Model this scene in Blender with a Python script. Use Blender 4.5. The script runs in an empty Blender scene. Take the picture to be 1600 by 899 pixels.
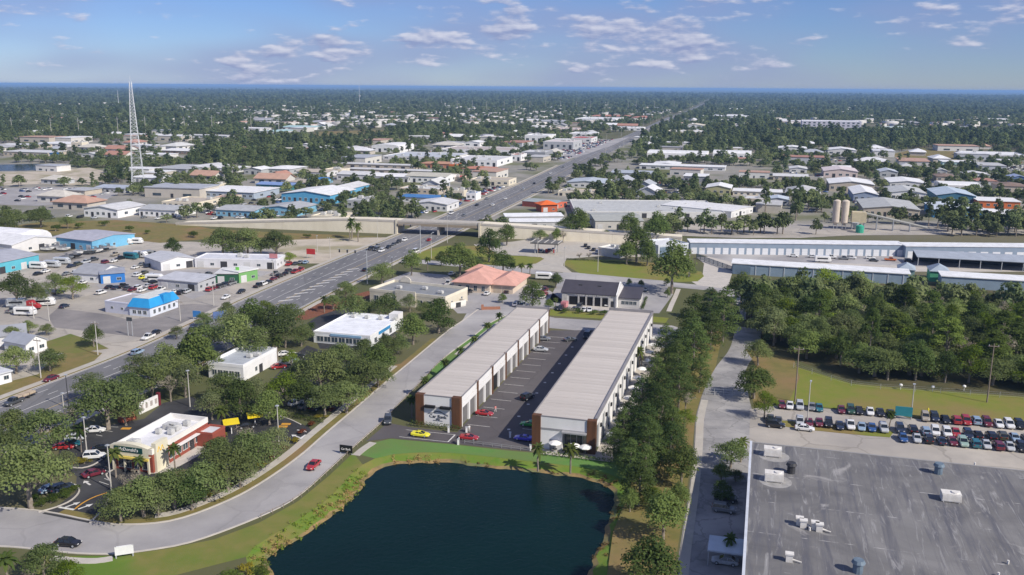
import bpy, math, random
import numpy as np
from mathutils import Vector, Matrix
from mathutils.geometry import tessellate_polygon

random.seed(11)
RNG = np.random.default_rng(7)
SC = bpy.context.scene
COL = SC.collection
R = math.radians

# ------------------------------------------------------------------ camera
CAM_H = 80.0                      # drone height above the ground (m)
FPX, PCX, PCY = 1420.0, 800.0, 449.5
PITCH = math.atan((PCY - 136.0) / FPX)
ROLL = 0.0075
cam = bpy.data.cameras.new('camera')
cam.sensor_width = 36.0
cam.lens = 36.0 * FPX / 1600.0
cam.clip_start = 1.0
cam.clip_end = 200000.0
cam_ob = bpy.data.objects.new('camera', cam)
COL.objects.link(cam_ob)
cam_ob.matrix_world = (Matrix.Translation((0, 0, CAM_H)) @ Matrix.Rotation(math.pi / 2 - PITCH, 4, 'X')
                       @ Matrix.Rotation(ROLL, 4, 'Z'))
SC.camera = cam_ob
SC.render.resolution_x, SC.render.resolution_y = 1024, 575

# ------------------------------------------------------------------ light
SUN_EL = R(38)
SUN_AZ = math.atan2(0.78, -0.62)          # clockwise from +Y: low sun from the side, a little behind the drone
sd = Vector((math.sin(SUN_AZ) * math.cos(SUN_EL), math.cos(SUN_AZ) * math.cos(SUN_EL), math.sin(SUN_EL)))
sun = bpy.data.lights.new('sun', 'SUN')
sun.energy = 3.8
sun.angle = R(0.5)
sun.color = (1.0, 0.93, 0.82)
sun_ob = bpy.data.objects.new('sun', sun)
COL.objects.link(sun_ob)
sun_ob.rotation_euler = sd.to_track_quat('Z', 'Y').to_euler()

W = bpy.data.worlds.new('World')
SC.world = W
W.use_nodes = True
nt = W.node_tree
nt.nodes.clear()


def N(tree, kind, **kw):
    n = tree.nodes.new(kind)
    for k, v in kw.items():
        setattr(n, k, v)
    return n


def math_node(tree, op, a, b=None, clamp=False):
    n = N(tree, 'ShaderNodeMath', operation=op, use_clamp=clamp)
    for i, v in enumerate((a, b)):
        if v is None:
            continue
        if isinstance(v, (int, float)):
            n.inputs[i].default_value = v
        else:
            tree.links.new(v, n.inputs[i])
    return n.outputs[0]


def build_world():
    L = nt.links.new
    out = N(nt, 'ShaderNodeOutputWorld')
    bg = N(nt, 'ShaderNodeBackground')
    bg.inputs[1].default_value = 0.083
    sky = N(nt, 'ShaderNodeTexSky', sky_type='NISHITA', sun_disc=False)
    sky.sun_elevation = SUN_EL
    sky.sun_rotation = SUN_AZ
    sky.altitude = 0
    sky.air_density = 1.0
    sky.dust_density = 0.0
    sky.ozone_density = 3.0
    # fair-weather cumulus drifting all round the sky, in direction space
    tc = N(nt, 'ShaderNodeTexCoord')
    sep = N(nt, 'ShaderNodeSeparateXYZ')
    L(tc.outputs['Generated'], sep.inputs[0])
    x, y, z = sep.outputs
    az = math_node(nt, 'ARCTAN2', x, y)
    el = math_node(nt, 'ARCSINE', z)
    comb = N(nt, 'ShaderNodeCombineXYZ')
    L(math_node(nt, 'SUBTRACT', math_node(nt, 'MULTIPLY', az, 22.0), 8.4), comb.inputs[0])
    L(math_node(nt, 'MULTIPLY', el, 72.0), comb.inputs[1])
    n1 = N(nt, 'ShaderNodeTexNoise')
    n1.inputs['Scale'].default_value = 1.0
    n1.inputs['Detail'].default_value = 7.0
    n1.inputs['Roughness'].default_value = 0.52
    n1.inputs['Distortion'].default_value = 0.0
    L(comb.outputs[0], n1.inputs['Vector'])
    # broad patches decide where clouds gather
    n2 = N(nt, 'ShaderNodeTexNoise')
    n2.inputs['Scale'].default_value = 0.17
    n2.inputs['Detail'].default_value = 2.0
    L(comb.outputs[0], n2.inputs['Vector'])
    # the same field a little higher up: where it is thinner than here, this is a lit top
    comb2 = N(nt, 'ShaderNodeVectorMath', operation='ADD')
    L(comb.outputs[0], comb2.inputs[0])
    comb2.inputs[1].default_value = (0.05, 0.26, 0.0)
    n3 = N(nt, 'ShaderNodeTexNoise')
    n3.inputs['Scale'].default_value = 1.0
    n3.inputs['Detail'].default_value = 4.0
    n3.inputs['Roughness'].default_value = 0.5
    n3.inputs['Distortion'].default_value = 0.0
    L(comb2.outputs[0], n3.inputs['Vector'])
    f = math_node(nt, 'ADD', n1.outputs[0], math_node(nt, 'MULTIPLY', math_node(nt, 'SUBTRACT', n2.outputs[0], 0.5), 1.0))
    lowfade = N(nt, 'ShaderNodeMapRange')
    lowfade.inputs[1].default_value = R(0.5)
    lowfade.inputs[2].default_value = R(2.4)
    lowfade.inputs[3].default_value = -0.13
    lowfade.inputs[4].default_value = 0.0
    L(el, lowfade.inputs[0])
    f = math_node(nt, 'ADD', f, lowfade.outputs[0])
    mask = N(nt, 'ShaderNodeMapRange', interpolation_type='SMOOTHSTEP')
    mask.inputs[1].default_value = 0.515
    mask.inputs[2].default_value = 0.67
    L(f, mask.inputs[0])
    lit = N(nt, 'ShaderNodeMapRange')
    lit.inputs[1].default_value = -0.10
    lit.inputs[2].default_value = 0.14
    L(math_node(nt, 'SUBTRACT', n1.outputs[0], n3.outputs[0]), lit.inputs[0])
    ccol = N(nt, 'ShaderNodeMix', data_type='RGBA')
    L(lit.outputs[0], ccol.inputs[0])
    ccol.inputs[6].default_value = (2.3, 2.75, 4.6, 1)
    ccol.inputs[7].default_value = (6.2, 6.2, 7.0, 1)
    tint = N(nt, 'ShaderNodeMix', data_type='RGBA', blend_type='MULTIPLY')
    tint.inputs[0].default_value = 1.0
    L(sky.outputs[0], tint.inputs[6])
    tint.inputs[7].default_value = SKY_TINT
    # thin lavender veil where the clouds gather
    veil = N(nt, 'ShaderNodeMapRange', interpolation_type='SMOOTHSTEP')
    veil.inputs[1].default_value = 0.36
    veil.inputs[2].default_value = 0.66
    veil.inputs[4].default_value = 0.65
    L(n2.outputs[0], veil.inputs[0])
    vm = N(nt, 'ShaderNodeMix', data_type='RGBA')
    L(veil.outputs[0], vm.inputs[0])
    L(tint.outputs[2], vm.inputs[6])
    vm.inputs[7].default_value = (2.5, 2.95, 4.9, 1)
    mix = N(nt, 'ShaderNodeMix', data_type='RGBA')
    L(math_node(nt, 'MULTIPLY', mask.outputs[0], 0.72), mix.inputs[0])
    L(vm.outputs[2], mix.inputs[6])
    L(ccol.outputs[2], mix.inputs[7])
    L(mix.outputs[2], bg.inputs[0])
    L(bg.outputs[0], out.inputs[0])


SKY_TINT = (0.40, 0.51, 0.84, 1)
build_world()
SC.view_settings.view_transform = 'Standard'
SC.view_settings.look = 'None'
SC.view_settings.exposure = 0.52
SC.view_settings.gamma = 1.0
SC.view_settings.use_curve_mapping = False
SC.cycles.use_denoising = True
SC.cycles.max_bounces = 6
SC.cycles.diffuse_bounces = 3
SC.cycles.glossy_bounces = 2
SC.cycles.transmission_bounces = 3
SC.cycles.transparent_max_bounces = 4
SC.cycles.volume_bounces = 0
SC.cycles.sample_clamp_indirect = 4.0

# ------------------------------------------------------------------ survey helper: picture position -> point on level z
_cp, _sp = math.cos(PITCH), math.sin(PITCH)
_r0, _u0, _f0 = np.array([1., 0, 0]), np.array([0, _sp, _cp]), np.array([0, _cp, -_sp])
_rr = _r0 * math.cos(ROLL) + _u0 * math.sin(ROLL)
_uu = -_r0 * math.sin(ROLL) + _u0 * math.cos(ROLL)


def G(x, y, z=0.0):
    d = _rr * (x - PCX) / FPX - _uu * (y - PCY) / FPX + _f0
    t = (z - CAM_H) / d[2]
    return Vector((d[0] * t, d[1] * t, z))


def G2(x, y, z=0.0):
    v = G(x, y, z)
    return (v.x, v.y)


def px_per_m(p):
    q = np.array([p[0], p[1], -CAM_H])
    return FPX / float(q @ _f0)


GD = np.array([0.267, 0.9637])      # direction the garages run away from the drone
GU = np.array([0.9637, -0.267])     # across them
GRID = math.atan2(GU[1], GU[0])


# ------------------------------------------------------------------ mesh helpers
class MB:
    def __init__(s):
        s.v, s.f, s.m = [], [], []

    def add(s, vs, fs, mat=0):
        b = len(s.v)
        s.v.extend([tuple(p) for p in vs])
        for f in fs:
            s.f.append(tuple(b + i for i in f))
            s.m.append(mat)
        return s

    def box(s, x0, x1, y0, y1, z0, z1, mat=0, bottom=True, top=True):
        vs = [(x0, y0, z0), (x1, y0, z0), (x1, y1, z0), (x0, y1, z0), (x0, y0, z1), (x1, y0, z1), (x1, y1, z1), (x0, y1, z1)]
        fs = [(0, 1, 5, 4), (1, 2, 6, 5), (2, 3, 7, 6), (3, 0, 4, 7)]
        if bottom:
            fs.append((3, 2, 1, 0))
        if top:
            fs.append((4, 5, 6, 7))
        return s.add(vs, fs, mat)

    def cyl(s, x, y, z0, z1, r0, r1=None, n=8, mat=0, cap=True):
        r1 = r0 if r1 is None else r1
        vs = [(x + r0 * math.cos(2 * math.pi * i / n), y + r0 * math.sin(2 * math.pi * i / n), z0) for i in range(n)]
        vs += [(x + r1 * math.cos(2 * math.pi * i / n), y + r1 * math.sin(2 * math.pi * i / n), z1) for i in range(n)]
        fs = [(i, (i + 1) % n, n + (i + 1) % n, n + i) for i in range(n)]
        if cap:
            fs += [tuple(range(n, 2 * n)), tuple(range(n - 1, -1, -1))]
        return s.add(vs, fs, mat)

    def tube(s, p, q, r0, r1=None, n=6, mat=0):
        r1 = r0 if r1 is None else r1
        p, q = Vector(p), Vector(q)
        d = (q - p).normalized()
        a = d.orthogonal().normalized()
        b = d.cross(a)
        vs = [p + (a * math.cos(2 * math.pi * i / n) + b * math.sin(2 * math.pi * i / n)) * r0 for i in range(n)]
        vs += [q + (a * math.cos(2 * math.pi * i / n) + b * math.sin(2 * math.pi * i / n)) * r1 for i in range(n)]
        fs = [(i, (i + 1) % n, n + (i + 1) % n, n + i) for i in range(n)] + [tuple(range(n, 2 * n)), tuple(range(n - 1, -1, -1))]
        return s.add(vs, fs, mat)

    def prism(s, poly, z0, z1, mat=0):
        n = len(poly)
        vs = [(p[0], p[1], z0) for p in poly] + [(p[0], p[1], z1) for p in poly]
        fs = [(i, (i + 1) % n, n + (i + 1) % n, n + i) for i in range(n)]
        fs += [tuple(range(n, 2 * n)), tuple(range(n - 1, -1, -1))]
        return s.add(vs, fs, mat)

    def loft(s, rings, mat=0, caps=True):
        n = len(rings[0])
        vs = [p for r_ in rings for p in r_]
        fs = []
        for k in range(len(rings) - 1):
            for i in range(n):
                j = (i + 1) % n
                fs.append((k * n + i, k * n + j, (k + 1) * n + j, (k + 1) * n + i))
        if caps:
            fs += [tuple(range(n - 1, -1, -1)), tuple((len(rings) - 1) * n + i for i in range(n))]
        return s.add(vs, fs, mat)

    def mesh(s, name, mats, smooth=False):
        me = bpy.data.meshes.new(name)
        me.from_pydata(s.v, [], s.f)
        for m in (mats if isinstance(mats, (list, tuple)) else [mats]):
            me.materials.append(m)
        if any(s.m):
            me.polygons.foreach_set('material_index', s.m)
        if smooth:
            me.polygons.foreach_set('use_smooth', [True] * len(s.f))
        me.update()
        return me


def ob(name, me, parent=None, loc=None, rotz=0.0, scale=None, color=None):
    o = bpy.data.objects.new(name, me)
    COL.objects.link(o)
    if parent is not None:
        o.parent = parent
    if loc is not None:
        o.location = loc
    if rotz:
        o.rotation_euler = (0, 0, rotz)
    if scale is not None:
        o.scale = scale
    if color is not None:
        o.color = (color[0], color[1], color[2], 1)
    return o


def tag(o, label, cat, group=None):
    o['label'] = label
    o['category'] = cat
    if group:
        o['group'] = group
    return o


def thing(name, label, cat, loc=(0, 0, 0), rotz=0.0, group=None):
    o = ob(name, None, None, loc, rotz)
    return tag(o, label, cat, group)


def struct(name, me, label=None, kind='structure'):
    o = ob(name, me)
    o['kind'] = kind
    if label:
        o['label'] = label
    return o


ORD = ('zeroth first second third fourth fifth sixth seventh eighth ninth tenth eleventh twelfth thirteenth fourteenth fifteenth '
       'sixteenth seventeenth eighteenth nineteenth twentieth').split()


def ordinal(i):
    if i <= 20:
        return ORD[i]
    tens = {2: 'twenty', 3: 'thirty', 4: 'forty', 5: 'fifty', 6: 'sixty'}
    t, u = divmod(i, 10)
    if u == 0:
        return {3: 'thirtieth', 4: 'fortieth', 5: 'fiftieth', 6: 'sixtieth'}[t]
    return tens[t] + '-' + ORD[u]


# ------------------------------------------------------------------ materials
_MC = {}


def pm(key, c1, c2=None, scale=0.3, rough=0.8, bump=0.0, bscale=None, detail=4.0, c3=None, scale3=0.02, rnd=0.0, metal=0.0, stretch=None,
       spec=0.3, lo=0.35, hi=0.65, crack=0.0, cscale=0.11):
    """Plain weathered surface: two colours broken up by noise, an optional broader third colour, optional relief."""
    if key in _MC:
        return _MC[key]
    m = bpy.data.materials.new(key)
    m.use_nodes = True
    t = m.node_tree
    L = t.links.new
    b = t.nodes['Principled BSDF']
    b.inputs['Roughness'].default_value = rough
    b.inputs['Metallic'].default_value = metal
    b.inputs['Specular IOR Level'].default_value = spec
    c2 = c2 or tuple(c * 0.82 for c in c1)
    tc = N(t, 'ShaderNodeTexCoord')
    vec = tc.outputs['Object']
    if stretch:
        mp = N(t, 'ShaderNodeMapping')
        mp.inputs['Scale'].default_value = stretch
        L(vec, mp.inputs[0])
        vec = mp.outputs[0]
    n = N(t, 'ShaderNodeTexNoise')
    n.inputs['Scale'].default_value = scale
    n.inputs['Detail'].default_value = detail
    n.inputs['Roughness'].default_value = 0.62
    L(vec, n.inputs['Vector'])
    mr = N(t, 'ShaderNodeMapRange')
    mr.inputs[1].default_value = lo
    mr.inputs[2].default_value = hi
    L(n.outputs[0], mr.inputs[0])
    mx = N(t, 'ShaderNodeMix', data_type='RGBA')
    mx.inputs[6].default_value = (*c1, 1)
    mx.inputs[7].default_value = (*c2, 1)
    L(mr.outputs[0], mx.inputs[0])
    col = mx.outputs[2]
    if c3:
        n3 = N(t, 'ShaderNodeTexNoise')
        n3.inputs['Scale'].default_value = scale3
        n3.inputs['Detail'].default_value = 5.0
        L(vec, n3.inputs['Vector'])
        mr3 = N(t, 'ShaderNodeMapRange')
        mr3.inputs[1].default_value = 0.48
        mr3.inputs[2].default_value = 0.64
        L(n3.outputs[0], mr3.inputs[0])
        mx3 = N(t, 'ShaderNodeMix', data_type='RGBA')
        L(mr3.outputs[0], mx3.inputs[0])
        L(col, mx3.inputs[6])
        mx3.inputs[7].default_value = (*c3, 1)
        col = mx3.outputs[2]
    if crack:
        # sealed cracks and patched slabs
        wob = N(t, 'ShaderNodeTexNoise')
        wob.inputs['Scale'].default_value = cscale * 6
        L(vec, wob.inputs['Vector'])
        add = N(t, 'ShaderNodeMix', data_type='RGBA', blend_type='LINEAR_LIGHT')
        add.inputs[0].default_value = 0.9
        L(vec, add.inputs[6])
        L(wob.outputs['Color'], add.inputs[7])
        vo = N(t, 'ShaderNodeTexVoronoi', feature='DISTANCE_TO_EDGE')
        vo.inputs['Scale'].default_value = cscale
        L(add.outputs[2], vo.inputs['Vector'])
        vc = N(t, 'ShaderNodeTexVoronoi', feature='F1')
        vc.inputs['Scale'].default_value = cscale
        L(add.outputs[2], vc.inputs['Vector'])
        sepc = N(t, 'ShaderNodeSeparateColor')
        L(vc.outputs['Color'], sepc.inputs[0])
        patch = math_node(t, 'MULTIPLY', math_node(t, 'GREATER_THAN', sepc.outputs[0], 0.72), crack * 0.45)
        line = math_node(t, 'MULTIPLY', math_node(t, 'LESS_THAN', vo.outputs['Distance'], 0.016), crack)
        mxc = N(t, 'ShaderNodeMix', data_type='RGBA')
        L(math_node(t, 'MAXIMUM', patch, line), mxc.inputs[0])
        L(col, mxc.inputs[6])
        mxc.inputs[7].default_value = (*(c * 0.55 for c in c2), 1)
        col = mxc.outputs[2]
    if rnd:
        oi = N(t, 'ShaderNodeObjectInfo')
        hs = N(t, 'ShaderNodeHueSaturation')
        mr2 = N(t, 'ShaderNodeMapRange')
        mr2.inputs[3].default_value = 1 - rnd
        mr2.inputs[4].default_value = 1 + rnd
        L(oi.outputs['Random'], mr2.inputs[0])
        L(mr2.outputs[0], hs.inputs['Value'])
        L(col, hs.inputs['Color'])
        col = hs.outputs[0]
    L(col, b.inputs['Base Color'])
    if bump:
        nb = N(t, 'ShaderNodeTexNoise')
        nb.inputs['Scale'].default_value = bscale or scale * 6
        nb.inputs['Detail'].default_value = 3
        L(vec, nb.inputs['Vector'])
        bp = N(t, 'ShaderNodeBump')
        bp.inputs['Strength'].default_value = bump
        bp.inputs['Distance'].default_value = 0.1
        L(nb.outputs[0], bp.inputs['Height'])
        L(bp.outputs[0], b.inputs['Normal'])
    _MC[key] = m
    return m


def objcol(key, rough=0.35, coat=0.0, metal=0.0, grime=0.12):
    """Paint whose colour is the object's own colour, with a little grime."""
    if key in _MC:
        return _MC[key]
    m = bpy.data.materials.new(key)
    m.use_nodes = True
    t = m.node_tree
    L = t.links.new
    b = t.nodes['Principled BSDF']
    b.inputs['Roughness'].default_value = rough
    b.inputs['Metallic'].default_value = metal
    b.inputs['Coat Weight'].default_value = coat
    oi = N(t, 'ShaderNodeObjectInfo')
    tc = N(t, 'ShaderNodeTexCoord')
    n = N(t, 'ShaderNodeTexNoise')
    n.inputs['Scale'].default_value = 0.9 if coat else 0.35
    n.inputs['Detail'].default_value = 5
    L(tc.outputs['Object'], n.inputs['Vector'])
    mr = N(t, 'ShaderNodeMapRange')
    mr.inputs[1].default_value = 0.35
    mr.inputs[2].default_value = 0.7
    mr.inputs[3].default_value = 1.0
    mr.inputs[4].default_value = 1.0 - grime
    L(n.outputs[0], mr.inputs[0])
    hs = N(t, 'ShaderNodeHueSaturation')
    L(mr.outputs[0], hs.inputs['Value'])
    L(oi.outputs['Color'], hs.inputs['Color'])
    L(hs.outputs[0], b.inputs['Base Color'])
    _MC[key] = m
    return m


def glass_mat(key='window_glass', c=(0.03, 0.045, 0.06), rough=0.08):
    if key in _MC:
        return _MC[key]
    m = pm(key, c, tuple(x * 1.6 for x in c), scale=0.4, rough=rough, spec=0.8)
    return m


def leaf_mat(key, c1, c2, trans=0.48):
    if key in _MC:
        return _MC[key]
    m = bpy.data.materials.new(key)
    m.use_nodes = True
    t = m.node_tree
    L = t.links.new
    t.nodes.clear()
    out = N(t, 'ShaderNodeOutputMaterial')
    oi = N(t, 'ShaderNodeObjectInfo')
    geo = N(t, 'ShaderNodeNewGeometry')
    tc = N(t, 'ShaderNodeTexCoord')
    n = N(t, 'ShaderNodeTexNoise')
    n.inputs['Scale'].default_value = 0.35
    n.inputs['Detail'].default_value = 3
    L(tc.outputs['Object'], n.inputs['Vector'])
    f = math_node(t, 'ADD', math_node(t, 'MULTIPLY', oi.outputs['Random'], 0.75), math_node(t, 'MULTIPLY', n.outputs[0], 0.35))
    f = math_node(t, 'ADD', f, math_node(t, 'MULTIPLY', geo.outputs['Random Per Island'], 0.35))
    f = math_node(t, 'SUBTRACT', f, 0.22, clamp=True)
    mx = N(t, 'ShaderNodeMix', data_type='RGBA')
    L(f, mx.inputs[0])
    mx.inputs[6].default_value = (*c1, 1)
    mx.inputs[7].default_value = (*c2, 1)
    # whole trees differ in brightness
    h = N(t, 'ShaderNodeMath', operation='FRACT')
    L(math_node(t, 'MULTIPLY', oi.outputs['Random'], 17.37), h.inputs[0])
    hs = N(t, 'ShaderNodeHueSaturation')
    mr = N(t, 'ShaderNodeMapRange')
    mr.inputs[3].default_value = 0.65
    mr.inputs[4].default_value = 1.4
    L(h.outputs[0], mr.inputs[0])
    L(mr.outputs[0], hs.inputs['Value'])
    L(mx.outputs[2], hs.inputs['Color'])
    d = N(t, 'ShaderNodeBsdfDiffuse')
    tr = N(t, 'ShaderNodeBsdfTranslucent')
    L(hs.outputs[0], d.inputs[0])
    L(hs.outputs[0], tr.inputs[0])
    ms = N(t, 'ShaderNodeMixShader')
    ms.inputs[0].default_value = trans
    L(d.outputs[0], ms.inputs[1])
    L(tr.outputs[0], ms.inputs[2])
    L(ms.outputs[0], out.inputs[0])
    _MC[key] = m
    return m


ASPH_OLD = pm('worn_asphalt', (0.345, 0.332, 0.332), (0.275, 0.265, 0.268), scale=0.10, rough=0.9, bump=0.1, bscale=6, c3=(0.41, 0.395, 0.385), scale3=0.03, crack=0.17, cscale=0.06)
ASPH_HWY = pm('highway_asphalt', (0.185, 0.183, 0.19), (0.145, 0.145, 0.15), scale=0.1, rough=0.9, c3=(0.21, 0.205, 0.21), scale3=0.02, stretch=(1, 0.25, 1), crack=0.3, cscale=0.06)
ASPH_DRIVE = pm('patched_drive', (0.31, 0.30, 0.295), (0.22, 0.215, 0.215), scale=0.22, rough=0.9, bump=0.15, bscale=5, c3=(0.37, 0.355, 0.34), scale3=0.08, crack=0.4, cscale=0.12)
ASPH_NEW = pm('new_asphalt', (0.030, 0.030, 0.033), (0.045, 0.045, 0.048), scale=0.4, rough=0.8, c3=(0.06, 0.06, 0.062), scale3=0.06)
ASPH_LOT = pm('garage_lot_asphalt', (0.098, 0.088, 0.091), (0.085, 0.077, 0.08), scale=0.2, rough=0.85, c3=(0.115, 0.105, 0.106), scale3=0.04, crack=0.2, cscale=0.08)
CONC = pm('concrete', (0.46, 0.43, 0.38), (0.38, 0.355, 0.315), scale=0.4, rough=0.9, c3=(0.42, 0.38, 0.33), scale3=0.06)
CONC_PALE = pm('pale_concrete', (0.52, 0.48, 0.43), (0.44, 0.41, 0.37), scale=0.3, rough=0.9)
LOTPALE = pm('pale_lot', (0.45, 0.41, 0.355), (0.36, 0.33, 0.29), scale=0.12, rough=0.95, c3=(0.30, 0.28, 0.26), scale3=0.02, crack=0.45, cscale=0.07)
SAND = pm('sandy_ground', (0.50, 0.44, 0.36), (0.40, 0.35, 0.28), scale=0.1, rough=1, c3=(0.30, 0.27, 0.17), scale3=0.05)
GRASS_DRY = pm('dry_grass', (0.20, 0.16, 0.055), (0.145, 0.135, 0.04), scale=0.35, rough=1, bump=0.4, bscale=5, c3=(0.22, 0.15, 0.065), scale3=0.06)
GRASS_MIX = pm('rough_grass', (0.14, 0.155, 0.035), (0.17, 0.15, 0.05), scale=0.25, rough=1, bump=0.4, bscale=5, c3=(0.09, 0.145, 0.022), scale3=0.05)
GRASS_BANK = pm('bank_grass', (0.19, 0.175, 0.05), (0.15, 0.165, 0.035), scale=0.3, rough=1, bump=0.5, bscale=5, c3=(0.10, 0.17, 0.02), scale3=0.06)
GRASS_WET = pm('waterside_grass', (0.10, 0.19, 0.02), (0.15, 0.19, 0.03), scale=0.4, rough=1, bump=0.5, bscale=5, c3=(0.20, 0.18, 0.05), scale3=0.09)
GRASS_LAWN = pm('lawn_grass', (0.095, 0.21, 0.045), (0.12, 0.22, 0.055), scale=0.4, rough=1, bump=0.3, bscale=6, c3=(0.12, 0.185, 0.05), scale3=0.05)
GRASS_GREEN = pm('field_grass', (0.155, 0.19, 0.024), (0.19, 0.19, 0.038), scale=0.3, rough=1, bump=0.4, bscale=5, c3=(0.22, 0.165, 0.06), scale3=0.035)
WHITE = pm('white_paint', (0.78, 0.77, 0.75), (0.70, 0.69, 0.67), scale=0.5, rough=0.6)
MARK = pm('road_paint', (0.70, 0.69, 0.66), (0.50, 0.49, 0.47), scale=1.5, rough=0.8)
MARK_Y = pm('yellow_road_paint', (0.55, 0.40, 0.16), (0.42, 0.33, 0.18), scale=1.5, rough=0.8)
MARK_O = pm('orange_road_paint', (0.62, 0.30, 0.03), (0.5, 0.26, 0.05), scale=1.5, rough=0.8)
MULCH = pm('mulch', (0.22, 0.085, 0.045), (0.15, 0.06, 0.035), scale=1.2, rough=1)
GLASS = glass_mat()
BARK = pm('bark', (0.27, 0.235, 0.195), (0.18, 0.15, 0.12), scale=2.0, rough=1)
PALE_BARK = pm('palm_bark', (0.27, 0.23, 0.19), (0.18, 0.155, 0.13), scale=2.0, rough=1)
STEEL = pm('galvanised_steel', (0.52, 0.54, 0.56), (0.42, 0.44, 0.46), scale=1.0, rough=0.5, metal=0.3)
DARK = pm('dark_metal', (0.035, 0.035, 0.038), (0.05, 0.05, 0.055), scale=1.0, rough=0.6)
WOODPOLE = pm('wood_pole', (0.28, 0.23, 0.18), (0.2, 0.16, 0.13), scale=1.0, rough=0.95)
CONCPOLE = pm('concrete_pole', (0.50, 0.48, 0.44), (0.42, 0.40, 0.37), scale=1.0, rough=0.9)
TYRE = pm('tyre_rubber', (0.02, 0.02, 0.02), (0.03, 0.03, 0.03), scale=2, rough=0.9)
CARGLASS = glass_mat('car_glass', (0.012, 0.015, 0.018), 0.05)
PAINT = objcol('car_paint', rough=0.32, coat=0.6)
WALLC = objcol('wall_paint', rough=0.8)
ROOFC = objcol('roof_cover', rough=0.7, grime=0.2)


# ------------------------------------------------------------------ flat sheets and strips
def sheet_mesh(name, poly, z, mat, holes=()):
    loops = [[Vector((p[0], p[1], 0)) for p in poly]] + [[Vector((p[0], p[1], 0)) for p in h] for h in holes]
    tris = tessellate_polygon(loops)
    vs = [(p.x, p.y, z) for l in loops for p in l]
    fs = []
    for a, b, c in tris:
        A, B, C = vs[a], vs[b], vs[c]
        cr = (B[0] - A[0]) * (C[1] - A[1]) - (B[1] - A[1]) * (C[0] - A[0])
        fs.append((a, b, c) if cr > 0 else (a, c, b))
    me = bpy.data.meshes.new(name)
    me.from_pydata(vs, [], fs)
    me.materials.append(mat)
    return me


def smooth_line(pts, step=4.0, closed=False):
    P_ = [np.array(p[:2], float) for p in pts]
    out = []
    n = len(P_)
    rng = range(n if closed else n - 1)
    for i in rng:
        p0 = P_[(i - 1) % n] if closed or i > 0 else 2 * P_[0] - P_[1]
        p1, p2 = P_[i], P_[(i + 1) % n]
        p3 = P_[(i + 2) % n] if closed or i + 2 < n else 2 * P_[-1] - P_[-2]
        k = max(1, int(np.linalg.norm(p2 - p1) / step))
        for j in range(k):
            t = j / k
            out.append(0.5 * ((2 * p1) + (-p0 + p2) * t + (2 * p0 - 5 * p1 + 4 * p2 - p3) * t * t + (-p0 + 3 * p1 - 3 * p2 + p3) * t ** 3))
    if not closed:
        out.append(P_[-1])
    return np.array(out)


def normals2(line):
    t = np.gradient(line, axis=0)
    t /= np.linalg.norm(t, axis=1)[:, None]
    return np.stack([t[:, 1], -t[:, 0]], 1), t      # to the right of travel, tangent


def strip_mesh(name, line, off0, off1, z, mat, z1=None):
    nn, _ = normals2(line)
    a = line + nn * off0
    b = line + nn * off1
    mb = MB()
    vs, fs = [], []
    for i in range(len(line)):
        vs += [(a[i][0], a[i][1], z), (b[i][0], b[i][1], z if z1 is None else z1)]
    for i in range(len(line) - 1):
        fs.append((2 * i, 2 * i + 1, 2 * i + 3, 2 * i + 2))
    mb.add(vs, fs)
    return mb.mesh(name, mat)


def kerb_mesh(name, line, off0, off1, z0, z1, mat):
    """A raised strip (kerb, pavement) along a line between two offsets."""
    nn, _ = normals2(line)
    a = line + nn * off0
    b = line + nn * off1
    mb = MB()
    rings = [[(a[i][0], a[i][1], z0), (b[i][0], b[i][1], z0), (b[i][0], b[i][1], z1), (a[i][0], a[i][1], z1)] for i in range(len(line))]
    mb.loft(rings)
    return mb.mesh(name, mat)


def dashes(line, off, width, dash, gap, z, mb, start=0.0, end=1e9):
    seg = np.linalg.norm(np.diff(line, axis=0), axis=1)
    cum = np.concatenate([[0], np.cumsum(seg)])
    nn, tt = normals2(line)
    s = start
    while s + dash < min(cum[-1], end):
        pts = []
        for d in (s, s + dash):
            x = np.interp(d, cum, line[:, 0])
            y = np.interp(d, cum, line[:, 1])
            nx = np.interp(d, cum, nn[:, 0])
            ny = np.interp(d, cum, nn[:, 1])
            pts.append(((x + nx * (off - width / 2), y + ny * (off - width / 2), z), (x + nx * (off + width / 2), y + ny * (off + width / 2), z)))
        mb.add([pts[0][0], pts[0][1], pts[1][1], pts[1][0]], [(0, 1, 2, 3)])
        s += dash + gap
    return mb

# ================================================================== the ground, the pond, roads and lots
EXCL_RECT = []      # (cx, cy, half_u, half_v, angle): no scattered trees here
EXCL_LINE = []      # (polyline, half width)

lake_px = [(418, 876), (440, 857), (480, 832), (530, 797), (560, 767), (578, 746), (602, 730), (640, 724), (700, 724), (760, 730), (820, 737),
           (880, 744), (920, 750), (948, 761), (962, 777), (954, 797), (944, 832), (930, 872), (918, 905), (905, 970), (760, 1000), (600, 995), (455, 965),
           (420, 925), (426, 898)]
water_line = smooth_line([G2(x, y, -0.9) for x, y in lake_px], 2.0, closed=True)
_c = water_line.mean(0)


def offset_closed(line, d, jitter=0.0):
    t = np.roll(line, -1, 0) - np.roll(line, 1, 0)
    t /= np.linalg.norm(t, axis=1)[:, None] + 1e-9
    n = np.stack([t[:, 1], -t[:, 0]], 1)
    area = 0.5 * np.sum(line[:, 0] * np.roll(line[:, 1], -1) - np.roll(line[:, 0], -1) * line[:, 1])
    s = 1.0 if area > 0 else -1.0
    dd = d + (RNG.random(len(line)) - 0.5)[:, None] * jitter
    return line + n * s * dd


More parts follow.
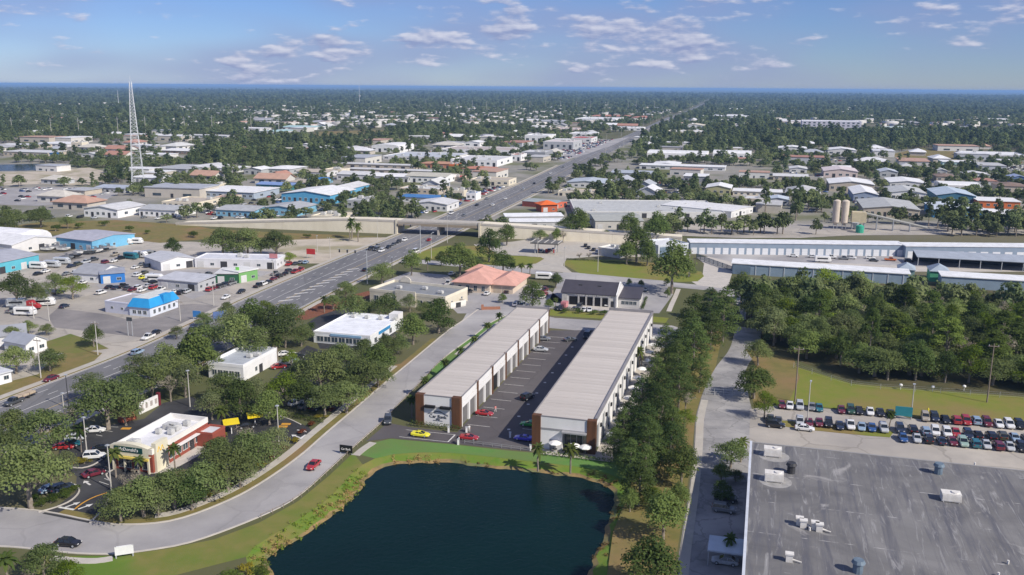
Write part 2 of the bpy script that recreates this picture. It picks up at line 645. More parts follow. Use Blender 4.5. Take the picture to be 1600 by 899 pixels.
bank_out = offset_closed(water_line, 3.6)
BIG = 60000.0
GROUND_M = pm('open_ground', (0.085, 0.095, 0.035), (0.11, 0.105, 0.05), scale=0.02, rough=1, c3=(0.15, 0.135, 0.085), scale3=0.006, bump=0.3, bscale=0.8)
_gp = sheet_mesh('ground_patch', [(-140, 60), (140, 60), (140, 260), (-140, 260)], 0.0, GROUND_M, holes=[bank_out.tolist()])
mb = MB()
mb.add([v.co[:] for v in _gp.vertices], [tuple(p.vertices) for p in _gp.polygons])
for _x0, _x1, _y0, _y1 in ((-BIG, BIG, 260, BIG), (-BIG, BIG, -300, 60), (-BIG, -140, 60, 260), (140, BIG, 60, 260)):
    mb.add([(_x0, _y0, 0), (_x1, _y0, 0), (_x1, _y1, 0), (_x0, _y1, 0)], [(0, 1, 2, 3)])
struct('ground', mb.mesh('ground', GROUND_M))

# pond: water sheet, wet shore, sloping bank
WATER = bpy.data.materials.new('pond_water')
WATER.use_nodes = True
_t = WATER.node_tree
_b = _t.nodes['Principled BSDF']
_b.inputs['Roughness'].default_value = 0.16
_b.inputs['IOR'].default_value = 1.33
_b.inputs['Specular IOR Level'].default_value = 0.11
_tc = N(_t, 'ShaderNodeTexCoord')
_n = N(_t, 'ShaderNodeTexNoise')
_n.inputs['Scale'].default_value = 0.05
_n.inputs['Detail'].default_value = 6
_t.links.new(_tc.outputs['Object'], _n.inputs['Vector'])
_mx = N(_t, 'ShaderNodeMix', data_type='RGBA')
_mx.inputs[6].default_value = (0.002, 0.011, 0.012, 1)
_mx.inputs[7].default_value = (0.003, 0.019, 0.018, 1)
_t.links.new(_n.outputs[0], _mx.inputs[0])
_t.links.new(_mx.outputs[2], _b.inputs['Base Color'])
_n2 = N(_t, 'ShaderNodeTexNoise')
_n2.inputs['Scale'].default_value = 1.3
_n2.inputs['Detail'].default_value = 5
_n2.inputs['Distortion'].default_value = 0.6
_t.links.new(_tc.outputs['Object'], _n2.inputs['Vector'])
_bp = N(_t, 'ShaderNodeBump')
_bp.inputs['Strength'].default_value = 0.35
_bp.inputs['Distance'].default_value = 0.25
_t.links.new(_n2.outputs[0], _bp.inputs['Height'])
_t.links.new(_bp.outputs[0], _b.inputs['Normal'])
struct('pond_water', sheet_mesh('pond_water', offset_closed(water_line, 1.2).tolist(), -0.9, WATER), 'dark teal retention pond in front of the two long garages')
_mid = offset_closed(water_line, 0.9, 1.6)
_in = offset_closed(water_line, -1.0)
mb = MB()
nL = len(water_line)
mb.add([(p[0], p[1], 0.0) for p in bank_out] + [(p[0], p[1], -0.55) for p in _mid],
       [(i, (i + 1) % nL, nL + (i + 1) % nL, nL + i) for i in range(nL)], 0)
mb.add([(p[0], p[1], -0.55) for p in _mid] + [(p[0], p[1], -1.3) for p in _in],
       [(i, (i + 1) % nL, nL + (i + 1) % nL, nL + i) for i in range(nL)], 1)
SHORE = pm('muddy_shore', (0.30, 0.20, 0.085), (0.17, 0.13, 0.06), scale=0.6, rough=1, c3=(0.13, 0.15, 0.064), scale3=0.12)
_bank = struct('pond_bank', mb.mesh('pond_bank', [GRASS_WET, SHORE]), 'sloping grass bank round the pond')


_ZK = [0]


def zstep(z):
    """every sheet gets a level of its own, so no two overlap in one plane"""
    _ZK[0] += 1
    return z + _ZK[0] * 0.0006


def px_sheet(name, pxs, z, mat, label=None, smooth=0, kind='structure'):
    z = zstep(z)
    pts = [G2(x, y, z) for x, y in pxs]
    if smooth:
        pts = smooth_line(pts, smooth, closed=True).tolist()
    return struct(name, sheet_mesh(name, pts, z, mat), label, kind)


def xy_sheet(name, pts, z, mat, label=None):
    return struct(name, sheet_mesh(name, pts, zstep(z), mat), label)


def rect_pts(o, u0, u1, v0, v1):
    """rectangle in the garage grid: o origin, u across, v away"""
    o = np.array(o)
    return [tuple(o + GU * a + GD * b) for a, b in ((u0, v0), (u1, v0), (u1, v1), (u0, v1))]


# broad sheets: the town's mixed ground and the grass of the near blocks
TOWN = pm('town_ground', (0.30, 0.28, 0.245), (0.20, 0.195, 0.17), scale=0.03, rough=1, c3=(0.12, 0.13, 0.05), scale3=0.016)
px_sheet('town_ground', [(-60, 352), (1660, 352), (1660, 250), (1400, 228), (1200, 232), (1000, 222), (800, 205), (560, 214), (300, 218), (-60, 214)], 0.05, TOWN)
# --- highway
hw_px_left = [(-150, 690), (0, 628), (216, 545), (400, 460), (550, 397), (625, 367)]
hw_pts = [np.array(G2(*p)) for p in hw_px_left]
hw_far = [(0.5, 746), (62, 1014), (158, 1423), (290, 1985), (460, 2700), (760, 3900), (2300, 10400)]
HWW = 27.0
left_line = smooth_line([tuple(p) for p in hw_pts] + hw_far, 6.0)
_nn, _tt = normals2(left_line)
hw = left_line + _nn * (HWW / 2)
HIGHWAY = struct('highway', strip_mesh('highway', hw, -HWW / 2, HWW / 2, 0.10, ASPH_HWY), 'wide grey multi-lane highway running to the horizon')
EXCL_LINE.append((hw, HWW / 2 + 5))
NEARHW = hw[:260]
mb = MB()
for off in (-9.6, -6.2, 6.2, 9.6):
    dashes(NEARHW, off, 0.2, 3.2, 8.5, 0.112, mb)
ob('lane_marking', mb.mesh('lane_marking', MARK), HIGHWAY)
mb = MB()
for off in (-12.9, -2.9, 12.9):
    dashes(NEARHW, off, 0.22, 20, 0.0, 0.113, mb)
ob('edge_marking', mb.mesh('edge_marking', MARK), HIGHWAY)
mb = MB()
dashes(NEARHW, 2.0, 0.25, 20, 0.0, 0.114, mb)
ob('centre_marking', mb.mesh('centre_marking', MARK_Y), HIGHWAY)
# hatched turn lane before the junction
hatch = smooth_line([G2(*p) for p in ((440, 473), (500, 445), (560, 417))], 3.0)
mb = MB()
nh, th = normals2(hatch)
for i in range(1, len(hatch) - 1, 2):
    c = hatch[i]
    d1 = nh[i] * 2.3 + th[i] * 2.0
    w = th[i] * 0.7
    mb.add([(*(c - d1 * 0.9 - w), 0.115), (*(c + d1 * 0.9 - w), 0.115), (*(c + d1 * 0.9 + w), 0.115), (*(c - d1 * 0.9 + w), 0.115)], [(0, 1, 2, 3)])
ob('hatched_marking', mb.mesh('hatched_marking', MARK), HIGHWAY)
for side, o0, o1 in (('west', -HWW / 2 - 3.6, -HWW / 2 - 1.2), ('east', HWW / 2 + 1.2, HWW / 2 + 3.2)):
    p = struct('pavement', kerb_mesh('pavement', NEARHW[:130], o0, o1, 0.0, 0.14, CONC), 'concrete pavement along the %s edge of the highway' % side)
    s = -1 if side == 'west' else 1
    ob('kerb', kerb_mesh('kerb', NEARHW[:130], s * (HWW / 2 + 0.02), s * (HWW / 2 + 0.32), 0.0, 0.17, CONC_PALE), p)
    ob('verge', strip_mesh('verge', NEARHW[:130], s * (HWW / 2 + 0.32), s * (HWW / 2 + 1.2), 0.12, GRASS_DRY), p)
# median past the bridge
struct('median_strip', kerb_mesh('median_strip', hw[260:900], -1.0, 1.0, 0.0, 0.22, CONC))


# --- curved road round the pond
edge_up = [(-150, 790), (0, 795), (70, 801), (140, 815), (187, 821), (250, 818), (300, 806), (362, 781), (400, 761), (440, 735), (476, 708), (510, 678), (550, 644), (606, 596), (640, 568), (700, 518), (722, 503), (748, 484)]
edge_dn = [(-150, 850), (0, 853), (60, 858), (120, 864), (180, 865), (225, 860), (300, 846), (400, 809), (460, 778), (510, 735), (546, 702), (596, 658), (612, 640), (650, 602), (688, 563), (740, 524), (770, 502), (812, 484)]


def band_mesh(name, eu, ed, z, mat, n=90):
    a = smooth_line([G2(*p) for p in eu], 1.5)
    b = smooth_line([G2(*p) for p in ed], 1.5)

    def res(l):
        s = np.concatenate([[0], np.cumsum(np.linalg.norm(np.diff(l, axis=0), axis=1))])
        q = np.linspace(0, s[-1], n)
        return np.stack([np.interp(q, s, l[:, 0]), np.interp(q, s, l[:, 1])], 1)
    a, b = res(a), res(b)
    mb_ = MB()
    mb_.add([(*p, z) for p in a] + [(*p, z) for p in b], [(i, n + i, n + i + 1, i + 1) for i in range(n - 1)])
    return mb_.mesh(name, mat), a, b


me, cu, cd = band_mesh('curved_road', edge_up, edge_dn, 0.02, ASPH_OLD)
CURVED = struct('curved_road', me, 'pale curved road sweeping round the pond past the garages')
EXCL_LINE.append(((cu + cd) / 2, 8))
ob('kerb', kerb_mesh('kerb', cu, -0.45, -0.05, 0.0, 0.15, CONC_PALE), CURVED)
ob('kerb', kerb_mesh('kerb', cd, 0.05, 0.45, 0.0, 0.15, CONC_PALE), CURVED)
_pv = struct('pavement', kerb_mesh('pavement', cu[20:62], -4.2, -2.4, 0.0, 0.12, CONC), 'footpath following the restaurant side of the curved road')
struct('verge', strip_mesh('verge', cu[12:74], -2.4, -0.45, 0.04, GRASS_DRY), 'strip of dry grass between curved road and footpath')
_pv = struct('pavement', kerb_mesh('pavement', cd[66:86], 2.0, 3.6, 0.0, 0.12, CONC), 'footpath on the garage side of the curved road')
struct('roadside_lawn', strip_mesh('roadside_lawn', cd[56:88], 0.46, 7.0, 0.03, GRASS_LAWN), 'bright lawn between curved road and garage')
# grass bank from the road down to the pond
def ring_sheet(name, outer_px, z, mat, i0, i1, label=None):
    """ground between a picture outline and a stretch of the pond bank"""
    if i0 > i1:
        i0 -= nL
    pts = [G2(*p) for p in outer_px] + [tuple(bank_out[i % nL]) for i in range(i1, i0, -1)]
    return xy_sheet(name, pts, z, mat, label)


def nearest_bank(px):
    q = np.array(G2(*px))
    return int(np.argmin(np.linalg.norm(bank_out - q, axis=1)))


_i_sw, _i_nw, _i_ne = nearest_bank((395, 885)), nearest_bank((585, 733)), nearest_bank((962, 760))
ring_sheet('rough_bank', [(40, 960), (60, 869), (180, 869), (260, 858), (335, 843), (405, 817), (465, 784), (515, 743), (552, 708)], 0.012, GRASS_BANK, _i_sw, _i_nw,
           'rough green and yellow grass between curved road and pond')
ring_sheet('garage_lawn', [(552, 708), (575, 694), (610, 686), (700, 694), (790, 704), (835, 708), (960, 716), (1000, 735), (985, 765)], 0.016, GRASS_LAWN, _i_nw, _i_ne,
           'bright green lawn between garages and pond')
_sw = struct('pavement', kerb_mesh('pavement', smooth_line([G2(*p) for p in ((556, 712), (568, 702), (583, 692))], 1.0), -0.9, 0.9, 0.0, 0.10, CONC), 'short concrete footpath beside the black entrance sign')
_sw = struct('pavement', kerb_mesh('pavement', smooth_line([G2(*p) for p in ((82, 872), (110, 876), (150, 877), (176, 873))], 1.0), -0.9, 0.9, 0.0, 0.10, CONC_PALE), 'pale footpath beside the blank white sign')

# --- the garage lot
GL0 = np.array([-23.0, 208.0])         # front corner of the pondside garage with the sign
GLW, GLL, GH = 11.3, 92.0, 7.6
GR0 = np.array([4.8, 194.0])
GRW, GRL = 14.6, 103.0
lot = [G2(572, 690), G2(606, 661), tuple(GL0 + GU * -0.5 - GD * 2.4), tuple(GL0 + GU * GLW - GD * 2.4), tuple(GL0 + GU * GLW + GD * (GLL + 2)), tuple(GR0 + GD * (GRL + 4)),
       tuple(GR0 - GD * 2.0), G2(832, 706), G2(700, 693), G2(612, 685)]
LOT = xy_sheet('garage_lot', lot, 0.03, ASPH_LOT, 'dark asphalt yard between the two long garages')
mb = MB()
g_r = GL0 + GU * GLW


def line_mark(mb_, a, b, w, z):
    a, b = np.array(a), np.array(b)
    d = (b - a) / np.linalg.norm(b - a)
    n_ = np.array([d[1], -d[0]]) * w / 2
    mb_.add([(*(a - n_), z), (*(a + n_), z), (*(b + n_), z), (*(b - n_), z)], [(0, 1, 2, 3)])


for k in range(14):
    s = 3.2 + k * 6.4
    line_mark(mb, g_r + GD * s + GU * 0.8, g_r + GD * s + GU * 6.4, 0.16, 0.062)
for k in range(3):
    line_mark(mb, GR0 + GD * (4 + 6.4 * k) - GU * 0.8, GR0 + GD * (4 + 6.4 * k) - GU * 5, 0.16, 0.062)
line_mark(mb, G2(634, 672), G2(712, 680), 0.16, 0.062)
line_mark(mb, G2(624, 683), G2(700, 691), 0.16, 0.062)
line_mark(mb, G2(711, 680), G2(700, 691), 0.3, 0.063)
ob('stall_marking', mb.mesh('stall_marking', MARK), LOT)
mb = MB()
for s in range(9):
    c = (GL0 + GU * GLW + GR0) / 2 + GU * 1.6 + GD * (6 + s * 9.2)
    mb.box(c[0] - 0.35, c[0] + 0.35, c[1] - 0.35, c[1] + 0.35, 0.031, 0.066)
ob('drain_cover', mb.mesh('drain_cover', MARK), LOT)['kind'] = 'stuff'
xy_sheet('back_lane', [G2(*p) for p in ((752, 487), (812, 486), (868, 497), (965, 503), (1050, 509), (1095, 522), (1062, 538), (1030, 545), (940, 520), (860, 513), (806, 514), (752, 530))], 0.018, ASPH_OLD,
         'pale lane behind the long garages')
xy_sheet('lane_lawn', [G2(*p) for p in ((858, 493), (860, 484), (935, 490), (1010, 494), (1045, 497), (1040, 505), (965, 500), (868, 494))], 0.022, GRASS_GREEN, 'strip of grass behind the long garages')

# --- restaurant car park and its entrances
xy_sheet('restaurant_lot', [G2(*p) for p in ((66, 803), (140, 818), (165, 790), (185, 760), (260, 740), (330, 725), (395, 690), (440, 690), (462, 695), (470, 706), (496, 685), (482, 667), (450, 655), (415, 645),
                                              (330, 640), (300, 620), (255, 630), (225, 655), (140, 670), (95, 685), (90, 720), (120, 745), (118, 770), (90, 790))], 0.024, ASPH_NEW,
         'fresh black asphalt car park round the fast food restaurant')
mb = MB()
for a, b in (((165, 667), (185, 668)), ((161, 673), (176, 675)), ((150, 680), (160, 682)), ((158, 702), (170, 708)), ((96, 692), (116, 696)), ((100, 700), (114, 702)), ((300, 706), (330, 690)), ((265, 723), (290, 716)),
             ((155, 753), (170, 758)), ((163, 748), (172, 752))):
    line_mark(mb, G2(*a), G2(*b), 0.15, 0.064)
line_mark(mb, G2(92, 793), G2(116, 797), 0.6, 0.064)
line_mark(mb, G2(466, 688), G2(478, 680), 0.6, 0.064)


def arrow(mb_, c, ang, L, z):
    c = np.array(c)
    d = np.array([math.cos(ang), math.sin(ang)])
    n_ = np.array([-d[1], d[0]])
    q = lambda a, b: (*(c + d * a * L + n_ * b * L), z)
    mb_.add([q(-.5, -.07), q(.1, -.07), q(.1, .07), q(-.5, .07)], [(0, 1, 2, 3)])
    mb_.add([q(.1, -.22), q(.5, 0), q(.1, .22)], [(0, 1, 2)])


for p, a in (((114, 789), 0.9), ((134, 792), 0.9), ((136, 755), 2.4), ((462, 682), 2.5), ((472, 674), -0.5)):
    arrow(mb, G2(*p), a, 3.0, 0.065)
RL = bpy.data.objects['restaurant_lot']
ob('stall_marking', mb.mesh('stall_marking', MARK), RL)
mb = MB()
cl = smooth_line([G2(*p) for p in ((117, 796), (130, 786), (150, 776), (173, 769))], 1.0)
dashes(cl, 0, 0.35, 1.2, 0.0, 0.065, mb)
for p in ((197, 670), (447, 663), (442, 667)):
    c = G2(*p)
    mb.box(c[0] - 1.1, c[0] + 1.1, c[1] - 0.6, c[1] + 0.6, 0.029, 0.066)
ob('lane_marking', mb.mesh('lane_marking', MARK_O), RL)
for pts in (((60, 801), (88, 793), (112, 782), (124, 768), (118, 758)), ((112, 731), (128, 732), (146, 727), (160, 718)), ((172, 752), (166, 742), (176, 735)), ((470, 664), (450, 655), (420, 646)), ((140, 818), (160, 798), (172, 778))):
    ob('kerb', kerb_mesh('kerb', smooth_line([G2(*p) for p in pts], 1.0), -.15, .15, 0.0, 0.18, CONC_PALE), RL)
xy_sheet('restaurant_walk', [G2(*p) for p in ((232, 741), (262, 739), (330, 702), (352, 680), (340, 678), (290, 704), (245, 725))], 0.05, CONC_PALE, 'concrete walk beside the fast food restaurant')

# --- other near lots
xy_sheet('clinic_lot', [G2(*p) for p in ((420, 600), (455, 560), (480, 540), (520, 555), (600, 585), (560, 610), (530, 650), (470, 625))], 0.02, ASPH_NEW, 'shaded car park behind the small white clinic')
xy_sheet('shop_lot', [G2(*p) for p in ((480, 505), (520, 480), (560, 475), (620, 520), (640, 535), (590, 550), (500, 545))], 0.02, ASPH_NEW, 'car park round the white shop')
xy_sheet('bank_lot', [G2(*p) for p in ((600, 440), (640, 425), (700, 430), (720, 450), (830, 445), (860, 455), (880, 470), (1010, 480), (1040, 455), (1050, 440), (960, 430), (880, 425), (855, 475), (775, 490), (715, 490),
                                         (700, 475), (730, 462), (600, 460))], 0.02, ASPH_OLD, 'car park between bank, tiled office and car workshop')
xy_sheet('lane_apron', [G2(*p) for p in ((716, 512), (742, 468), (790, 462), (830, 470), (815, 486), (770, 500), (735, 510))], 0.026, ASPH_OLD)
xy_sheet('workshop_lot', [G2(*p) for p in ((800, 468), (880, 474), (1005, 480), (1028, 452), (1040, 453), (1052, 460), (1030, 490), (935, 486), (860, 482), (820, 490))], 0.024, ASPH_OLD, 'car park of the car workshop')
xy_sheet('workshop_apron', [G2(*p) for p in ((876, 474), (968, 481), (1000, 484), (1000, 488), (935, 484), (876, 478))], 0.028, CONC_PALE)
fp = struct('pavement', kerb_mesh('pavement', smooth_line([G2(*p) for p in ((1060, 452), (1056, 462), (1050, 475), (1045, 487))], 1.0), -0.9, 0.9, 0.0, 0.1, CONC_PALE), 'pale footpath beside the workshop car park')
# --- back street, filling station forecourt and loops
bs = smooth_line([G2(*p) for p in ((640, 408), (720, 414), (800, 421), (870, 429), (960, 437), (1060, 446), (1130, 454), (1165, 470), (1180, 500))], 3.0)
struct('back_street', strip_mesh('back_street', bs, -4.5, 4.5, 0.022, ASPH_OLD), 'pale street running behind the car workshop')
EXCL_LINE.append((bs, 6))
xy_sheet('station_forecourt', [G2(*p) for p in ((740, 382), (800, 378), (840, 372), (960, 375), (1010, 385), (1010, 402), (940, 400), (885, 405), (880, 415), (895, 427), (860, 424), (800, 418), (838, 412), (850, 404), (820, 400),
                                                (760, 398))], 0.018, CONC, 'concrete forecourt of the filling station')
xy_sheet('storage_drive', [G2(*p) for p in ((1088, 402), (1140, 400), (1330, 405), (1600, 415), (1600, 425), (1145, 424), (1140, 440), (1138, 452), (1090, 446), (1080, 440), (1098, 428), (1100, 412))], 0.018, CONC_PALE,
         'pale concrete drive into the storage units')
xy_sheet('storage_yard', [G2(*p) for p in ((1085, 396), (1700, 401), (1700, 428), (1330, 412), (1145, 410))], 0.03, ASPH_OLD, 'yard between the rows of storage units')
xy_sheet('station_lawn', [G2(*p) for p in ((880, 413), (885, 407), (960, 406), (1030, 412), (1096, 425), (1100, 432), (1090, 440), (1060, 441), (960, 432), (905, 427))], 0.028, GRASS_GREEN,
         'oval lawn between filling station and back street')
xy_sheet('station_verge', [G2(*p) for p in ((690, 385), (760, 398), (845, 402), (850, 405), (838, 412), (800, 416), (720, 410), (650, 402))], 0.028, GRASS_GREEN, 'grass between highway and filling station')
# --- drive between the trees and the car lot
me, da, db = band_mesh('tree_lined_drive', [(1150, 510), (1140, 545), (1118, 575), (1100, 610), (1088, 650), (1084, 700), (1076, 770), (1062, 860), (1050, 960)],
                       [(1190, 515), (1185, 545), (1165, 580), (1170, 620), (1178, 660), (1172, 720), (1166, 800), (1160, 900), (1158, 960)], 0.028, ASPH_DRIVE, 60)
struct('tree_lined_drive', me, 'sun-flecked drive between the tree row and the big flat roof')
EXCL_LINE.append(((da + db) / 2, 6))
dr = struct('pavement', kerb_mesh('pavement', da[26:], -2.0, -0.2, 0.0, 0.12, CONC), 'footpath beside the tree-lined drive')
xy_sheet('tree_row_verge', [G2(*p) for p in ((1060, 520), (1130, 515), (1118, 575), (1098, 612), (1086, 652), (1082, 700), (1070, 790), (1055, 880), (1040, 960), (940, 960), (958, 830), (975, 790), (990, 740), (1000, 680), (1030, 600), (1050, 550))],
         0.014, GRASS_DRY, 'dry grass under the row of trees beside the drive')
# --- car lot
xy_sheet('car_lot', [G2(*p) for p in ((1172, 640), (1225, 632), (1300, 640), (1400, 647), (1420, 654), (1600, 668), (1900, 690), (1900, 800), (1170, 720))], 0.02, LOTPALE, 'pale car lot full of parked cars')
xy_sheet('lot_island', [G2(*p) for p in ((1215, 657), (1290, 663), (1380, 671), (1396, 676), (1390, 684), (1350, 681), (1250, 671), (1215, 665))], 0.06, GRASS_GREEN, 'grass island between rows of parked cars')
xy_sheet('lawn_strip', [G2(*p) for p in ((1190, 560), (1240, 572), (1330, 600), (1420, 608), (1620, 622), (1900, 650), (1900, 688), (1600, 666), (1425, 652), (1300, 638), (1226, 630), (1190, 634))], 0.012, GRASS_GREEN,
         'long mown lawn between car lot and woodland')
xy_sheet('dry_corner', [G2(*p) for p in ((1165, 545), (1240, 560), (1250, 590), (1232, 630), (1178, 636), (1172, 600), (1180, 570))], 0.016, GRASS_DRY, 'dry brown grass beside the drive')
WOODFLOOR = pm('woodland_floor', (0.055, 0.06, 0.025), (0.10, 0.085, 0.04), scale=0.15, rough=1)
xy_sheet('woodland_floor', [G2(*p) for p in ((1165, 500), (1200, 545), (1330, 597), (1430, 606), (1640, 622), (1900, 640), (1900, 470), (1640, 445), (1170, 440))], 0.010, WOODFLOOR)

# --- left side of the highway: yards, sand, verges
wl = -HWW / 2 - 3.7
_wn, _ = normals2(hw)
wside = hw + _wn * wl


def wpt(px):
    q = np.array(G2(*px))
    return tuple(wside[int(np.argmin(np.linalg.norm(wside - q, axis=1)))])


xy_sheet('yard', [G2(-120, 620), wpt((-100, 660)), wpt((90, 590))] + [wpt(p) for p in ((150, 565), (210, 540), (280, 508), (340, 480), (400, 452), (470, 420))] +
         [G2(*p) for p in ((440, 402), (420, 385), (300, 378), (240, 378), (180, 372), (100, 395), (-100, 400))], 0.012, LOTPALE, 'pale yards and car parks west of the highway')
xy_sheet('sandy_lot', [G2(*p) for p in ((430, 402), (436, 375), (520, 372), (640, 371), (600, 386), (560, 396), (500, 412), (460, 412))], 0.03, SAND, 'bare sandy lot beside the overpass wall')
xy_sheet('brown_field', [G2(*p) for p in ((-120, 372), (60, 348), (180, 344), (300, 352), (330, 358), (440, 364), (600, 370), (520, 373), (430, 376), (320, 374), (250, 380), (180, 372), (60, 366))], 0.035, GRASS_DRY,
         'brown grass below the overpass ramp')
xy_sheet('roadside_grass', [wpt((-100, 660)), wpt((60, 602)), wpt((150, 562))] + [G2(*p) for p in ((160, 552), (120, 545), (80, 560), (60, 585), (0, 600), (-120, 640))], 0.03, GRASS_DRY, 'dry verge beside the white houses')
xy_sheet('yard_grass', [G2(*p) for p in ((70, 535), (110, 522), (150, 535), (170, 545), (120, 552), (80, 552))], 0.034, GRASS_MIX)
xy_sheet('dark_forecourt', [wpt((235, 525)), wpt((330, 480))] + [G2(*p) for p in ((300, 475), (272, 478), (240, 495), (200, 500), (170, 492), (90, 482), (75, 495), (85, 512))], 0.028,
         pm('patched_asphalt', (0.27, 0.25, 0.24), (0.21, 0.195, 0.19), scale=0.15, rough=0.95, c3=(0.17, 0.16, 0.16), scale3=0.04), 'patched asphalt forecourt round the blue restaurant')
xy_sheet('dealer_yard', [G2(*p) for p in ((150, 445), (210, 425), (330, 420), (430, 425), (300, 468), (270, 455), (160, 455))], 0.030, ASPH_OLD, 'asphalt yard crowded with cars for sale')
# east side of the highway: mulch beds and lawns
for k, pts in enumerate(([(425, 485), (470, 480), (520, 470), (575, 455), (590, 462), (540, 480), (480, 500), (440, 500)], [(640, 395), (700, 384), (760, 385), (780, 400), (720, 408), (660, 405)],
                         [(548, 642), (600, 597), (636, 566), (600, 575), (555, 610), (520, 650)])):
    xy_sheet('bed', [G2(*p) for p in pts], 0.034, (MULCH, GRASS_GREEN, GRASS_DRY)[k], ('red mulch bed beside the highway', 'lawn at the highway junction', 'dry verge under the trees on the curved road')[k])
# --- far open fields, ponds
for nm, pts, m, lab in (
        ('field', [(470, 217), (500, 206), (600, 203), (610, 208), (560, 216), (520, 220)], GRASS_DRY, 'brown field far beyond the light blue warehouse'),
        ('field', [(1390, 242), (1430, 233), (1510, 234), (1530, 248), (1480, 253), (1420, 252)], GRASS_DRY, 'brown field far beyond the concrete plant'),
        ('distant_pond', [(-60, 268), (-60, 259), (60, 256), (95, 258), (90, 264), (40, 267)], WATER, 'blue pond beside the far trailer yard'),
        ('sand_yard', [(-60, 292), (-60, 270), (60, 268), (140, 262), (190, 275), (150, 290), (60, 288)], SAND, 'pale sandy yard beside the distant pond'),
        ('trailer_yard', [(-60, 318), (-60, 295), (120, 292), (190, 300), (160, 315), (60, 322)], ASPH_OLD, 'grey trailer yard near the lattice tower'),
        ('plant_yard', [(1050, 368), (1070, 350), (1180, 348), (1320, 352), (1600, 352), (1600, 366), (1330, 368), (1250, 372), (1150, 372)], LOTPALE, 'pale yard of the concrete plant'),
        ('dealer_forecourt', [(850, 245), (880, 228), (940, 220), (985, 214), (960, 226), (920, 240), (880, 252)], ASPH_OLD, 'far car dealer forecourt beside the highway')):
    px_sheet(nm, pts, 0.09, m, lab)

# ================================================================== plants
def leaf_cloud(clumps, n, size, flat=0.55, rng=RNG, droop=0.0, shell=0.72):
    """n leaf-sized quads spread through a set of ellipsoid clumps (cx,cy,cz,rx,ry,rz)."""
    C = np.array(clumps, float)
    w = (C[:, 3] * C[:, 4]) ** 0.9
    idx = rng.choice(len(C), n, p=w / w.sum())
    d = rng.normal(size=(n, 3))
    d /= np.linalg.norm(d, axis=1)[:, None]
    d[:, 2] = np.where(d[:, 2] < -0.35, -d[:, 2], d[:, 2])
    rad = shell + (1 - shell) * rng.random(n) ** 0.5
    rad *= 1 + 0.16 * rng.normal(size=n)
    c = C[idx]
    p = c[:, :3] + d * c[:, 3:] * rad[:, None]
    nrm = d + rng.normal(size=(n, 3)) * flat * .75
    nrm[:, 2] += 0.4
    nrm /= np.linalg.norm(nrm, axis=1)[:, None]
    a = np.cross(nrm, rng.normal(size=(n, 3)))
    a /= np.linalg.norm(a, axis=1)[:, None] + 1e-9
    b = np.cross(nrm, a)
    s = size * (0.6 + 0.8 * rng.random(n))[:, None]
    a *= s
    b *= s * 0.75
    v = np.stack([p - a * 0.5, p + b * 0.55, p + a * 0.5, p - b * 0.55], 1).reshape(-1, 3)
    f = np.arange(4 * n).reshape(-1, 4)
    return v, f


def fast_mesh(name, v, f, mats, mi=None):
    me = bpy.data.meshes.new(name)
    nv, nf = len(v), len(f)
    k = f.shape[1]
    me.vertices.add(nv)
    me.vertices.foreach_set('co', np.asarray(v, np.float32).ravel())
    me.loops.add(nf * k)
    me.loops.foreach_set('vertex_index', np.asarray(f, np.int32).ravel())
    me.polygons.add(nf)
    me.polygons.foreach_set('loop_start', np.arange(0, nf * k, k, dtype=np.int32))
    me.polygons.foreach_set('loop_total', np.full(nf, k, np.int32))
    for m in mats:
        me.materials.append(m)
    if mi is not None:
        me.polygons.foreach_set('material_index', np.asarray(mi, np.int32))
    me.update(calc_edges=True)
    return me


def branchy(W, H, trunk_r, crown_z, clumps, rng, lean=0.03):
    mb_ = MB()
    top = (rng.normal() * lean * H, rng.normal() * lean * H, crown_z)
    mb_.tube((0, 0, -0.3), (top[0] * .5, top[1] * .5, crown_z * 0.5), trunk_r, trunk_r * 0.8, 7)
    mb_.tube((top[0] * .5, top[1] * .5, crown_z * 0.5), top, trunk_r * 0.8, trunk_r * 0.55, 7)
    for c in clumps:
        k = 0.45 + 0.35 * rng.random()
        st = (top[0] * k, top[1] * k, crown_z * k)
        mid = ((st[0] + c[0]) / 2, (st[1] + c[1]) / 2, (st[2] + c[2]) / 2 + 0.3)
        mb_.tube(st, mid, trunk_r * 0.42, trunk_r * 0.28, 5)
        mb_.tube(mid, c[:3], trunk_r * 0.28, trunk_r * 0.1, 5)
    return mb_


LEAF = {
    'oak': leaf_mat('oak_leaves', (0.105, 0.150, 0.055), (0.25, 0.295, 0.11)),
    'round': leaf_mat('dense_leaves', (0.075, 0.125, 0.040), (0.195, 0.25, 0.075)),
    'pine': leaf_mat('pine_needles', (0.070, 0.115, 0.036), (0.18, 0.235, 0.055)),
    'tall': leaf_mat('dark_leaves', (0.055, 0.098, 0.036), (0.155, 0.205, 0.062)),
    'pale': leaf_mat('pale_leaves', (0.165, 0.205, 0.09), (0.25, 0.285, 0.13)),
    'bright': leaf_mat('bright_leaves', (0.12, 0.18, 0.024), (0.20, 0.26, 0.04)),
    'palm': leaf_mat('palm_fronds', (0.060, 0.100, 0.028), (0.15, 0.18, 0.048)),
    'shrub': leaf_mat('shrub_leaves', (0.060, 0.100, 0.024), (0.13, 0.17, 0.038)),
    'ochre': leaf_mat('ochre_leaves', (0.24, 0.20, 0.02), (0.34, 0.30, 0.05)),
    'red': leaf_mat('red_leaves', (0.15, 0.035, 0.02), (0.20, 0.08, 0.035)),
    'straw': leaf_mat('straw_reeds', (0.26, 0.18, 0.07), (0.38, 0.28, 0.12)),
}


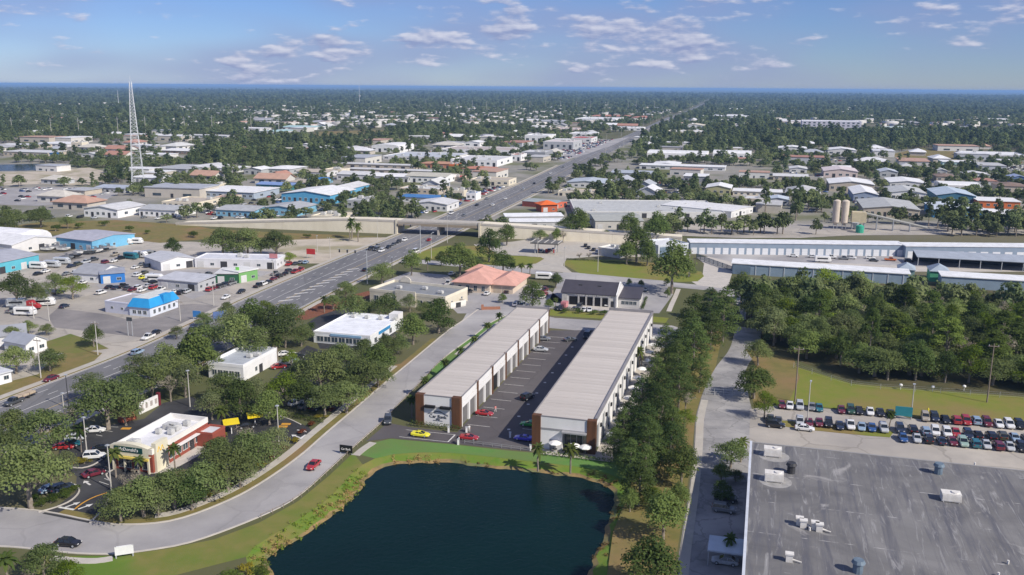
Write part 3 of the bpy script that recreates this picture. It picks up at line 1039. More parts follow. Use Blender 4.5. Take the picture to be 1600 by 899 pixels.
def make_proto(kind, seed):
    """returns W, H, trunk mesh, crown mesh, joined mesh"""
    rng = np.random.default_rng(seed)
    lm = LEAF.get(kind, LEAF['oak'])
    if kind in ('oak', 'pale', 'bright'):
        W_, H_ = 12.0, 9.5
        cl = []
        for i in range(9):
            a = 2 * math.pi * i / 9 + rng.normal() * 0.2
            r = 3.6 + rng.normal() * 0.5
            cl.append((r * math.cos(a), r * math.sin(a), 4.6 + rng.normal() * 0.7, 1.9 + rng.random() * .6, 1.9 + rng.random() * .6, 1.4 + rng.random() * .4))
        for i in range(6):
            a = 2 * math.pi * i / 6 + rng.random()
            r = 1.7 + rng.normal() * 0.4
            cl.append((r * math.cos(a), r * math.sin(a), 6.7 + rng.normal() * 0.5, 1.8 + rng.random() * .5, 1.8 + rng.random() * .5, 1.35))
        cl.append((rng.normal() * .4, rng.normal() * .4, 7.9, 1.7, 1.7, 1.2))
        v, f = leaf_cloud(cl, 4300 if kind == 'oak' else 3000, 0.38, rng=rng)
        tr = branchy(W_, H_, 0.42, 5.0, cl[:9:2] + cl[9:15:2], rng)
    elif kind == 'round':
        W_, H_ = 8.0, 8.5
        cl = []
        for i in range(7):
            a = 2 * math.pi * i / 7 + rng.normal() * 0.2
            cl.append((2.2 * math.cos(a), 2.2 * math.sin(a), 3.6 + rng.normal() * .6, 1.6 + .3 * rng.random(), 1.6, 1.5))
        for i in range(5):
            a = 2 * math.pi * i / 5 + rng.random()
            cl.append((1.4 * math.cos(a), 1.4 * math.sin(a), 5.7 + rng.normal() * .4, 1.5, 1.5, 1.4))
        cl.append((0, 0, 7.1, 1.4, 1.4, 1.3))
        v, f = leaf_cloud(cl, 3500, 0.34, rng=rng)
        tr = branchy(W_, H_, 0.28, 4.2, cl[:7:2], rng)
    elif kind == 'pine':
        W_, H_ = 8.0, 15.0
        cl = []
        for i in range(11):
            z = 8.0 + 6.0 * i / 10 + rng.normal() * .3
            a = 2.4 * i + rng.normal() * .4
            r = (2.6 - 1.9 * i / 10) * (0.8 + .4 * rng.random())
            cl.append((r * math.cos(a), r * math.sin(a), z, 1.5 + .5 * rng.random(), 1.5 + .5 * rng.random(), 0.8 + .3 * rng.random()))
        cl.append((0, 0, 14.2, 1.2, 1.2, .9))
        v, f = leaf_cloud(cl, 3200, 0.38, rng=rng)
        tr = branchy(W_, H_, 0.26, 13.0, cl[::2], rng, 0.015)
    elif kind == 'tall':
        W_, H_ = 8.0, 13.0
        cl = []
        for lev, (z, r, k) in enumerate(((3.2, 2.3, 6), (5.4, 2.5, 6), (7.6, 2.1, 6), (9.6, 1.5, 5), (11.2, .8, 3))):
            for i in range(k):
                a = 2 * math.pi * i / k + rng.random()
                s = 1.45 - 0.12 * lev
                cl.append((r * math.cos(a), r * math.sin(a), z + rng.normal() * .4, s + .4 * rng.random(), s + .3 * rng.random(), s * .8))
        cl.append((0, 0, 12.2, .9, .9, .9))
        v, f = leaf_cloud(cl, 4600, 0.32, rng=rng)
        tr = branchy(W_, H_, 0.24, 9.0, cl[:18:4], rng, 0.01)
    elif kind in ('shrub', 'ochre', 'red'):
        W_, H_ = 3.0, 2.0
        cl = [(rng.normal() * .6, rng.normal() * .6, 0.8 + .3 * rng.random(), .75, .75, .65) for _ in range(6)]
        v, f = leaf_cloud(cl, 520, 0.26, rng=rng, shell=.5)
        tr = MB()
        for c in cl[:4]:
            tr.tube((0, 0, -.1), c[:3], .06, .02, 5)
    elif kind == 'bare':
        W_, H_ = 9.0, 8.0
        cl = [(3 * math.cos(a) * rng.random(), 3 * math.sin(a) * rng.random(), 4 + 3.2 * rng.random(), 1.2, 1.2, 1.0) for a in np.linspace(0, 6.28, 13)]
        lm = pm('dry_twigs', (0.22, 0.19, 0.15), (0.30, 0.27, 0.2), scale=2, rough=1)
        v, f = leaf_cloud(cl, 1500, 0.22, rng=rng, shell=.3)
        tr = branchy(W_, H_, 0.28, 5.0, cl, rng)
    crown = fast_mesh(kind + '_crown', v, f, [lm])
    bark = BARK
    tmesh = tr.mesh(kind + '_trunk', bark)
    j = MB()
    j.v, j.f, j.m = list(tr.v), list(tr.f), [1] * len(tr.f)
    jm = bpy.data.meshes.new(kind + '_tree')
    base = len(j.v)
    vs = j.v + [tuple(p) for p in v]
    fs = j.f + [tuple(int(i) + base for i in q) for q in f]
    jm.from_pydata(vs, [], fs)
    jm.materials.append(lm)
    jm.materials.append(bark)
    jm.polygons.foreach_set('material_index', np.array([1] * len(tr.f) + [0] * len(f), np.int32))
    return W_, H_, tmesh, crown, jm


def make_palm(seed, fronds=26, L=2.6, H_=8.0, drop=1.0):
    rng = np.random.default_rng(seed)
    tr = MB()
    p = Vector((0, 0, -0.2))
    for i in range(6):
        q = Vector((0.05 * i * rng.normal(), 0.05 * i * rng.normal(), H_ * (i + 1) / 6))
        tr.tube(p, q, 0.24 - 0.012 * i, 0.23 - 0.012 * i, 7)
        p = q
    V_, F_ = [], []
    for k in range(fronds):
        a = 2.399 * k
        el = 1.25 - 1.9 * (k / fronds) * drop + rng.normal() * 0.1
        d = np.array([math.cos(a), math.sin(a)])
        n_ = np.array([-d[1], d[0]])
        ll = L * (0.85 + 0.3 * rng.random())
        prev = None
        for s in range(6):
            t = s / 5
            e = el - 1.35 * t * t
            r = ll * (t - 0.15 * t * t) * math.cos(el * 0.6)
            z = H_ + ll * (math.sin(el) * t - 0.55 * t * t)
            w = 0.42 * math.sin(math.pi * (0.12 + 0.83 * t)) * (L / 2.6)
            c = d * r
            cur = [(c[0] + n_[0] * w, c[1] + n_[1] * w, z - 0.45 * w), (c[0], c[1], z), (c[0] - n_[0] * w, c[1] - n_[1] * w, z - 0.45 * w)]
            b = len(V_)
            V_ += cur
            if prev is not None:
                F_ += [(prev, prev + 1, b + 1, b), (prev + 1, prev + 2, b + 2, b + 1)]
            prev = b
    crown = fast_mesh('palm_crown', np.array(V_), np.array(F_), [LEAF['palm']])
    tm = tr.mesh('palm_trunk', PALE_BARK)
    base = len(tr.v)
    jm = bpy.data.meshes.new('palm_tree')
    jm.from_pydata(tr.v + V_, [], tr.f + [tuple(i + base for i in q) for q in F_])
    jm.materials.append(LEAF['palm'])
    jm.materials.append(PALE_BARK)
    jm.polygons.foreach_set('material_index', np.array([1] * len(tr.f) + [0] * len(F_), np.int32))
    return 2 * L * 0.85, H_ + 1.2, tm, crown, jm


PROTO = {
    'oak': [make_proto('oak', s) for s in (1, 2, 3, 4)],
    'round': [make_proto('round', s) for s in (11, 12, 13)],
    'pine': [make_proto('pine', s) for s in (21, 22, 23)],
    'tall': [make_proto('tall', s) for s in (31, 32, 33)],
    'pale': [make_proto('pale', s) for s in (41, 42)],
    'bright': [make_proto('bright', s) for s in (43,)],
    'bare': [make_proto('bare', s) for s in (51, 52)],
    'shrub': [make_proto('shrub', s) for s in (61, 62)],
    'ochre': [make_proto('ochre', s) for s in (63,)],
    'red': [make_proto('red', s) for s in (64,)],
    'palm': [make_palm(71), make_palm(72, 22, 2.3, 6.0), make_palm(73, 30, 2.4, 9.0, 1.2)],
}
TREE_NAME = {'oak': 'oak_tree', 'round': 'leafy_tree', 'pine': 'pine_tree', 'tall': 'tall_tree', 'pale': 'pale_tree', 'bright': 'leafy_tree', 'bare': 'bare_tree',
             'shrub': 'shrub', 'ochre': 'shrub', 'red': 'shrub', 'palm': 'palm_tree'}
TREE_LOOK = {'oak': 'broad olive green oak', 'round': 'dense round green tree', 'pine': 'slender green pine', 'tall': 'tall dark green tree', 'pale': 'pale grey green tree',
             'bright': 'bright yellow green tree', 'bare': 'thin bare grey tree', 'shrub': 'low green shrub', 'ochre': 'low yellow shrub', 'red': 'low dark red shrub', 'palm': 'palm tree'}
TREE_CAT = {'shrub': 'shrub', 'ochre': 'shrub', 'red': 'shrub', 'palm': 'palm tree'}
TREES = []


def put_tree(kind, x, y, Wm, Hm, label, group=None, parts=True, z=0.0):
    W_, H_, tm, cm, jm = random.choice(PROTO[kind])
    ax = random.uniform(.86, 1.16)
    sc = (Wm / W_ * ax, Wm / W_ / ax, Hm / H_ * random.uniform(.92, 1.1))
    rz = random.random() * 6.28
    cat = TREE_CAT.get(kind, 'tree')
    TREES.append((x, y))
    if parts:
        t = thing(TREE_NAME[kind], label, cat, (x, y, z), rz, group)
        t.scale = sc
        ob('trunk' if cat != 'shrub' else 'stem', tm, t)
        ob('crown' if cat != 'shrub' else 'foliage', cm, t)
    else:
        t = ob(TREE_NAME[kind], jm, None, (x, y, z), rz, sc)
        tag(t, label, cat, group)
    return t


CROWN_MID = {'oak': .6, 'pale': .6, 'bright': .6, 'round': .58, 'pine': .75, 'tall': .55, 'bare': .65, 'shrub': .5, 'ochre': .5, 'red': .5, 'palm': .9}
ASPECT = {'oak': .8, 'pale': .82, 'bright': .85, 'round': 1.05, 'pine': 1.9, 'tall': 1.6, 'bare': .9, 'shrub': .66, 'ochre': .6, 'red': .6, 'palm': 1.75}


def crown_at(kind, cx, cy, wpx, aspect=None):
    """ground spot, width and height of a tree whose crown is centred at a picture position"""
    asp = aspect or ASPECT[kind]
    z = 3.0
    for _ in range(4):
        p = G(cx, cy, z)
        Wm = wpx / px_per_m(p)
        Hm = Wm * asp
        z = Hm * CROWN_MID[kind]
    return p.x, p.y, Wm, Hm


def tree_row(items, place, group, parts=True):
    """items: (kind, cx, cy, wpx[, aspect]); each gets an ordinal along the row so that the label finds it"""
    spots = [(it[0],) + crown_at(*it) for it in items]
    count = {}
    tot = {}
    for s in spots:
        tot[s[0]] = tot.get(s[0], 0) + 1
    for s in sorted(spots, key=lambda q: q[1]):
        k = s[0]
        count[k] = count.get(k, 0) + 1
        lab = TREE_LOOK[k] + ' ' + place if tot[k] == 1 else '%s %s, %s from west' % (TREE_LOOK[k], place, ordinal(count[k]))
        put_tree(k, s[1], s[2], s[3], s[4], lab, group, parts)


# ================================================================== vehicles
def ring(x, hw_, z0, z1, ch=0.12):
    return [(x, -hw_ + ch, z0), (x, hw_ - ch, z0), (x, hw_, z0 + ch), (x, hw_, z1 - ch), (x, hw_ - ch * 1.3, z1), (x, -hw_ + ch * 1.3, z1), (x, -hw_, z1 - ch), (x, -hw_, z0 + ch)]


CARDEF = {   # stations of the lower body (x, half width, z0, z1); greenhouse (base x0,x1, top x0,x1, base z, top z, half widths)
    'sedan': ([(-2.3, .72, .42, .80), (-2.15, .86, .28, .92), (-1.3, .90, .22, .96), (.9, .90, .22, .93), (1.8, .86, .24, .82), (2.2, .74, .30, .68), (2.3, .6, .38, .58)],
              (-1.75, 1.05, -1.0, .25, .92, 1.42, .80, .62)),
    'suv': ([(-2.25, .80, .45, 1.0), (-2.15, .92, .32, 1.08), (-1.2, .95, .28, 1.1), (.9, .95, .28, 1.08), (1.85, .92, .3, 1.0), (2.25, .82, .35, .85), (2.32, .7, .42, .7)],
            (-2.15, 1.1, -1.9, .35, 1.06, 1.72, .86, .70)),
    'pickup': ([(-2.75, .88, .5, 1.05), (-2.7, .95, .4, 1.08), (-.9, .97, .35, 1.08), (1.2, .97, .35, 1.1), (2.3, .94, .38, 1.05), (2.65, .85, .42, .9), (2.75, .75, .5, .75)],
               (-.75, 1.35, -.55, .6, 1.08, 1.82, .88, .74)),
    'van': ([(-2.6, .90, .4, 1.15), (-2.5, .98, .3, 1.2), (-1, 1.0, .28, 1.2), (1.2, 1.0, .28, 1.2), (2.1, .95, .3, 1.05), (2.5, .85, .36, .85), (2.6, .7, .45, .7)],
            (-2.55, 1.9, -2.45, 1.0, 1.18, 2.1, .93, .82)),
    'coupe': ([(-2.15, .80, .40, .80), (-2.05, .93, .25, .88), (-1.2, .97, .18, .86), (.8, .94, .18, .78), (1.7, .93, .2, .72), (2.15, .8, .26, .55), (2.25, .6, .32, .45)],
              (-1.35, 1.0, -.7, .15, .82, 1.18, .74, .55)),
}
WHEELS = {'sedan': (1.38, .33), 'suv': (1.38, .37), 'pickup': (1.75, .40), 'van': (1.6, .36), 'coupe': (1.32, .34)}


def car_meshes(kind):
    st, (bx0, bx1, tx0, tx1, bz, tz, hb, ht) = CARDEF[kind]
    body = MB()
    body.loft([ring(*s) for s in st])
    if kind == 'pickup':                      # open bed behind the cab
        body.box(-2.6, -.95, -.82, .82, 1.05, 1.09, 1)
    roof = MB()
    e = 0.06
    roof.loft([[(tx0 - e, -ht - e, tz - .03), (tx0 - e, ht + e, tz - .03), (tx1 + e, ht + e, tz - .03), (tx1 + e, -ht - e, tz - .03)],
               [(tx0 + .1, -ht + .08, tz + .05), (tx0 + .1, ht - .08, tz + .05), (tx1 - .15, ht - .08, tz + .05), (tx1 - .15, -ht + .08, tz + .05)]])
    for sy in (-1, 1):                        # pillars
        roof.tube((bx1, sy * (hb - .02), bz), (tx1 + .02, sy * (ht + .02), tz), .05, .05, 4)
        roof.tube((bx0, sy * (hb - .02), bz), (tx0 - .02, sy * (ht + .02), tz), .08, .06, 4)
        roof.tube(((bx0 + bx1) / 2, sy * (hb + .005), bz), ((tx0 + tx1) / 2, sy * (ht + .01), tz), .05, .05, 4)
    gl = MB()
    gl.loft([[(bx0, -hb, bz - .05), (bx0, hb, bz - .05), (bx1, hb, bz - .05), (bx1, -hb, bz - .05)], [(tx0, -ht, tz), (tx0, ht, tz), (tx1, ht, tz), (tx1, -ht, tz)]])
    wx, wr = WHEELS[kind]
    wheel = MB()
    wheel.tube((0, -.11, 0), (0, .11, 0), wr, wr, 12)
    rim = MB()
    rim.tube((0, -.125, 0), (0, .125, 0), wr * .62, wr * .62, 8)
    hx = st[-2][0]
    hz = st[-2][3] - .06
    head = MB()
    head.box(-.08, .06, -.16, .16, -.07, .07)
    joined = MB()
    for part, mi in ((body, 0), (roof, 0), (gl, 1)):
        joined.add(part.v, part.f, mi)
    for sx in (-1, 1):
        for sy in (-1, 1):
            joined.add([(v[0] + sx * wx, v[1] + sy * .82, v[2] + wr) for v in wheel.v], wheel.f, 2)
    hw_ = st[-2][1]
    return dict(body=body.mesh(kind + '_body', [PAINT, DARK]), roof=roof.mesh(kind + '_roof', PAINT), glass=gl.mesh(kind + '_glass', CARGLASS), wheel=wheel.mesh(kind + '_wheel', TYRE),
                rim=rim.mesh(kind + '_rim', STEEL), head=head.mesh(kind + '_lamp', pm('lamp_lens', (.75, .75, .72), rough=.15)), tail=head.mesh(kind + '_tail', pm('tail_lens', (.35, .02, .02), rough=.2)),
                joined=joined.mesh(kind, [PAINT, CARGLASS, TYRE]), wx=wx, wr=wr, hx=hx, hz=hz, hw=hw_, tx=st[0][0], tz=st[0][3] - .05, tw=st[0][1])


CARM = {k: car_meshes(k) for k in CARDEF}
CC = dict(white=(.75, .75, .74), silver=(.48, .50, .52), grey=(.20, .21, .22), black=(.012, .012, .014), navy=(.02, .03, .06), blue=(.03, .09, .26), lightblue=(.28, .38, .50), red=(.36, .025, .028), maroon=(.14, .015, .03),
          green=(.02, .07, .045), beige=(.36, .32, .26), teal=(.02, .14, .18), paleg=(.30, .42, .36), yellow=(.78, .72, .04), vgreen=(.02, .30, .03), vblue=(.06, .05, .55), olive=(.07, .07, .04), darkgrey=(.06, .065, .07),
          orange=(.55, .14, .02))
CNAME = dict(paleg='pale green', vgreen='bright green', vblue='bright blue', darkgrey='dark grey', lightblue='light blue')
KNAME = dict(sedan='saloon car', suv='tall SUV', pickup='pickup truck', van='van', coupe='low sports car')
NCARS = 0


def car(kind, p, ang, col, label, group=None, parts=True, cat=None):
    global NCARS
    NCARS += 1
    M_ = CARM[kind]
    c = CC[col]
    nm = {'sedan': 'parked_car', 'suv': 'parked_suv', 'pickup': 'pickup_truck', 'van': 'van', 'coupe': 'sports_car'}[kind]
    cat = cat or {'pickup': 'pickup truck', 'van': 'van'}.get(kind, 'car')
    z = 0.12 if len(p) < 3 else p[2]
    if not parts:
        return tag(ob(nm, M_['joined'], None, (p[0], p[1], z), ang, color=c), label, cat, group)
    t = thing(nm, label, cat, (p[0], p[1], z), ang, group)
    b = ob('body', M_['body'], t, color=c)
    r_ = ob('cab_roof', M_['roof'], t, color=c)
    ob('windows', M_['glass'], t)
    for sx in (-1, 1):
        for sy in (-1, 1):
            w = ob('wheel', M_['wheel'], t, (sx * M_['wx'], sy * .82, M_['wr']))
            ob('rim', M_['rim'], w)
    for sy in (-1, 1):
        ob('headlight', M_['head'], t, (M_['hx'], sy * (M_['hw'] - .22), M_['hz']))
        ob('tail_light', M_['tail'], t, (M_['tx'] + .02, sy * (M_['tw'] - .2), M_['tz']))
    return t


def hw_dir(px, z=0.1):
    q = np.array(G2(*px))
    i = int(np.argmin(np.linalg.norm(hw - q, axis=1)))
    return math.atan2(_tt[i][1], _tt[i][0])

# ================================================================== buildings
_ub = MB().box(-.5, .5, -.5, .5, 0, 1)
UNIT = {}


def unit(mat, tagname):
    if (mat.name, tagname) not in UNIT:
        m_ = MB()
        if tagname == 'sheet':      # door leaf with two sunk panels lines
            m_.box(-.5, .5, -.5, .5, 0, 1)
            for k in range(4):
                m_.box(-.47, .47, -.62, -.5, .04 + k * .24, .24 + k * .24)
        elif tagname == 'frame':
            m_.box(-.5, .5, -.5, .5, 0, .07)
            m_.box(-.5, .5, -.5, .5, .93, 1)
            m_.box(-.5, -.45, -.5, .5, .07, .93)
            m_.box(.45, .5, -.5, .5, .07, .93)
            m_.box(-.018, .018, -.5, .5, .07, .93)
        elif tagname == 'pane':
            m_.box(-.45, .45, -.25, .25, .07, .93)
        else:
            m_.box(-.5, .5, -.5, .5, 0, 1)
        UNIT[(mat.name, tagname)] = m_.mesh(mat.name + '_' + tagname, mat)
    return UNIT[(mat.name, tagname)]


FRAME_M = pm('window_frame', (.62, .62, .60), rough=.5)
SIDE_ROT = {'f': 0.0, 'r': math.pi / 2, 'b': math.pi, 'l': -math.pi / 2}


def side_point(side, u, w, d):
    return {'f': (u, 0.0), 'r': (w / 2, d / 2 + u), 'b': (-u, d), 'l': (-w / 2, d / 2 - u)}[side]


def window(t, side, u, z, ww, wh, w, d, frame=None, glass=None):
    x, y = side_point(side, u, w, d)
    o = ob('window', unit(frame or FRAME_M, 'frame'), t, (x, y, z), SIDE_ROT[side], (ww, .16, wh))
    ob('pane', unit(glass or GLASS, 'pane'), o)
    return o


def door(t, side, u, dw, dh, w, d, mat, name='door', z=0.0):
    x, y = side_point(side, u, w, d)
    return ob(name, unit(mat, 'sheet'), t, (x, y, z), SIDE_ROT[side], (dw, .14, dh))


def gable_mesh(w, d, h, rise, over=.5, axis='x', th=.25):
    """two pitched slopes (a roof part) and, separately, the gable triangles of the wall"""
    m_, tri = MB(), MB()
    if axis == 'x':
        y0, y1, ym = -over, d + over, d / 2
        x0, x1 = -w / 2 - over, w / 2 + over
        zb = h - rise * over / (d / 2)
        for (ya, za, yb, zb_) in ((y0, zb, ym, h + rise), (ym, h + rise, y1, zb)):
            m_.add([(x0, ya, za), (x1, ya, za), (x1, yb, zb_), (x0, yb, zb_), (x0, ya, za + th), (x1, ya, za + th), (x1, yb, zb_ + th), (x0, yb, zb_ + th)],
                   [(4, 5, 6, 7), (3, 2, 1, 0), (0, 1, 5, 4), (1, 2, 6, 5), (2, 3, 7, 6), (3, 0, 4, 7)])
        for x in (-w / 2, w / 2):
            tri.add([(x, 0, h), (x, d, h), (x, d / 2, h + rise)], [(0, 1, 2)])
    else:
        x0, x1 = -w / 2 - over, w / 2 + over
        y0, y1 = -over, d + over
        zb = h - rise * over / (w / 2)
        for (xa, za, xb, zb_) in ((x0, zb, 0, h + rise), (0, h + rise, x1, zb)):
            m_.add([(xa, y0, za), (xb, y0, zb_), (xb, y1, zb_), (xa, y1, za), (xa, y0, za + th), (xb, y0, zb_ + th), (xb, y1, zb_ + th), (xa, y1, za + th)],
                   [(4, 5, 6, 7), (3, 2, 1, 0), (0, 1, 5, 4), (1, 2, 6, 5), (2, 3, 7, 6), (3, 0, 4, 7)])
        for y in (0, d):
            tri.add([(-w / 2, y, h), (w / 2, y, h), (0, y, h + rise)], [(0, 1, 2)])
    return m_, tri


def hip_mesh(w, d, h, rise, over=.6):
    m_ = MB()
    x0, x1, y0, y1 = -w / 2 - over, w / 2 + over, -over, d + over
    k = min(w, d) / 2 + over
    if w >= d:
        r0, r1 = (x0 + k, (y0 + y1) / 2), (x1 - k, (y0 + y1) / 2)
    else:
        r0, r1 = ((x0 + x1) / 2, y0 + k), ((x0 + x1) / 2, y1 - k)
    vs = [(x0, y0, h), (x1, y0, h), (x1, y1, h), (x0, y1, h), (*r0, h + rise), (*r1, h + rise), (x0, y0, h - .2), (x1, y0, h - .2), (x1, y1, h - .2), (x0, y1, h - .2)]
    fs = [(0, 1, 5, 4), (2, 3, 4, 5), (1, 2, 5), (3, 0, 4)] if w >= d else [(0, 1, 4), (1, 2, 5, 4), (2, 3, 5), (3, 0, 4, 5)]
    fs += [(0, 6, 7, 1), (1, 7, 8, 2), (2, 8, 9, 3), (3, 9, 6, 0), (9, 8, 7, 6)]
    return m_.add(vs, fs)


def building(label, A, B, depth, h, roof='flat', wc=(.6, .58, .54), rc=(.45, .45, .46), rise=None, axis='x', name='commercial_building', cat='building', group=None, parapet=.5, z=0.0, over=.4, pc=None):
    A, B = np.array(A[:2]), np.array(B[:2])
    w = float(np.linalg.norm(B - A))
    c = (A + B) / 2
    ang = math.atan2(B[1] - A[1], B[0] - A[0])
    t = thing(name, label, cat, (c[0], c[1], z), ang, group)
    mid = c + np.array([-math.sin(ang), math.cos(ang)]) * depth / 2
    EXCL_RECT.append((mid[0], mid[1], w / 2 + 1.5, depth / 2 + 1.5, ang))
    wl_ = MB()
    wl_.box(-w / 2, w / 2, 0, depth, 0, h, top=False, bottom=False)
    rf = MB()
    if roof == 'flat':
        wl_.add([], [])
        rf.box(-w / 2 + .3, w / 2 - .3, .3, depth - .3, h - parapet - .2, h - parapet)
        pp = MB()
        for a in ((-w / 2 - .05, w / 2 + .05, -.05, .3), (-w / 2 - .05, w / 2 + .05, depth - .3, depth + .05)):
            pp.box(a[0], a[1], a[2], a[3], h - parapet - .1, h + .12)
        for a in ((-w / 2 - .05, -w / 2 + .3), (w / 2 - .3, w / 2 + .05)):
            pp.box(a[0], a[1], .3, depth - .3, h - parapet - .1, h + .12)
        ob('parapet', pp.mesh('parapet', WALLC), t, color=pc or tuple(min(.8, x * 1.15) for x in wc))
    elif roof == 'slab':
        rf.box(-w / 2 - over, w / 2 + over, -over, depth + over, h, h + .35)
    elif roof == 'gable':
        rise = rise or min(w, depth) * .16
        rf, tri = gable_mesh(w, depth, h, rise, over, axis)
        wl_.add(tri.v, tri.f)
    elif roof == 'hip':
        rise = rise or min(w, depth) * .2
        rf = hip_mesh(w, depth, h, rise, over)
    elif roof == 'shed':
        rise = rise or 1.2
        rf.add([(-w / 2 - over, -over, h), (w / 2 + over, -over, h), (w / 2 + over, depth + over, h + rise), (-w / 2 - over, depth + over, h + rise),
                (-w / 2 - over, -over, h + .3), (w / 2 + over, -over, h + .3), (w / 2 + over, depth + over, h + rise + .3), (-w / 2 - over, depth + over, h + rise + .3)],
               [(4, 5, 6, 7), (3, 2, 1, 0), (0, 1, 5, 4), (1, 2, 6, 5), (2, 3, 7, 6), (3, 0, 4, 7)])
    elif roof == 'arch':
        n = 9
        ys = [(depth / 2) * (1 - math.cos(math.pi * i / n)) for i in range(n + 1)]
        zs = [h + (rise or 3) * math.sin(math.pi * i / n) for i in range(n + 1)]
        if axis == 'x':
            rf.add([(-w / 2, y, q) for y, q in zip(ys, zs)] + [(w / 2, y, q) for y, q in zip(ys, zs)], [(i, n + 1 + i, n + 2 + i, i + 1) for i in range(n)] + [tuple(range(n, -1, -1)), tuple(range(n + 1, 2 * n + 2))])
        else:
            xs = [-(w / 2) * math.cos(math.pi * i / n) for i in range(n + 1)]
            rf.add([(x, 0, q) for x, q in zip(xs, zs)] + [(x, depth, q) for x, q in zip(xs, zs)], [(i, i + 1, n + 2 + i, n + 1 + i) for i in range(n)] + [tuple(range(0, n + 1)), tuple(range(2 * n + 1, n, -1))])
    ob('wall', wl_.mesh('wall', WALLC), t, color=wc)
    t_roof = ob('roof', rf.mesh('roof', ROOFC), t, color=rc)
    return t, w, t_roof


HVAC_M = pm('rooftop_unit', (.55, .55, .53), (.42, .42, .41), scale=1.5, rough=.6)


def hvac(roof, x, y, z, sx=1.6, sy=1.2, sz=1.1, mat=None):
    m_ = MB()
    m_.box(-sx / 2, sx / 2, -sy / 2, sy / 2, .15, sz)
    m_.box(-sx / 2 + .1, sx / 2 - .1, -sy / 2 - .05, -sy / 2, .3, sz - .2)
    m_.cyl(sx * .2, 0, sz, sz + .18, min(sx, sy) * .32, n=10)
    for a in (-1, 1):
        m_.box(a * sx * .4 - .06, a * sx * .4 + .06, -sy / 2, sy / 2, 0, .15)
    return ob('rooftop_unit', m_.mesh('rooftop_unit', mat or HVAC_M), roof, (x, y, z))


_dg = None


def lettering(txt, size, mat, parent, loc, rot=(math.pi / 2, 0, 0), name='lettering', width=None):
    cu_ = bpy.data.curves.new(name, 'FONT')
    cu_.body = txt
    cu_.size = size
    cu_.align_x = 'CENTER'
    cu_.align_y = 'CENTER'
    cu_.extrude = .03
    cu_.resolution_u = 2
    o = bpy.data.objects.new(name, cu_)
    COL.objects.link(o)
    dg = bpy.context.evaluated_depsgraph_get()
    me = bpy.data.meshes.new_from_object(o.evaluated_get(dg))
    bpy.data.objects.remove(o)
    me.materials.append(mat)
    if width and len(me.vertices):
        co = np.empty(len(me.vertices) * 3)
        me.vertices.foreach_get('co', co)
        s = width / (co[::3].max() - co[::3].min())
        co[::3] *= s
        me.vertices.foreach_set('co', co)
    q = ob(name, me, parent, loc)
    q.rotation_euler = rot
    return q


BLACKP = pm('black_paint', (.015, .015, .016), rough=.5)
WOODC = pm('brown_cladding', (.13, .058, .026), (.085, .040, .02), scale=.9, rough=.7, stretch=(1, 1, .15))
WHITEP = pm('white_panel', (.74, .73, .72), (.68, .67, .66), scale=.25, rough=.6)
GREYB = pm('grey_band', (.30, .30, .31), rough=.7)
ROLLER = pm('roller_door', (.17, .165, .165), (.14, .135, .135), scale=.5, rough=.6, stretch=(.2, .2, 5))
PLANK = pm('roof_planks', (.52, .475, .43), (.43, .395, .36), scale=1.1, rough=.85, rnd=.07, stretch=(.16, 1.9, 1), detail=5, c3=(.55, .52, .485), scale3=.25, bump=.15, bscale=2)
TRIM = pm('roof_trim', (.26, .25, .26), rough=.6)
UMB_M = pm('canvas', (.80, .79, .76), rough=.9)


def umbrella(p, label, group):
    t = thing('patio_umbrella', label, 'umbrella', (p[0], p[1], .05), random.random(), group)
    n = 8
    m_ = MB()
    rim = [(1.5 * math.cos(2 * math.pi * i / n), 1.5 * math.sin(2 * math.pi * i / n), 2.15) for i in range(n)]
    mid = [(.8 * math.cos(2 * math.pi * i / n), .8 * math.sin(2 * math.pi * i / n), 2.5) for i in range(n)]
    low = [(1.5 * math.cos(2 * math.pi * i / n), 1.5 * math.sin(2 * math.pi * i / n), 2.0) for i in range(n)]
    m_.add(rim + mid + [(0, 0, 2.65)] + low, [(i, (i + 1) % n, n + (i + 1) % n, n + i) for i in range(n)] + [(n + i, n + (i + 1) % n, 2 * n) for i in range(n)] +
           [(2 * n + 1 + i, 2 * n + 1 + (i + 1) % n, (i + 1) % n, i) for i in range(n)])
    ob('canopy', m_.mesh('canopy', UMB_M), t)
    m_ = MB()
    m_.cyl(0, 0, 0, 2.6, .04, n=6)
    m_.cyl(0, 0, 0, .1, .35, n=10)
    ob('pole', m_.mesh('pole', STEEL), t)
    m_ = MB()
    m_.cyl(0, 0, .68, .74, .55, n=12)
    m_.cyl(0, 0, 0, .68, .05, n=6)
    k = thing('patio_table', label.replace('umbrella', 'round table under the umbrella').replace('white ', ''), 'table', (p[0] + .02, p[1] + .02, .05), 0, group.replace('umbrellas', 'tables'))
    ob('table_top', MB().cyl(0, 0, .68, .74, .55, n=12).mesh('table_top', DARK), k)
    ob('leg', MB().cyl(0, 0, 0, .68, .05, n=6).mesh('leg', DARK), k)
    return t


def roof_panels(t, w, L, z, pitch):
    n = int(L / pitch)
    pt = L / n
    m_ = MB()
    m_.box(-w / 2 + .25, w / 2 - .25, .02, pt - .02, 0, .12)
    me = m_.mesh('roof_panel', PLANK)
    for k in range(n):
        o = ob('roof_panel', me, t, (0, k * pt, z + random.uniform(0, .03)))
    m_ = MB()
    m_.box(-w / 2 + .2, w / 2 - .2, .1, L - .1, z - .25, z - .01)
    ob('roof_deck', m_.mesh('roof_deck', TRIM), t)


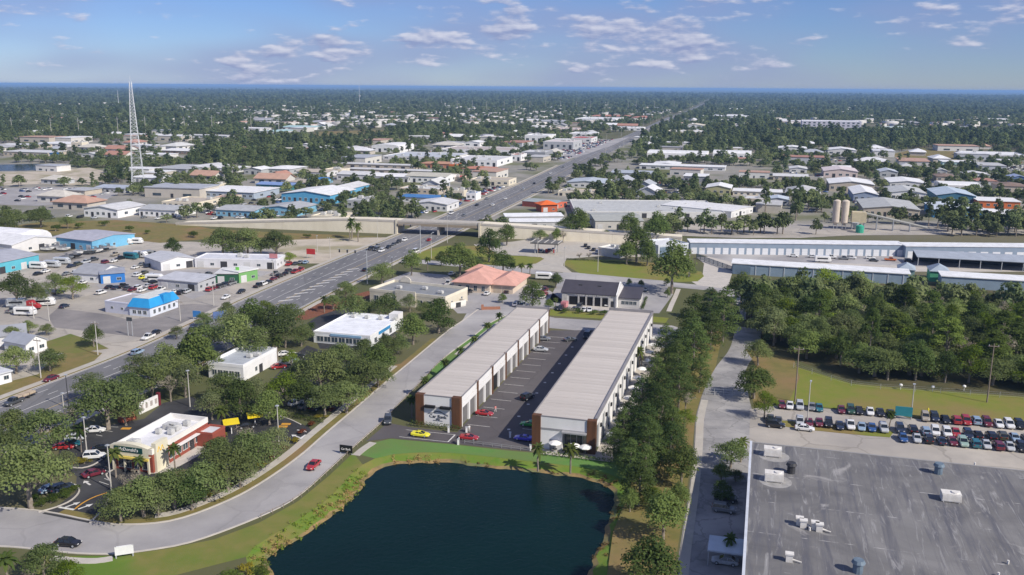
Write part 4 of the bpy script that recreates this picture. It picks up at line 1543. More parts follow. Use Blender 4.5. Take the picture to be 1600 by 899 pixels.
def garage_west():
    c = GL0 + GU * GLW / 2
    w, L, h = GLW, GLL, GH
    t = thing('garage_building', 'long flat-roofed garage with brown columns and a car logo on its white end', 'building', (c[0], c[1], 0), GRID)
    EXCL_RECT.append((*(c + GD * L / 2), w / 2 + 3, L / 2 + 3, GRID))
    m_ = MB()
    m_.box(-w / 2 + .15, w / 2 - .6, .15, L - .15, 0, h - .3, top=False)
    ob('wall', m_.mesh('wall', WHITEP), t)
    m_ = MB()
    m_.box(-w / 2 + 2.1, w / 2 - 2.1, 0, .149, .2, h - .05)
    ob('end_panel', m_.mesh('end_panel', WHITEP), t)
    m_ = MB()
    m_.box(-w / 2 + 2.1, w / 2 - 2.1, -.05, -.002, h * .60, h * .66)
    for x in (-1.9, 2.0):
        m_.box(x - 1.35, x + 1.35, -.7, -.05, h * .60, h * .62)
    ob('grey_band', m_.mesh('grey_band', GREYB), t)
    for x in (-1.9, 2.0):
        ob('awning_sign', MB().box(x - 1.3, x + 1.3, -.75, -.06, h * .622, h * .70).mesh('awning_sign', BLACKP), t)
    for x in (-w / 2, w / 2 - 2.1):
        ob('column', MB().box(x, x + 2.1, -.25, 1.3, 0, h + .15).mesh('column', WOODC), t)
    # logo: a car outline arching over the name
    lg = MB()
    pts = [(-2.6, 3.0), (-2.0, 3.25), (-1.3, 3.35), (-.6, 3.85), (.3, 3.95), (1.1, 3.6), (1.7, 3.3), (2.3, 3.15), (2.6, 2.9)]
    for a, b in zip(pts[:-1], pts[1:]):
        lg.tube((a[0], -.05, a[1]), (b[0], -.05, b[1]), .07, .07, 5)
    for a, b in (((-.9, 3.4), (-.3, 3.72)), ((-.3, 3.72), (.7, 3.6)), ((.7, 3.6), (1.1, 3.6))):
        lg.tube((a[0], -.05, a[1]), (b[0], -.05, b[1]), .045, .045, 5)
    ob('logo', lg.mesh('logo', BLACKP), t)
    lettering('Car Bank', 1.15, BLACKP, t, (0, -.04, 2.5), width=4.4)
    ob('underline', MB().tube((-1.2, -.05, 1.5), (1.2, -.05, 1.5), .045, .045, 5).mesh('underline', BLACKP), t)
    lettering('SRQ', .55, BLACKP, t, (0, -.04, 1.85))
    # bays facing the yard
    n = 7
    pitch = (L - 1.2) / n
    for k in range(n + 1):
        y = .1 + k * pitch
        if k:
            ob('column', MB().box(w / 2 - .5, w / 2 + .12, y, y + 1.15, 0, h + .12).mesh('column', WOODC), t)
    for k in range(n):
        y0 = .1 + k * pitch + (1.3 if k == 0 else 1.15)
        y1 = .1 + (k + 1) * pitch
        ln = y1 - y0
        hd = MB()
        hd.box(w / 2 - .6, w / 2 - .05, y0, y1, h * .80, h)
        hd.box(w / 2 - .6, w / 2, y0, y1, h * .62, h * .775)
        hd.box(w / 2 - .6, w / 2 - .2, y0, y1, h * .775, h * .80, 1)  # grey strip colours in the thin shadow between the two header panels
        ob('header', hd.mesh('header', [WHITEP, GREYB]), t)
        for q in (y0, y0 + ln / 2 - .45, y1 - .5):
            ob('pier', MB().box(w / 2 - .6, w / 2 - .04, q, q + (.9 if q not in (y0, y1 - .5) else .5), 0, h * .62).mesh('pier', WHITEP), t)
        for q0, q1 in ((y0 + .5, y0 + ln / 2 - .45), (y0 + ln / 2 + .45, y1 - .5)):
            ob('roller_door', MB().box(w / 2 - .58, w / 2 - .45, q0, q1, 0, h * .62).mesh('roller_door', ROLLER if (k, q0 < y0 + 1) != (2, True) else BLACKP), t)
    roof_panels(t, w, L, h - .05, 2.3)
    tr = MB()
    tr.box(-w / 2 - .1, -w / 2 + .2, 1.3, L, h - .3, h + .22)
    tr.box(w / 2 - .2, w / 2 + .02, 1.3, L, h - .02, h + .2)
    tr.box(-w / 2 + 2.1, w / 2 - 2.1, -.05, .2, h - .02, h + .2)
    tr.box(-w / 2 - .1, w / 2 + .02, L, L + .3, 0, h + .9)
    ob('roof_trim', tr.mesh('roof_trim', TRIM), t)


def garage_east():
    c = GR0 + GU * GRW / 2
    w, L, h = GRW, GRL, GH + .1
    t = thing('garage_building', 'long flat-roofed garage with glazed corner and patio umbrellas, nearer the trees', 'building', (c[0], c[1], 0), GRID)
    EXCL_RECT.append((*(c + GD * L / 2), w / 2 + 3, L / 2 + 3, GRID))
    m_ = MB()
    m_.box(-w / 2 + .15, w / 2 - .5, 3.0, L - .15, 0, h - .3, top=False)
    ob('wall', m_.mesh('wall', WHITEP), t)
    f = MB()
    f.box(-w / 2 + 2, w / 2 - 2, 0, 3.0, h * .62, h - .05)
    f.box(-w / 2 + 2, -w / 2 + 7.0, 0, 3.0, 0, h * .62)
    ob('end_panel', f.mesh('end_panel', WHITEP), t)
    ob('grey_band', MB().box(-w / 2 + 2, w / 2 - 2, -.06, -.002, h * .60, h * .66).mesh('grey_band', GREYB), t)
    ob('door', MB().box(-w / 2 + 4.1, -w / 2 + 5.6, -.06, -.003, 0, 2.4).mesh('door', GREYB), t)
    ob('canopy', MB().box(-w / 2 + 7.0, w / 2 - 2, -1.3, 0, h * .60, h * .64).mesh('canopy', GREYB), t)
    gz = ob('glazing', MB().box(-w / 2 + 7.0, w / 2 - 2, 2.6, 2.99, .1, h * .60).mesh('glazing', glass_mat('lobby_glass', (.06, .06, .06), .15)), t)
    for k in range(5):
        x = -w / 2 + 7.0 + k * (w - 9) / 4
        ob('mullion', MB().box(x - .05, x + .05, 2.5, 2.6, .1, h * .6).mesh('mullion', FRAME_M), gz)
    for k in range(4):
        x = -w / 2 + 7.8 + k * 1.25
        m2 = MB()
        m2.cyl(x, 1.6, 3.55, 3.95, .08, .35, n=8)
        m2.cyl(x, 1.6, 3.95, 4.5, .015, n=4)
        ob('pendant_lamp', m2.mesh('pendant_lamp', WHITEP), t)
    for x in (-w / 2, w / 2 - 2.0):
        ob('column', MB().box(x, x + 2.0, -.25, 1.2, 0, h + .15).mesh('column', WOODC), t)
    n = 14
    pitch = (L - 3) / n
    for k in range(n):
        y0 = 2 + k * pitch
        ob('wall_panel', MB().box(w / 2 - .5, w / 2 - .02, y0 + 2.6, y0 + pitch - .3, 0, h - .1).mesh('wall_panel', WHITEP), t)
        ob('window', MB().box(w / 2 - .5, w / 2 - .3, y0 - .3, y0 + 2.6, .1, h * .8).mesh('window', GLASS), t)
        ob('header', MB().box(w / 2 - .5, w / 2 - .1, y0 - .3, y0 + 2.6, h * .8, h - .1).mesh('header', WHITEP), t)
        ob('wall_lamp', MB().box(w / 2 - .02, w / 2 + .35, y0 + 3.2, y0 + 3.9, h * .6, h * .6 + .8).mesh('wall_lamp', BLACKP), t)
    roof_panels(t, w, L, h - .05, 2.25)
    tr = MB()
    tr.box(-w / 2 - .02, -w / 2 + .2, 1.2, L, h - .02, h + .2)
    tr.box(w / 2 - .55, w / 2 + .05, 1.2, L, h - .12, h + .42)
    tr.box(-w / 2 + 2, w / 2 - 2, -.05, .2, h - .02, h + .2)
    tr.box(-w / 2, w / 2 + .05, L, L + .3, 0, h + 1.0)
    ob('roof_trim', tr.mesh('roof_trim', TRIM), t)
    base = GR0 + GU * GRW
    for k in range(11):
        p = base + GU * 2.4 + GD * (8 + k * 8.6)
        umbrella(p, 'white umbrella on the tree side of the garage, %s from the pond' % ordinal(k + 1), 'umbrellas along the garage wall')
    for k, u in enumerate((5.6, 10.0, 12.6)):
        p = GR0 + GU * u - GD * (1.6 if k else 1.2)
        umbrella(p, 'white umbrella on the front patio, %s' % ('nearest the plain door', 'between the other two', 'nearest the outer brown column')[k], 'umbrellas on the front patio')
    # patio slab, clipped hedge round it
    struct('patio', MB().prism([tuple(GR0 + GU * a + GD * b) for a, b in ((2.2, -3.2), (GRW + 4.4, -3.2), (GRW + 4.4, GRL), (GRW, GRL), (GRW, -.3), (2.2, -.3))], .0, .05).mesh('patio', CONC), 'paved patio round the glazed garage corner')
    for k, (a0, a1, b0, b1, lab) in enumerate(((2.0, GRW + 4.6, -4.2, -3.4, 'clipped dark hedge in front of the patio umbrellas'), (GRW + 4.7, GRW + 5.5, -4.0, 12.0, 'clipped dark hedge along the tree side of the patio'))):
        hedge([GR0 + GU * a0 + GD * (b0 + b1) / 2, GR0 + GU * a1 + GD * (b0 + b1) / 2] if k == 0 else [GR0 + GU * (a0 + a1) / 2 + GD * b0, GR0 + GU * (a0 + a1) / 2 + GD * b1], .9, 1.1, lab)


def hedge(pts, w, h, label, kind='tall', group=None):
    """clipped hedge: leaf faces spread over a box run"""
    pts = [np.array(p[:2], float) for p in pts]
    V_, F_, n0 = [], [], 0
    for a, b in zip(pts[:-1], pts[1:]):
        L = float(np.linalg.norm(b - a))
        cl = [(*(a + (b - a) * (i + .5) / max(1, int(L / .9))), h * .5, .62, w * .55, h * .52) for i in range(max(1, int(L / .9)))]
        v, f = leaf_cloud(cl, int(L * 42), .26, shell=.75)
        V_.append(v)
        F_.append(f + n0)
        n0 += len(v)
    o = ob('hedge', fast_mesh('hedge', np.concatenate(V_), np.concatenate(F_), [LEAF[kind]]))
    return tag(o, label, 'hedge', group)


# ------------------------------------------------------------------ the big flat roof with its plant
def big_roof():
    C0 = np.array([49.4, 176.2])
    o = C0 - GD * 100
    w, d, h = 125.0, 100.0, 9.0
    t = thing('warehouse_building', 'huge warehouse with dark grey felt roof beside the tree-lined drive', 'building', (o[0], o[1], 0), GRID)
    m_ = MB()
    m_.box(0, w, 0, d, 0, h - .2, top=False)
    ob('wall', m_.mesh('wall', pm('warehouse_wall', (.50, .50, .49), rough=.8)), t)
    FELT = bpy.data.materials.new('roof_felt')
    FELT.use_nodes = True
    tr = FELT.node_tree
    L = tr.links.new
    b = tr.nodes['Principled BSDF']
    b.inputs['Roughness'].default_value = .85
    tc = N(tr, 'ShaderNodeTexCoord')

    def noise(sc, det, vec, dist=0.0):
        n = N(tr, 'ShaderNodeTexNoise')
        n.inputs['Scale'].default_value = sc
        n.inputs['Detail'].default_value = det
        n.inputs['Roughness'].default_value = .65
        n.inputs['Distortion'].default_value = dist
        L(vec, n.inputs['Vector'])
        return n.outputs[0]

    def mapped(s):
        mp = N(tr, 'ShaderNodeMapping')
        mp.inputs['Scale'].default_value = s
        L(tc.outputs['Object'], mp.inputs[0])
        return mp.outputs[0]

    def ramp(v, a, b_):
        mr = N(tr, 'ShaderNodeMapRange')
        mr.inputs[1].default_value = a
        mr.inputs[2].default_value = b_
        L(v, mr.inputs[0])
        return mr.outputs[0]

    def mixc(f, A_, B_):
        mx = N(tr, 'ShaderNodeMix', data_type='RGBA')
        L(f, mx.inputs[0])
        for s, v in ((6, A_), (7, B_)):
            if isinstance(v, tuple):
                mx.inputs[s].default_value = (*v, 1)
            else:
                L(v, mx.inputs[s])
        return mx.outputs[2]
    col = mixc(ramp(noise(.05, 8, tc.outputs['Object'], .8), .35, .65), (.108, .105, .106), (.205, .20, .195))
    col = mixc(ramp(noise(1.0, 6, mapped((.5, .035, 1)), .5), .48, .66), col, (.095, .095, .11))
    col = mixc(ramp(noise(1.0, 5, mapped((.9, .10, 1)), 1.2), .56, .72), col, (.30, .295, .29))
    col = mixc(ramp(noise(.12, 9, tc.outputs['Object'], 1.5), .60, .72), col, (.30, .29, .28))
    # welded seams across the roof every 1.8 m and scuffed laps
    sp = N(tr, 'ShaderNodeSeparateXYZ')
    L(tc.outputs['Object'], sp.inputs[0])
    fr = math_node(tr, 'FRACT', math_node(tr, 'MULTIPLY', sp.outputs[0], .55))
    seam = math_node(tr, 'LESS_THAN', fr, .045)
    col = mixc(math_node(tr, 'MULTIPLY', seam, .35), col, (.10, .10, .115))
    fr2 = math_node(tr, 'FRACT', math_node(tr, 'ADD', math_node(tr, 'MULTIPLY', sp.outputs[1], .083), math_node(tr, 'MULTIPLY', noise(.04, 3, tc.outputs['Object']), .05)))
    lap = math_node(tr, 'MULTIPLY', math_node(tr, 'LESS_THAN', fr2, .018), ramp(noise(.35, 3, tc.outputs['Object']), .52, .62))
    col = mixc(math_node(tr, 'MULTIPLY', lap, .75), col, (.42, .41, .40))
    L(col, b.inputs['Base Color'])
    bp = N(tr, 'ShaderNodeBump')
    bp.inputs['Strength'].default_value = .25
    L(noise(2.5, 5, tc.outputs['Object']), bp.inputs['Height'])
    L(bp.outputs[0], b.inputs['Normal'])
    rf = ob('roof', MB().box(.35, w, 0, d - .35, h - .35, h - .15).mesh('roof', FELT), t)
    m_ = MB()
    m_.box(-.1, .35, 0, d + .1, h - .6, h + .1)
    ob('coping', m_.mesh('coping', pm('metal_coping', (.60, .63, .68), rough=.4)), t)
    m_ = MB()
    m_.box(.351, w, d - .35, d + .1, h - .6, h - .02)
    ob('coping', m_.mesh('coping', pm('felt_coping', (.30, .295, .29), rough=.7)), t)
    UW = pm('unit_white', (.72, .70, .66), (.60, .57, .52), scale=1, rough=.5)
    UB = pm('unit_blue', (.16, .21, .26), (.11, .15, .19), scale=1, rough=.5)

    def at(px):
        p = G(px[0], px[1], h)
        q = np.array([p.x, p.y]) - o
        return float(q @ GU), float(q @ GD)
    for px in ((1207, 711), (1209, 750)):
        x, y = at(px)
        hvac(rf, x, y, h - .15, 3.4, 2.0, 1.7, UW)
        ob('curb_stain', MB().cyl(x + .3, y - .2, h - .148, h - .143, 3.0, n=16).mesh('curb_stain', pm('pale_stain', (.34, .33, .32), (.24, .235, .23), scale=.8, rough=.9)), rf)
    x, y = at((1485, 781))
    hvac(rf, x, y, h - .15, 3.2, 2.0, 1.6, UW)
    for px, mt in (((1236, 738), DARK), ((1466, 739), UB), ((1340, 893), UB)):
        x, y = at(px)
        m_ = MB()
        m_.cyl(0, 0, 0, 1.6, .75, .75, n=10)
        m_.cyl(0, 0, 1.6, 2.1, 1.05, .8, n=10)
        ob('exhaust_fan', m_.mesh('exhaust_fan', mt), rf, (x, y, h - .15))
    for px in ((1249, 819), (1255, 823), (1273, 826), (1280, 829), (1233, 876)):
        x, y = at(px)
        m_ = MB()
        m_.box(-.5, .5, -.4, .4, 0, 1.2)
        m_.box(-.65, .65, -.5, .5, 1.2, 1.45)
        m_.tube((.5, 0, .4), (1.8, -.3, .25), .12, .12, 6)
        ob('roof_vent', m_.mesh('roof_vent', UW), rf, (x, y, h - .15))
    for px in ((1523, 726), (1560, 899), (1575, 880), (1265, 828)):
        x, y = at(px)
        ob('vent_pipe', MB().cyl(0, 0, 0, .6, .18, n=8).mesh('vent_pipe', UW), rf, (x, y, h - .15))
    EXCL_RECT.append((*(o + GU * w / 2 + GD * d / 2), w / 2 + 2, d / 2 + 2, GRID))


garage_west()
garage_east()
hedge([GL0 + GU * -1.0 - GD * 1.6, GL0 + GU * (GLW + 1.0) - GD * 1.6], 1.0, 1.5, 'clipped dark hedge below the car logo wall')
big_roof()

# ================================================================== buildings of the near blocks
def pxb(label, a, b, c, h, **kw):
    """building from three ground corners: front run a-b, and a point c on the far end (sets the depth)"""
    A, B, C = (np.array(G2(*p)) for p in (a, b, c))
    u = (B - A) / np.linalg.norm(B - A)
    n = np.array([-u[1], u[0]])
    d = float((C - B) @ n)
    t, w, rf = building(label, A, B, d, h, **kw)
    return t, w, d, rf


def gridb(label, A, w, d, h, **kw):
    """building squared to the street grid: front corner, width, depth"""
    A = np.array(A)
    t, w, rf = building(label, A, A + GU * w, d, h, **kw)
    return t, w, d, rf


def row_windows(t, side, n, z, ww, wh, w, d, margin=1.0, **kw):
    L = w if side in 'fb' else d
    for k in range(n):
        window(t, side, -L / 2 + margin + (L - 2 * margin) * (k + .5) / n, z, ww, wh, w, d, **kw)


REDW = (.27, .065, .042)
CREAM = (.66, .60, .47)
# --- fast food restaurant
t, w, d, rf = gridb('red and cream fast food restaurant with white roof and curved sign front', (-84.6, 180.9), 9.8, 20.0, 5.2, wc=REDW, rc=(.74, .74, .76), name='restaurant_building', parapet=1.0, pc=(.74, .72, .68))
m_ = MB()
n = 12
for k in range(n):
    x0, x1 = -w / 2 + .2 + (w - .4) * k / n, -w / 2 + .2 + (w - .4) * (k + 1) / n
    z = lambda x: 5.6 + .75 * (1 - (2 * x / w) ** 2)
    m_.add([(x0, -.9, 3.6), (x1, -.9, 3.6), (x1, -.9, z(x1)), (x0, -.9, z(x0)), (x0, .4, 3.6), (x1, .4, 3.6), (x1, .4, z(x1)), (x0, .4, z(x0))],
           [(0, 1, 2, 3), (7, 6, 5, 4), (3, 2, 6, 7), (0, 4, 5, 1)])
ob('sign_front', m_.mesh('sign_front', pm('cream_render', (.68, .64, .50), (.60, .56, .43), rough=.7)), t)
ob('sign_board', MB().box(-w / 2 + 1.3, w / 2 - 1.6, -1.0, -.903, 4.5, 5.7).mesh('sign_board', pm('dark_green_board', (.012, .065, .06), rough=.5)), t)
lettering("McDonald's", 1.0, WHITEP, t, (-.15, -1.03, 5.1), width=min(4.8, w * .5))
ob('awning', MB().box(-w / 2 + .2, w / 2 - .2, -1.3, -.9, 3.1, 3.55).mesh('awning', pm('yellow_awning', (.68, .54, .12), rough=.6)), t)
for x in (-w / 2 + .4, -w / 6, w / 6, w / 2 - .7):
    ob('column', MB().box(x, x + .35, -.85, -.5, 0, 3.6).mesh('column', pm('cream_render', (.7, .64, .4))), t)
row_windows(t, 'f', 4, .5, 1.3, 2.4, w, d)
row_windows(t, 'r', 6, .9, 1.9, 1.9, w, d, 3)
ob('tower_panel', MB().box(w / 2 - .5, w / 2 + .55, .6, 4.6, 0, 6.4).mesh('tower_panel', pm('cream_render', (.7, .64, .4))), t)
mm = MB()
for q in (1.6, 2.7):
    mm.tube((w / 2 + .56, q - .5, 4.4), (w / 2 + .56, q, 5.5), .1, .1, 5)
    mm.tube((w / 2 + .56, q, 5.5), (w / 2 + .56, q + .5, 4.4), .1, .1, 5)
ob('emblem', mm.mesh('emblem', pm('gold_paint', (.75, .48, .05))), t)
ob('side_awning', MB().box(w / 2 + .01, w / 2 + 1.0, 6, d - 3, 3.0, 3.2).mesh('side_awning', WHITEP), t)
door(t, 'r', d * .18, 1.6, 2.3, w, d, DARK)
for x, y, sx, sy in ((-2.2, 3.5, 2.4, 1.8), (-1.2, 10.5, 1.2, 1.0), (.8, 13.5, 2.4, 2.0), (1.8, 16.5, 1.4, 1.2), (-.6, d - 6, 2.8, 2.2), (1.6, d - 9, 1.2, 1.2)):
    if y < d - 1:
        hvac(rf, x, y, 4.2, sx, sy, 1.2)
_ax = np.array((-84.6, 180.9)) + GU * 9.9 + GD * 15.5
building('low red annex with pale flat roof behind the restaurant', _ax, _ax + GU * 4.0, 5, 3.4, wc=REDW, rc=(.6, .6, .62), name='restaurant_annex', parapet=.3)
tt, ww, dd, _r = pxb('red brick bin store at the edge of the restaurant car park', (190, 662), (212, 655), (222, 648), 2.6, wc=(.34, .09, .05), rc=(.5, .47, .4), name='bin_store', cat='shed', parapet=.2)
door(tt, 'r', 0, 2.4, 2.0, ww, dd, pm('brown_gate', (.12, .06, .04)))
sgn = thing('menu_wall', 'white drive-through wall with four framed menu posters', 'sign', tuple((G(218, 648) + G(247, 634)) / 2), math.atan2(*(G(247, 634) - G(218, 648)).yx))
wl_len = (G(247, 634) - G(218, 648)).length
ob('panel', MB().box(-wl_len / 2, wl_len / 2, -.15, .15, 0, 2.9).mesh('panel', WHITEP), sgn)
for k in range(4):
    ob('poster', MB().box(-wl_len / 2 + wl_len * (k + .28) / 4, -wl_len / 2 + wl_len * (k + .78) / 4, -.18, -.151, .9, 2.2).mesh('poster', pm('poster_print', (.25, .22, .22), (.5, .45, .4), scale=3)), sgn)
ob('end_post', MB().box(wl_len / 2, wl_len / 2 + .7, -.4, .4, 0, 3.4).mesh('end_post', pm('dark_red_paint', (.16, .02, .03))), sgn)
for k, px in enumerate(((362, 678), (399, 667))):
    p = G(*px)
    u = thing('drive_through_canopy', 'square yellow drive-through canopy ' + ('nearer the restaurant wall', 'nearer the curved road')[k], 'canopy', p, .4)
    q = MB().add([(-1.8, -1.4, 2.7), (1.8, -1.4, 2.7), (1.8, 1.4, 3.1), (-1.8, 1.4, 3.1), (-1.8, -1.4, 2.9), (1.8, -1.4, 2.9), (1.8, 1.4, 3.3), (-1.8, 1.4, 3.3)],
                 [(4, 5, 6, 7), (3, 2, 1, 0), (0, 1, 5, 4), (1, 2, 6, 5), (2, 3, 7, 6), (3, 0, 4, 7)])
    ob('canopy_top', q.mesh('canopy_top', pm('yellow_panel', (.78, .60, .02), rough=.5)), u)
    ob('post', MB().cyl(0, 0, 0, 2.85, .12, n=8).mesh('post', WHITEP), u)

# --- clinic, shop, bank, tiled office
t, w, d, rf = gridb('small white clinic with grey flat roof among the oaks', (-84.5, 242.5), 11.0, 18.0, 4.6, wc=(.74, .74, .74), rc=(.42, .45, .48), name='clinic_building', parapet=.7)
row_windows(t, 'f', 5, 1.0, 1.6, 1.7, w, d)
door(t, 'r', 0, 1.8, 2.4, w, d, DARK)
window(t, 'r', -2.5, 1.0, 1.2, 1.4, w, d)
hvac(rf, 2, d * .5, 3.9)
hvac(rf, w * .3, d * .6, 3.9, 2.2, 1.4, 1.0)
t, w, d, rf = gridb('white roofed shop with blue sign band beside the curved road', (-63.0, 279.0), 19.5, 26.0, 3.7, wc=(.72, .74, .76), rc=(.80, .82, .86), name='shop_building', parapet=.25)
ob('sign_band', MB().box(w / 2 + .01, w / 2 + .2, d * .25, d * .6, 2.4, 3.4).mesh('sign_band', pm('blue_sign', (.05, .25, .5))), t)
ob('front_band', MB().box(-w / 2 + 6, w / 2 - 3, -.25, -.01, 2.7, 3.4).mesh('front_band', pm('pale_blue_sign', (.25, .42, .6))), t)
row_windows(t, 'f', 7, .5, 2.4, 1.9, w, d)
row_windows(t, 'r', 4, .5, 2.0, 1.8, w, d)
ob('rear_tower', MB().box(w / 2 - 3, w / 2 + .3, d - 4, d + .2, 0, 5.4).mesh('rear_tower', WHITEP), t)
for k in range(4):
    hvac(rf, -w / 2 + 4 + k * 5, d * .8, 3.45, 1.4, 1.2, 1)
t, w, d, rf = pxb('cream bank with stepped parapets and grey roof', (578, 472), (696, 486), (720, 469), 5.2, wc=(.62, .57, .46), rc=(.24, .25, .26), name='bank_building', parapet=.8)
ob('curved_gable', MB().prism([(0, 0), (4.5, 0), (4.5, 1.1), (3.6, 1.9), (2.2, 2.3), (.9, 1.9), (0, 1.1)], 0, .5).mesh('curved_gable', pm('cream_stucco', (.68, .63, .52))), t).matrix_local = (
    Matrix.Translation((-w / 2 + 3.2, d - .1, 4.8)) @ Matrix.Rotation(math.pi / 2, 4, 'X'))
row_windows(t, 'f', 8, .8, 2.0, 2.2, w, d)
row_windows(t, 'r', 2, 1.2, 1.2, 1.6, w, d)
ob('stepped_front', MB().box(-w * .15, w * .12, -.35, -.06, 0, 5.9).mesh('stepped_front', pm('cream_stucco', (.68, .63, .52))), t)
for x, y in ((-w * .25, d * .45), (w * .05, d * .6), (w * .32, d * .4)):
    hvac(rf, x, y, 4.4, 2.0, 1.5, 1.1)
TERRA = (.62, .34, .27)
t, w, d, rf = pxb('cream office with pink tiled hip roof, arched windows and garage doors', (709, 455), (765, 459), (790, 440), 4.0, roof='hip', wc=(.60, .50, .40), rc=TERRA, rise=3.6, over=1.0, name='office_building')
row_windows(t, 'f', 4, .6, 1.4, 2.3, w, d)
wing = ob('wing_wall', MB().box(w / 2, w / 2 + 9, 2.0, d - 1, 0, 3.6, top=False).mesh('wing_wall', WALLC), t, color=(.6, .5, .4))
wr = ob('wing_roof', hip_mesh(10.5, d - 3, 3.6, 2.6, .9).mesh('wing_roof', ROOFC), t, (w / 2 + 4.4, 2.0, 0), color=TERRA)
for q in (2.6, 6.2):
    ob('garage_door', unit(pm('tan_door', (.50, .42, .33)), 'sheet'), t, (w / 2 + q, 2.0, 0), 0, (3.0, .12, 2.7))
ob('rear_wing_roof', hip_mesh(9, 8, 4.2, 2.4, .8).mesh('rear_wing_roof', ROOFC), t, (-w / 2 + 3, d - 3, 0), color=TERRA)
ob('rear_wing_wall', MB().box(-w / 2 - 1.2, -w / 2 + 7, d - 2.6, d + 4.8, 0, 4.2, top=False).mesh('rear_wing_wall', WALLC), t, color=(.6, .5, .4))
tt = thing('gate_wall', 'curved brick entrance wall with round emblem beside the lane', 'wall', G(768, 484), .1)
ob('panel', MB().box(-3.2, 3.2, -.2, .2, 0, 1.1).mesh('panel', pm('brick_wall', (.35, .16, .10))), tt)
ob('pier', MB().box(-3.8, -2.9, -.4, .4, 0, 1.9).mesh('pier', pm('brick_wall', (.35, .16, .10))), tt)
tt, ww, dd, _r = pxb('small walled bin yard of the bank', (704, 483), (728, 478), (730, 470), 2.2, wc=(.62, .60, .55), rc=(.3, .3, .3), name='bin_store', cat='shed', parapet=1.6)
door(tt, 'f', 0, 2.4, 1.9, ww, dd, DARK)

# --- car workshop
A, B = np.array(G2(878, 475)), np.array(G2(962, 481))
t, w, rf = building('car workshop with dark gabled roof and five open bays', A, B, 15, 4.6, roof='gable', wc=(.55, .54, .53), rc=(.055, .05, .065), rise=3.2, over=.5, name='workshop_building')
d = 15
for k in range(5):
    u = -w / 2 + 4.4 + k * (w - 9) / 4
    ob('bay_dark_panel', MB().box(u - 1.6, u + 1.6, -.06, -.004, 0, 3.3).mesh('bay_dark_panel', pm('dark_bay', (.012, .012, .014), rough=.4)), t)  # flat near-black panel colours in the dark inside of each open bay
    ob('pier', MB().box(u + 1.7, u + 2.3, -.3, -.005, 0, 4.2).mesh('pier', pm('stone_pier', (.50, .49, .47), (.36, .35, .34), scale=2)), t)
ob('pier', MB().box(-w / 2, -w / 2 + 2.0, -.3, -.005, 0, 4.2).mesh('pier', pm('stone_pier', (.50, .49, .47))), t)
door(t, 'f', w / 2 - 1.3, 1.1, 2.3, w, d, DARK)
lettering('Christian Brothers Automotive', 1.0, WHITEP, t, (1.5, -.36, 4.05), width=13.5)
for x in (-w * .2, w * .16):
    ob('roof_vent', MB().box(x - .7, x + .7, 4.2, 5.2, 6.2, 7.0).mesh('roof_vent', DARK), rf)
ob('gable_parapet', MB().add([(w / 2 + .05, -.5, 0), (w / 2 + .5, -.5, 0), (w / 2 + .5, 15.5, 0), (w / 2 + .05, 15.5, 0), (w / 2 + .05, -.5, 4.9), (w / 2 + .5, -.5, 4.9), (w / 2 + .5, 7.5, 8.4), (w / 2 + .05, 7.5, 8.4),
                               (w / 2 + .5, 15.5, 4.9), (w / 2 + .05, 15.5, 4.9)], [(0, 1, 5, 4), (1, 2, 8, 6, 5), (4, 5, 6, 7), (7, 6, 8, 9), (2, 3, 9, 8), (0, 4, 7, 9, 3)]).mesh('gable_parapet', WHITEP), t)
wg = building('low office wing with dark roof beside the car workshop', G2(966, 479), G2(999, 481), 13, 3.2, roof='shed', wc=(.52, .51, .5), rc=(.06, .055, .07), rise=1.4, name='workshop_office')
row_windows(wg[0], 'f', 4, .8, 1.4, 1.5, wg[1], 13)

# --- blue restaurant, dealers and yards west of the highway
t, w, d, rf = pxb('bright blue mansard restaurant with white walls beside the highway', (203, 493), (235, 496), (272, 480), 3.4, wc=(.62, .66, .74), rc=(.50, .52, .52), name='restaurant_building', parapet=.1)
BLUE = pm('blue_mansard', (.03, .30, .62), (.025, .25, .55), scale=.4, rough=.5)
m_ = MB()
a, e, z0, z1 = 1.0, .5, 3.3, 6.3
m_.add([(-w / 2 - e, -e, z0), (w / 2 + e, -e, z0), (w / 2 + e, d + e, z0), (-w / 2 - e, d + e, z0), (-w / 2 + a, a, z1), (w / 2 - a, a, z1), (w / 2 - a, d - a, z1), (-w / 2 + a, d - a, z1)],
       [(0, 1, 5, 4), (1, 2, 6, 5), (2, 3, 7, 6), (3, 0, 4, 7), (3, 2, 1, 0)])
ob('mansard', m_.mesh('mansard', BLUE), t)
ob('roof_top', MB().box(-w / 2 + a, w / 2 - a, a, d - a, z1, z1 + .15).mesh('roof_top', pm('pale_roof', (.62, .64, .62))), t)
ob('dormer', MB().box(w / 2 - 1.6, w / 2 + .6, d * .45, d * .72, z0, z1 + .3).mesh('dormer', BLUE), t)
row_windows(t, 'r', 5, .8, 1.3, 1.6, w, d)
row_windows(t, 'f', 3, .8, 1.5, 1.4, w, d)
t2 = building('low grey flat-roofed back half of the blue restaurant', G2(165, 488), G2(203, 492.5), 13, 4.2, wc=(.55, .56, .64), rc=(.40, .38, .38), name='restaurant_annex', parapet=.2)
row_windows(t2[0], 'f', 2, 1.6, 1.2, .9, t2[1], 13)

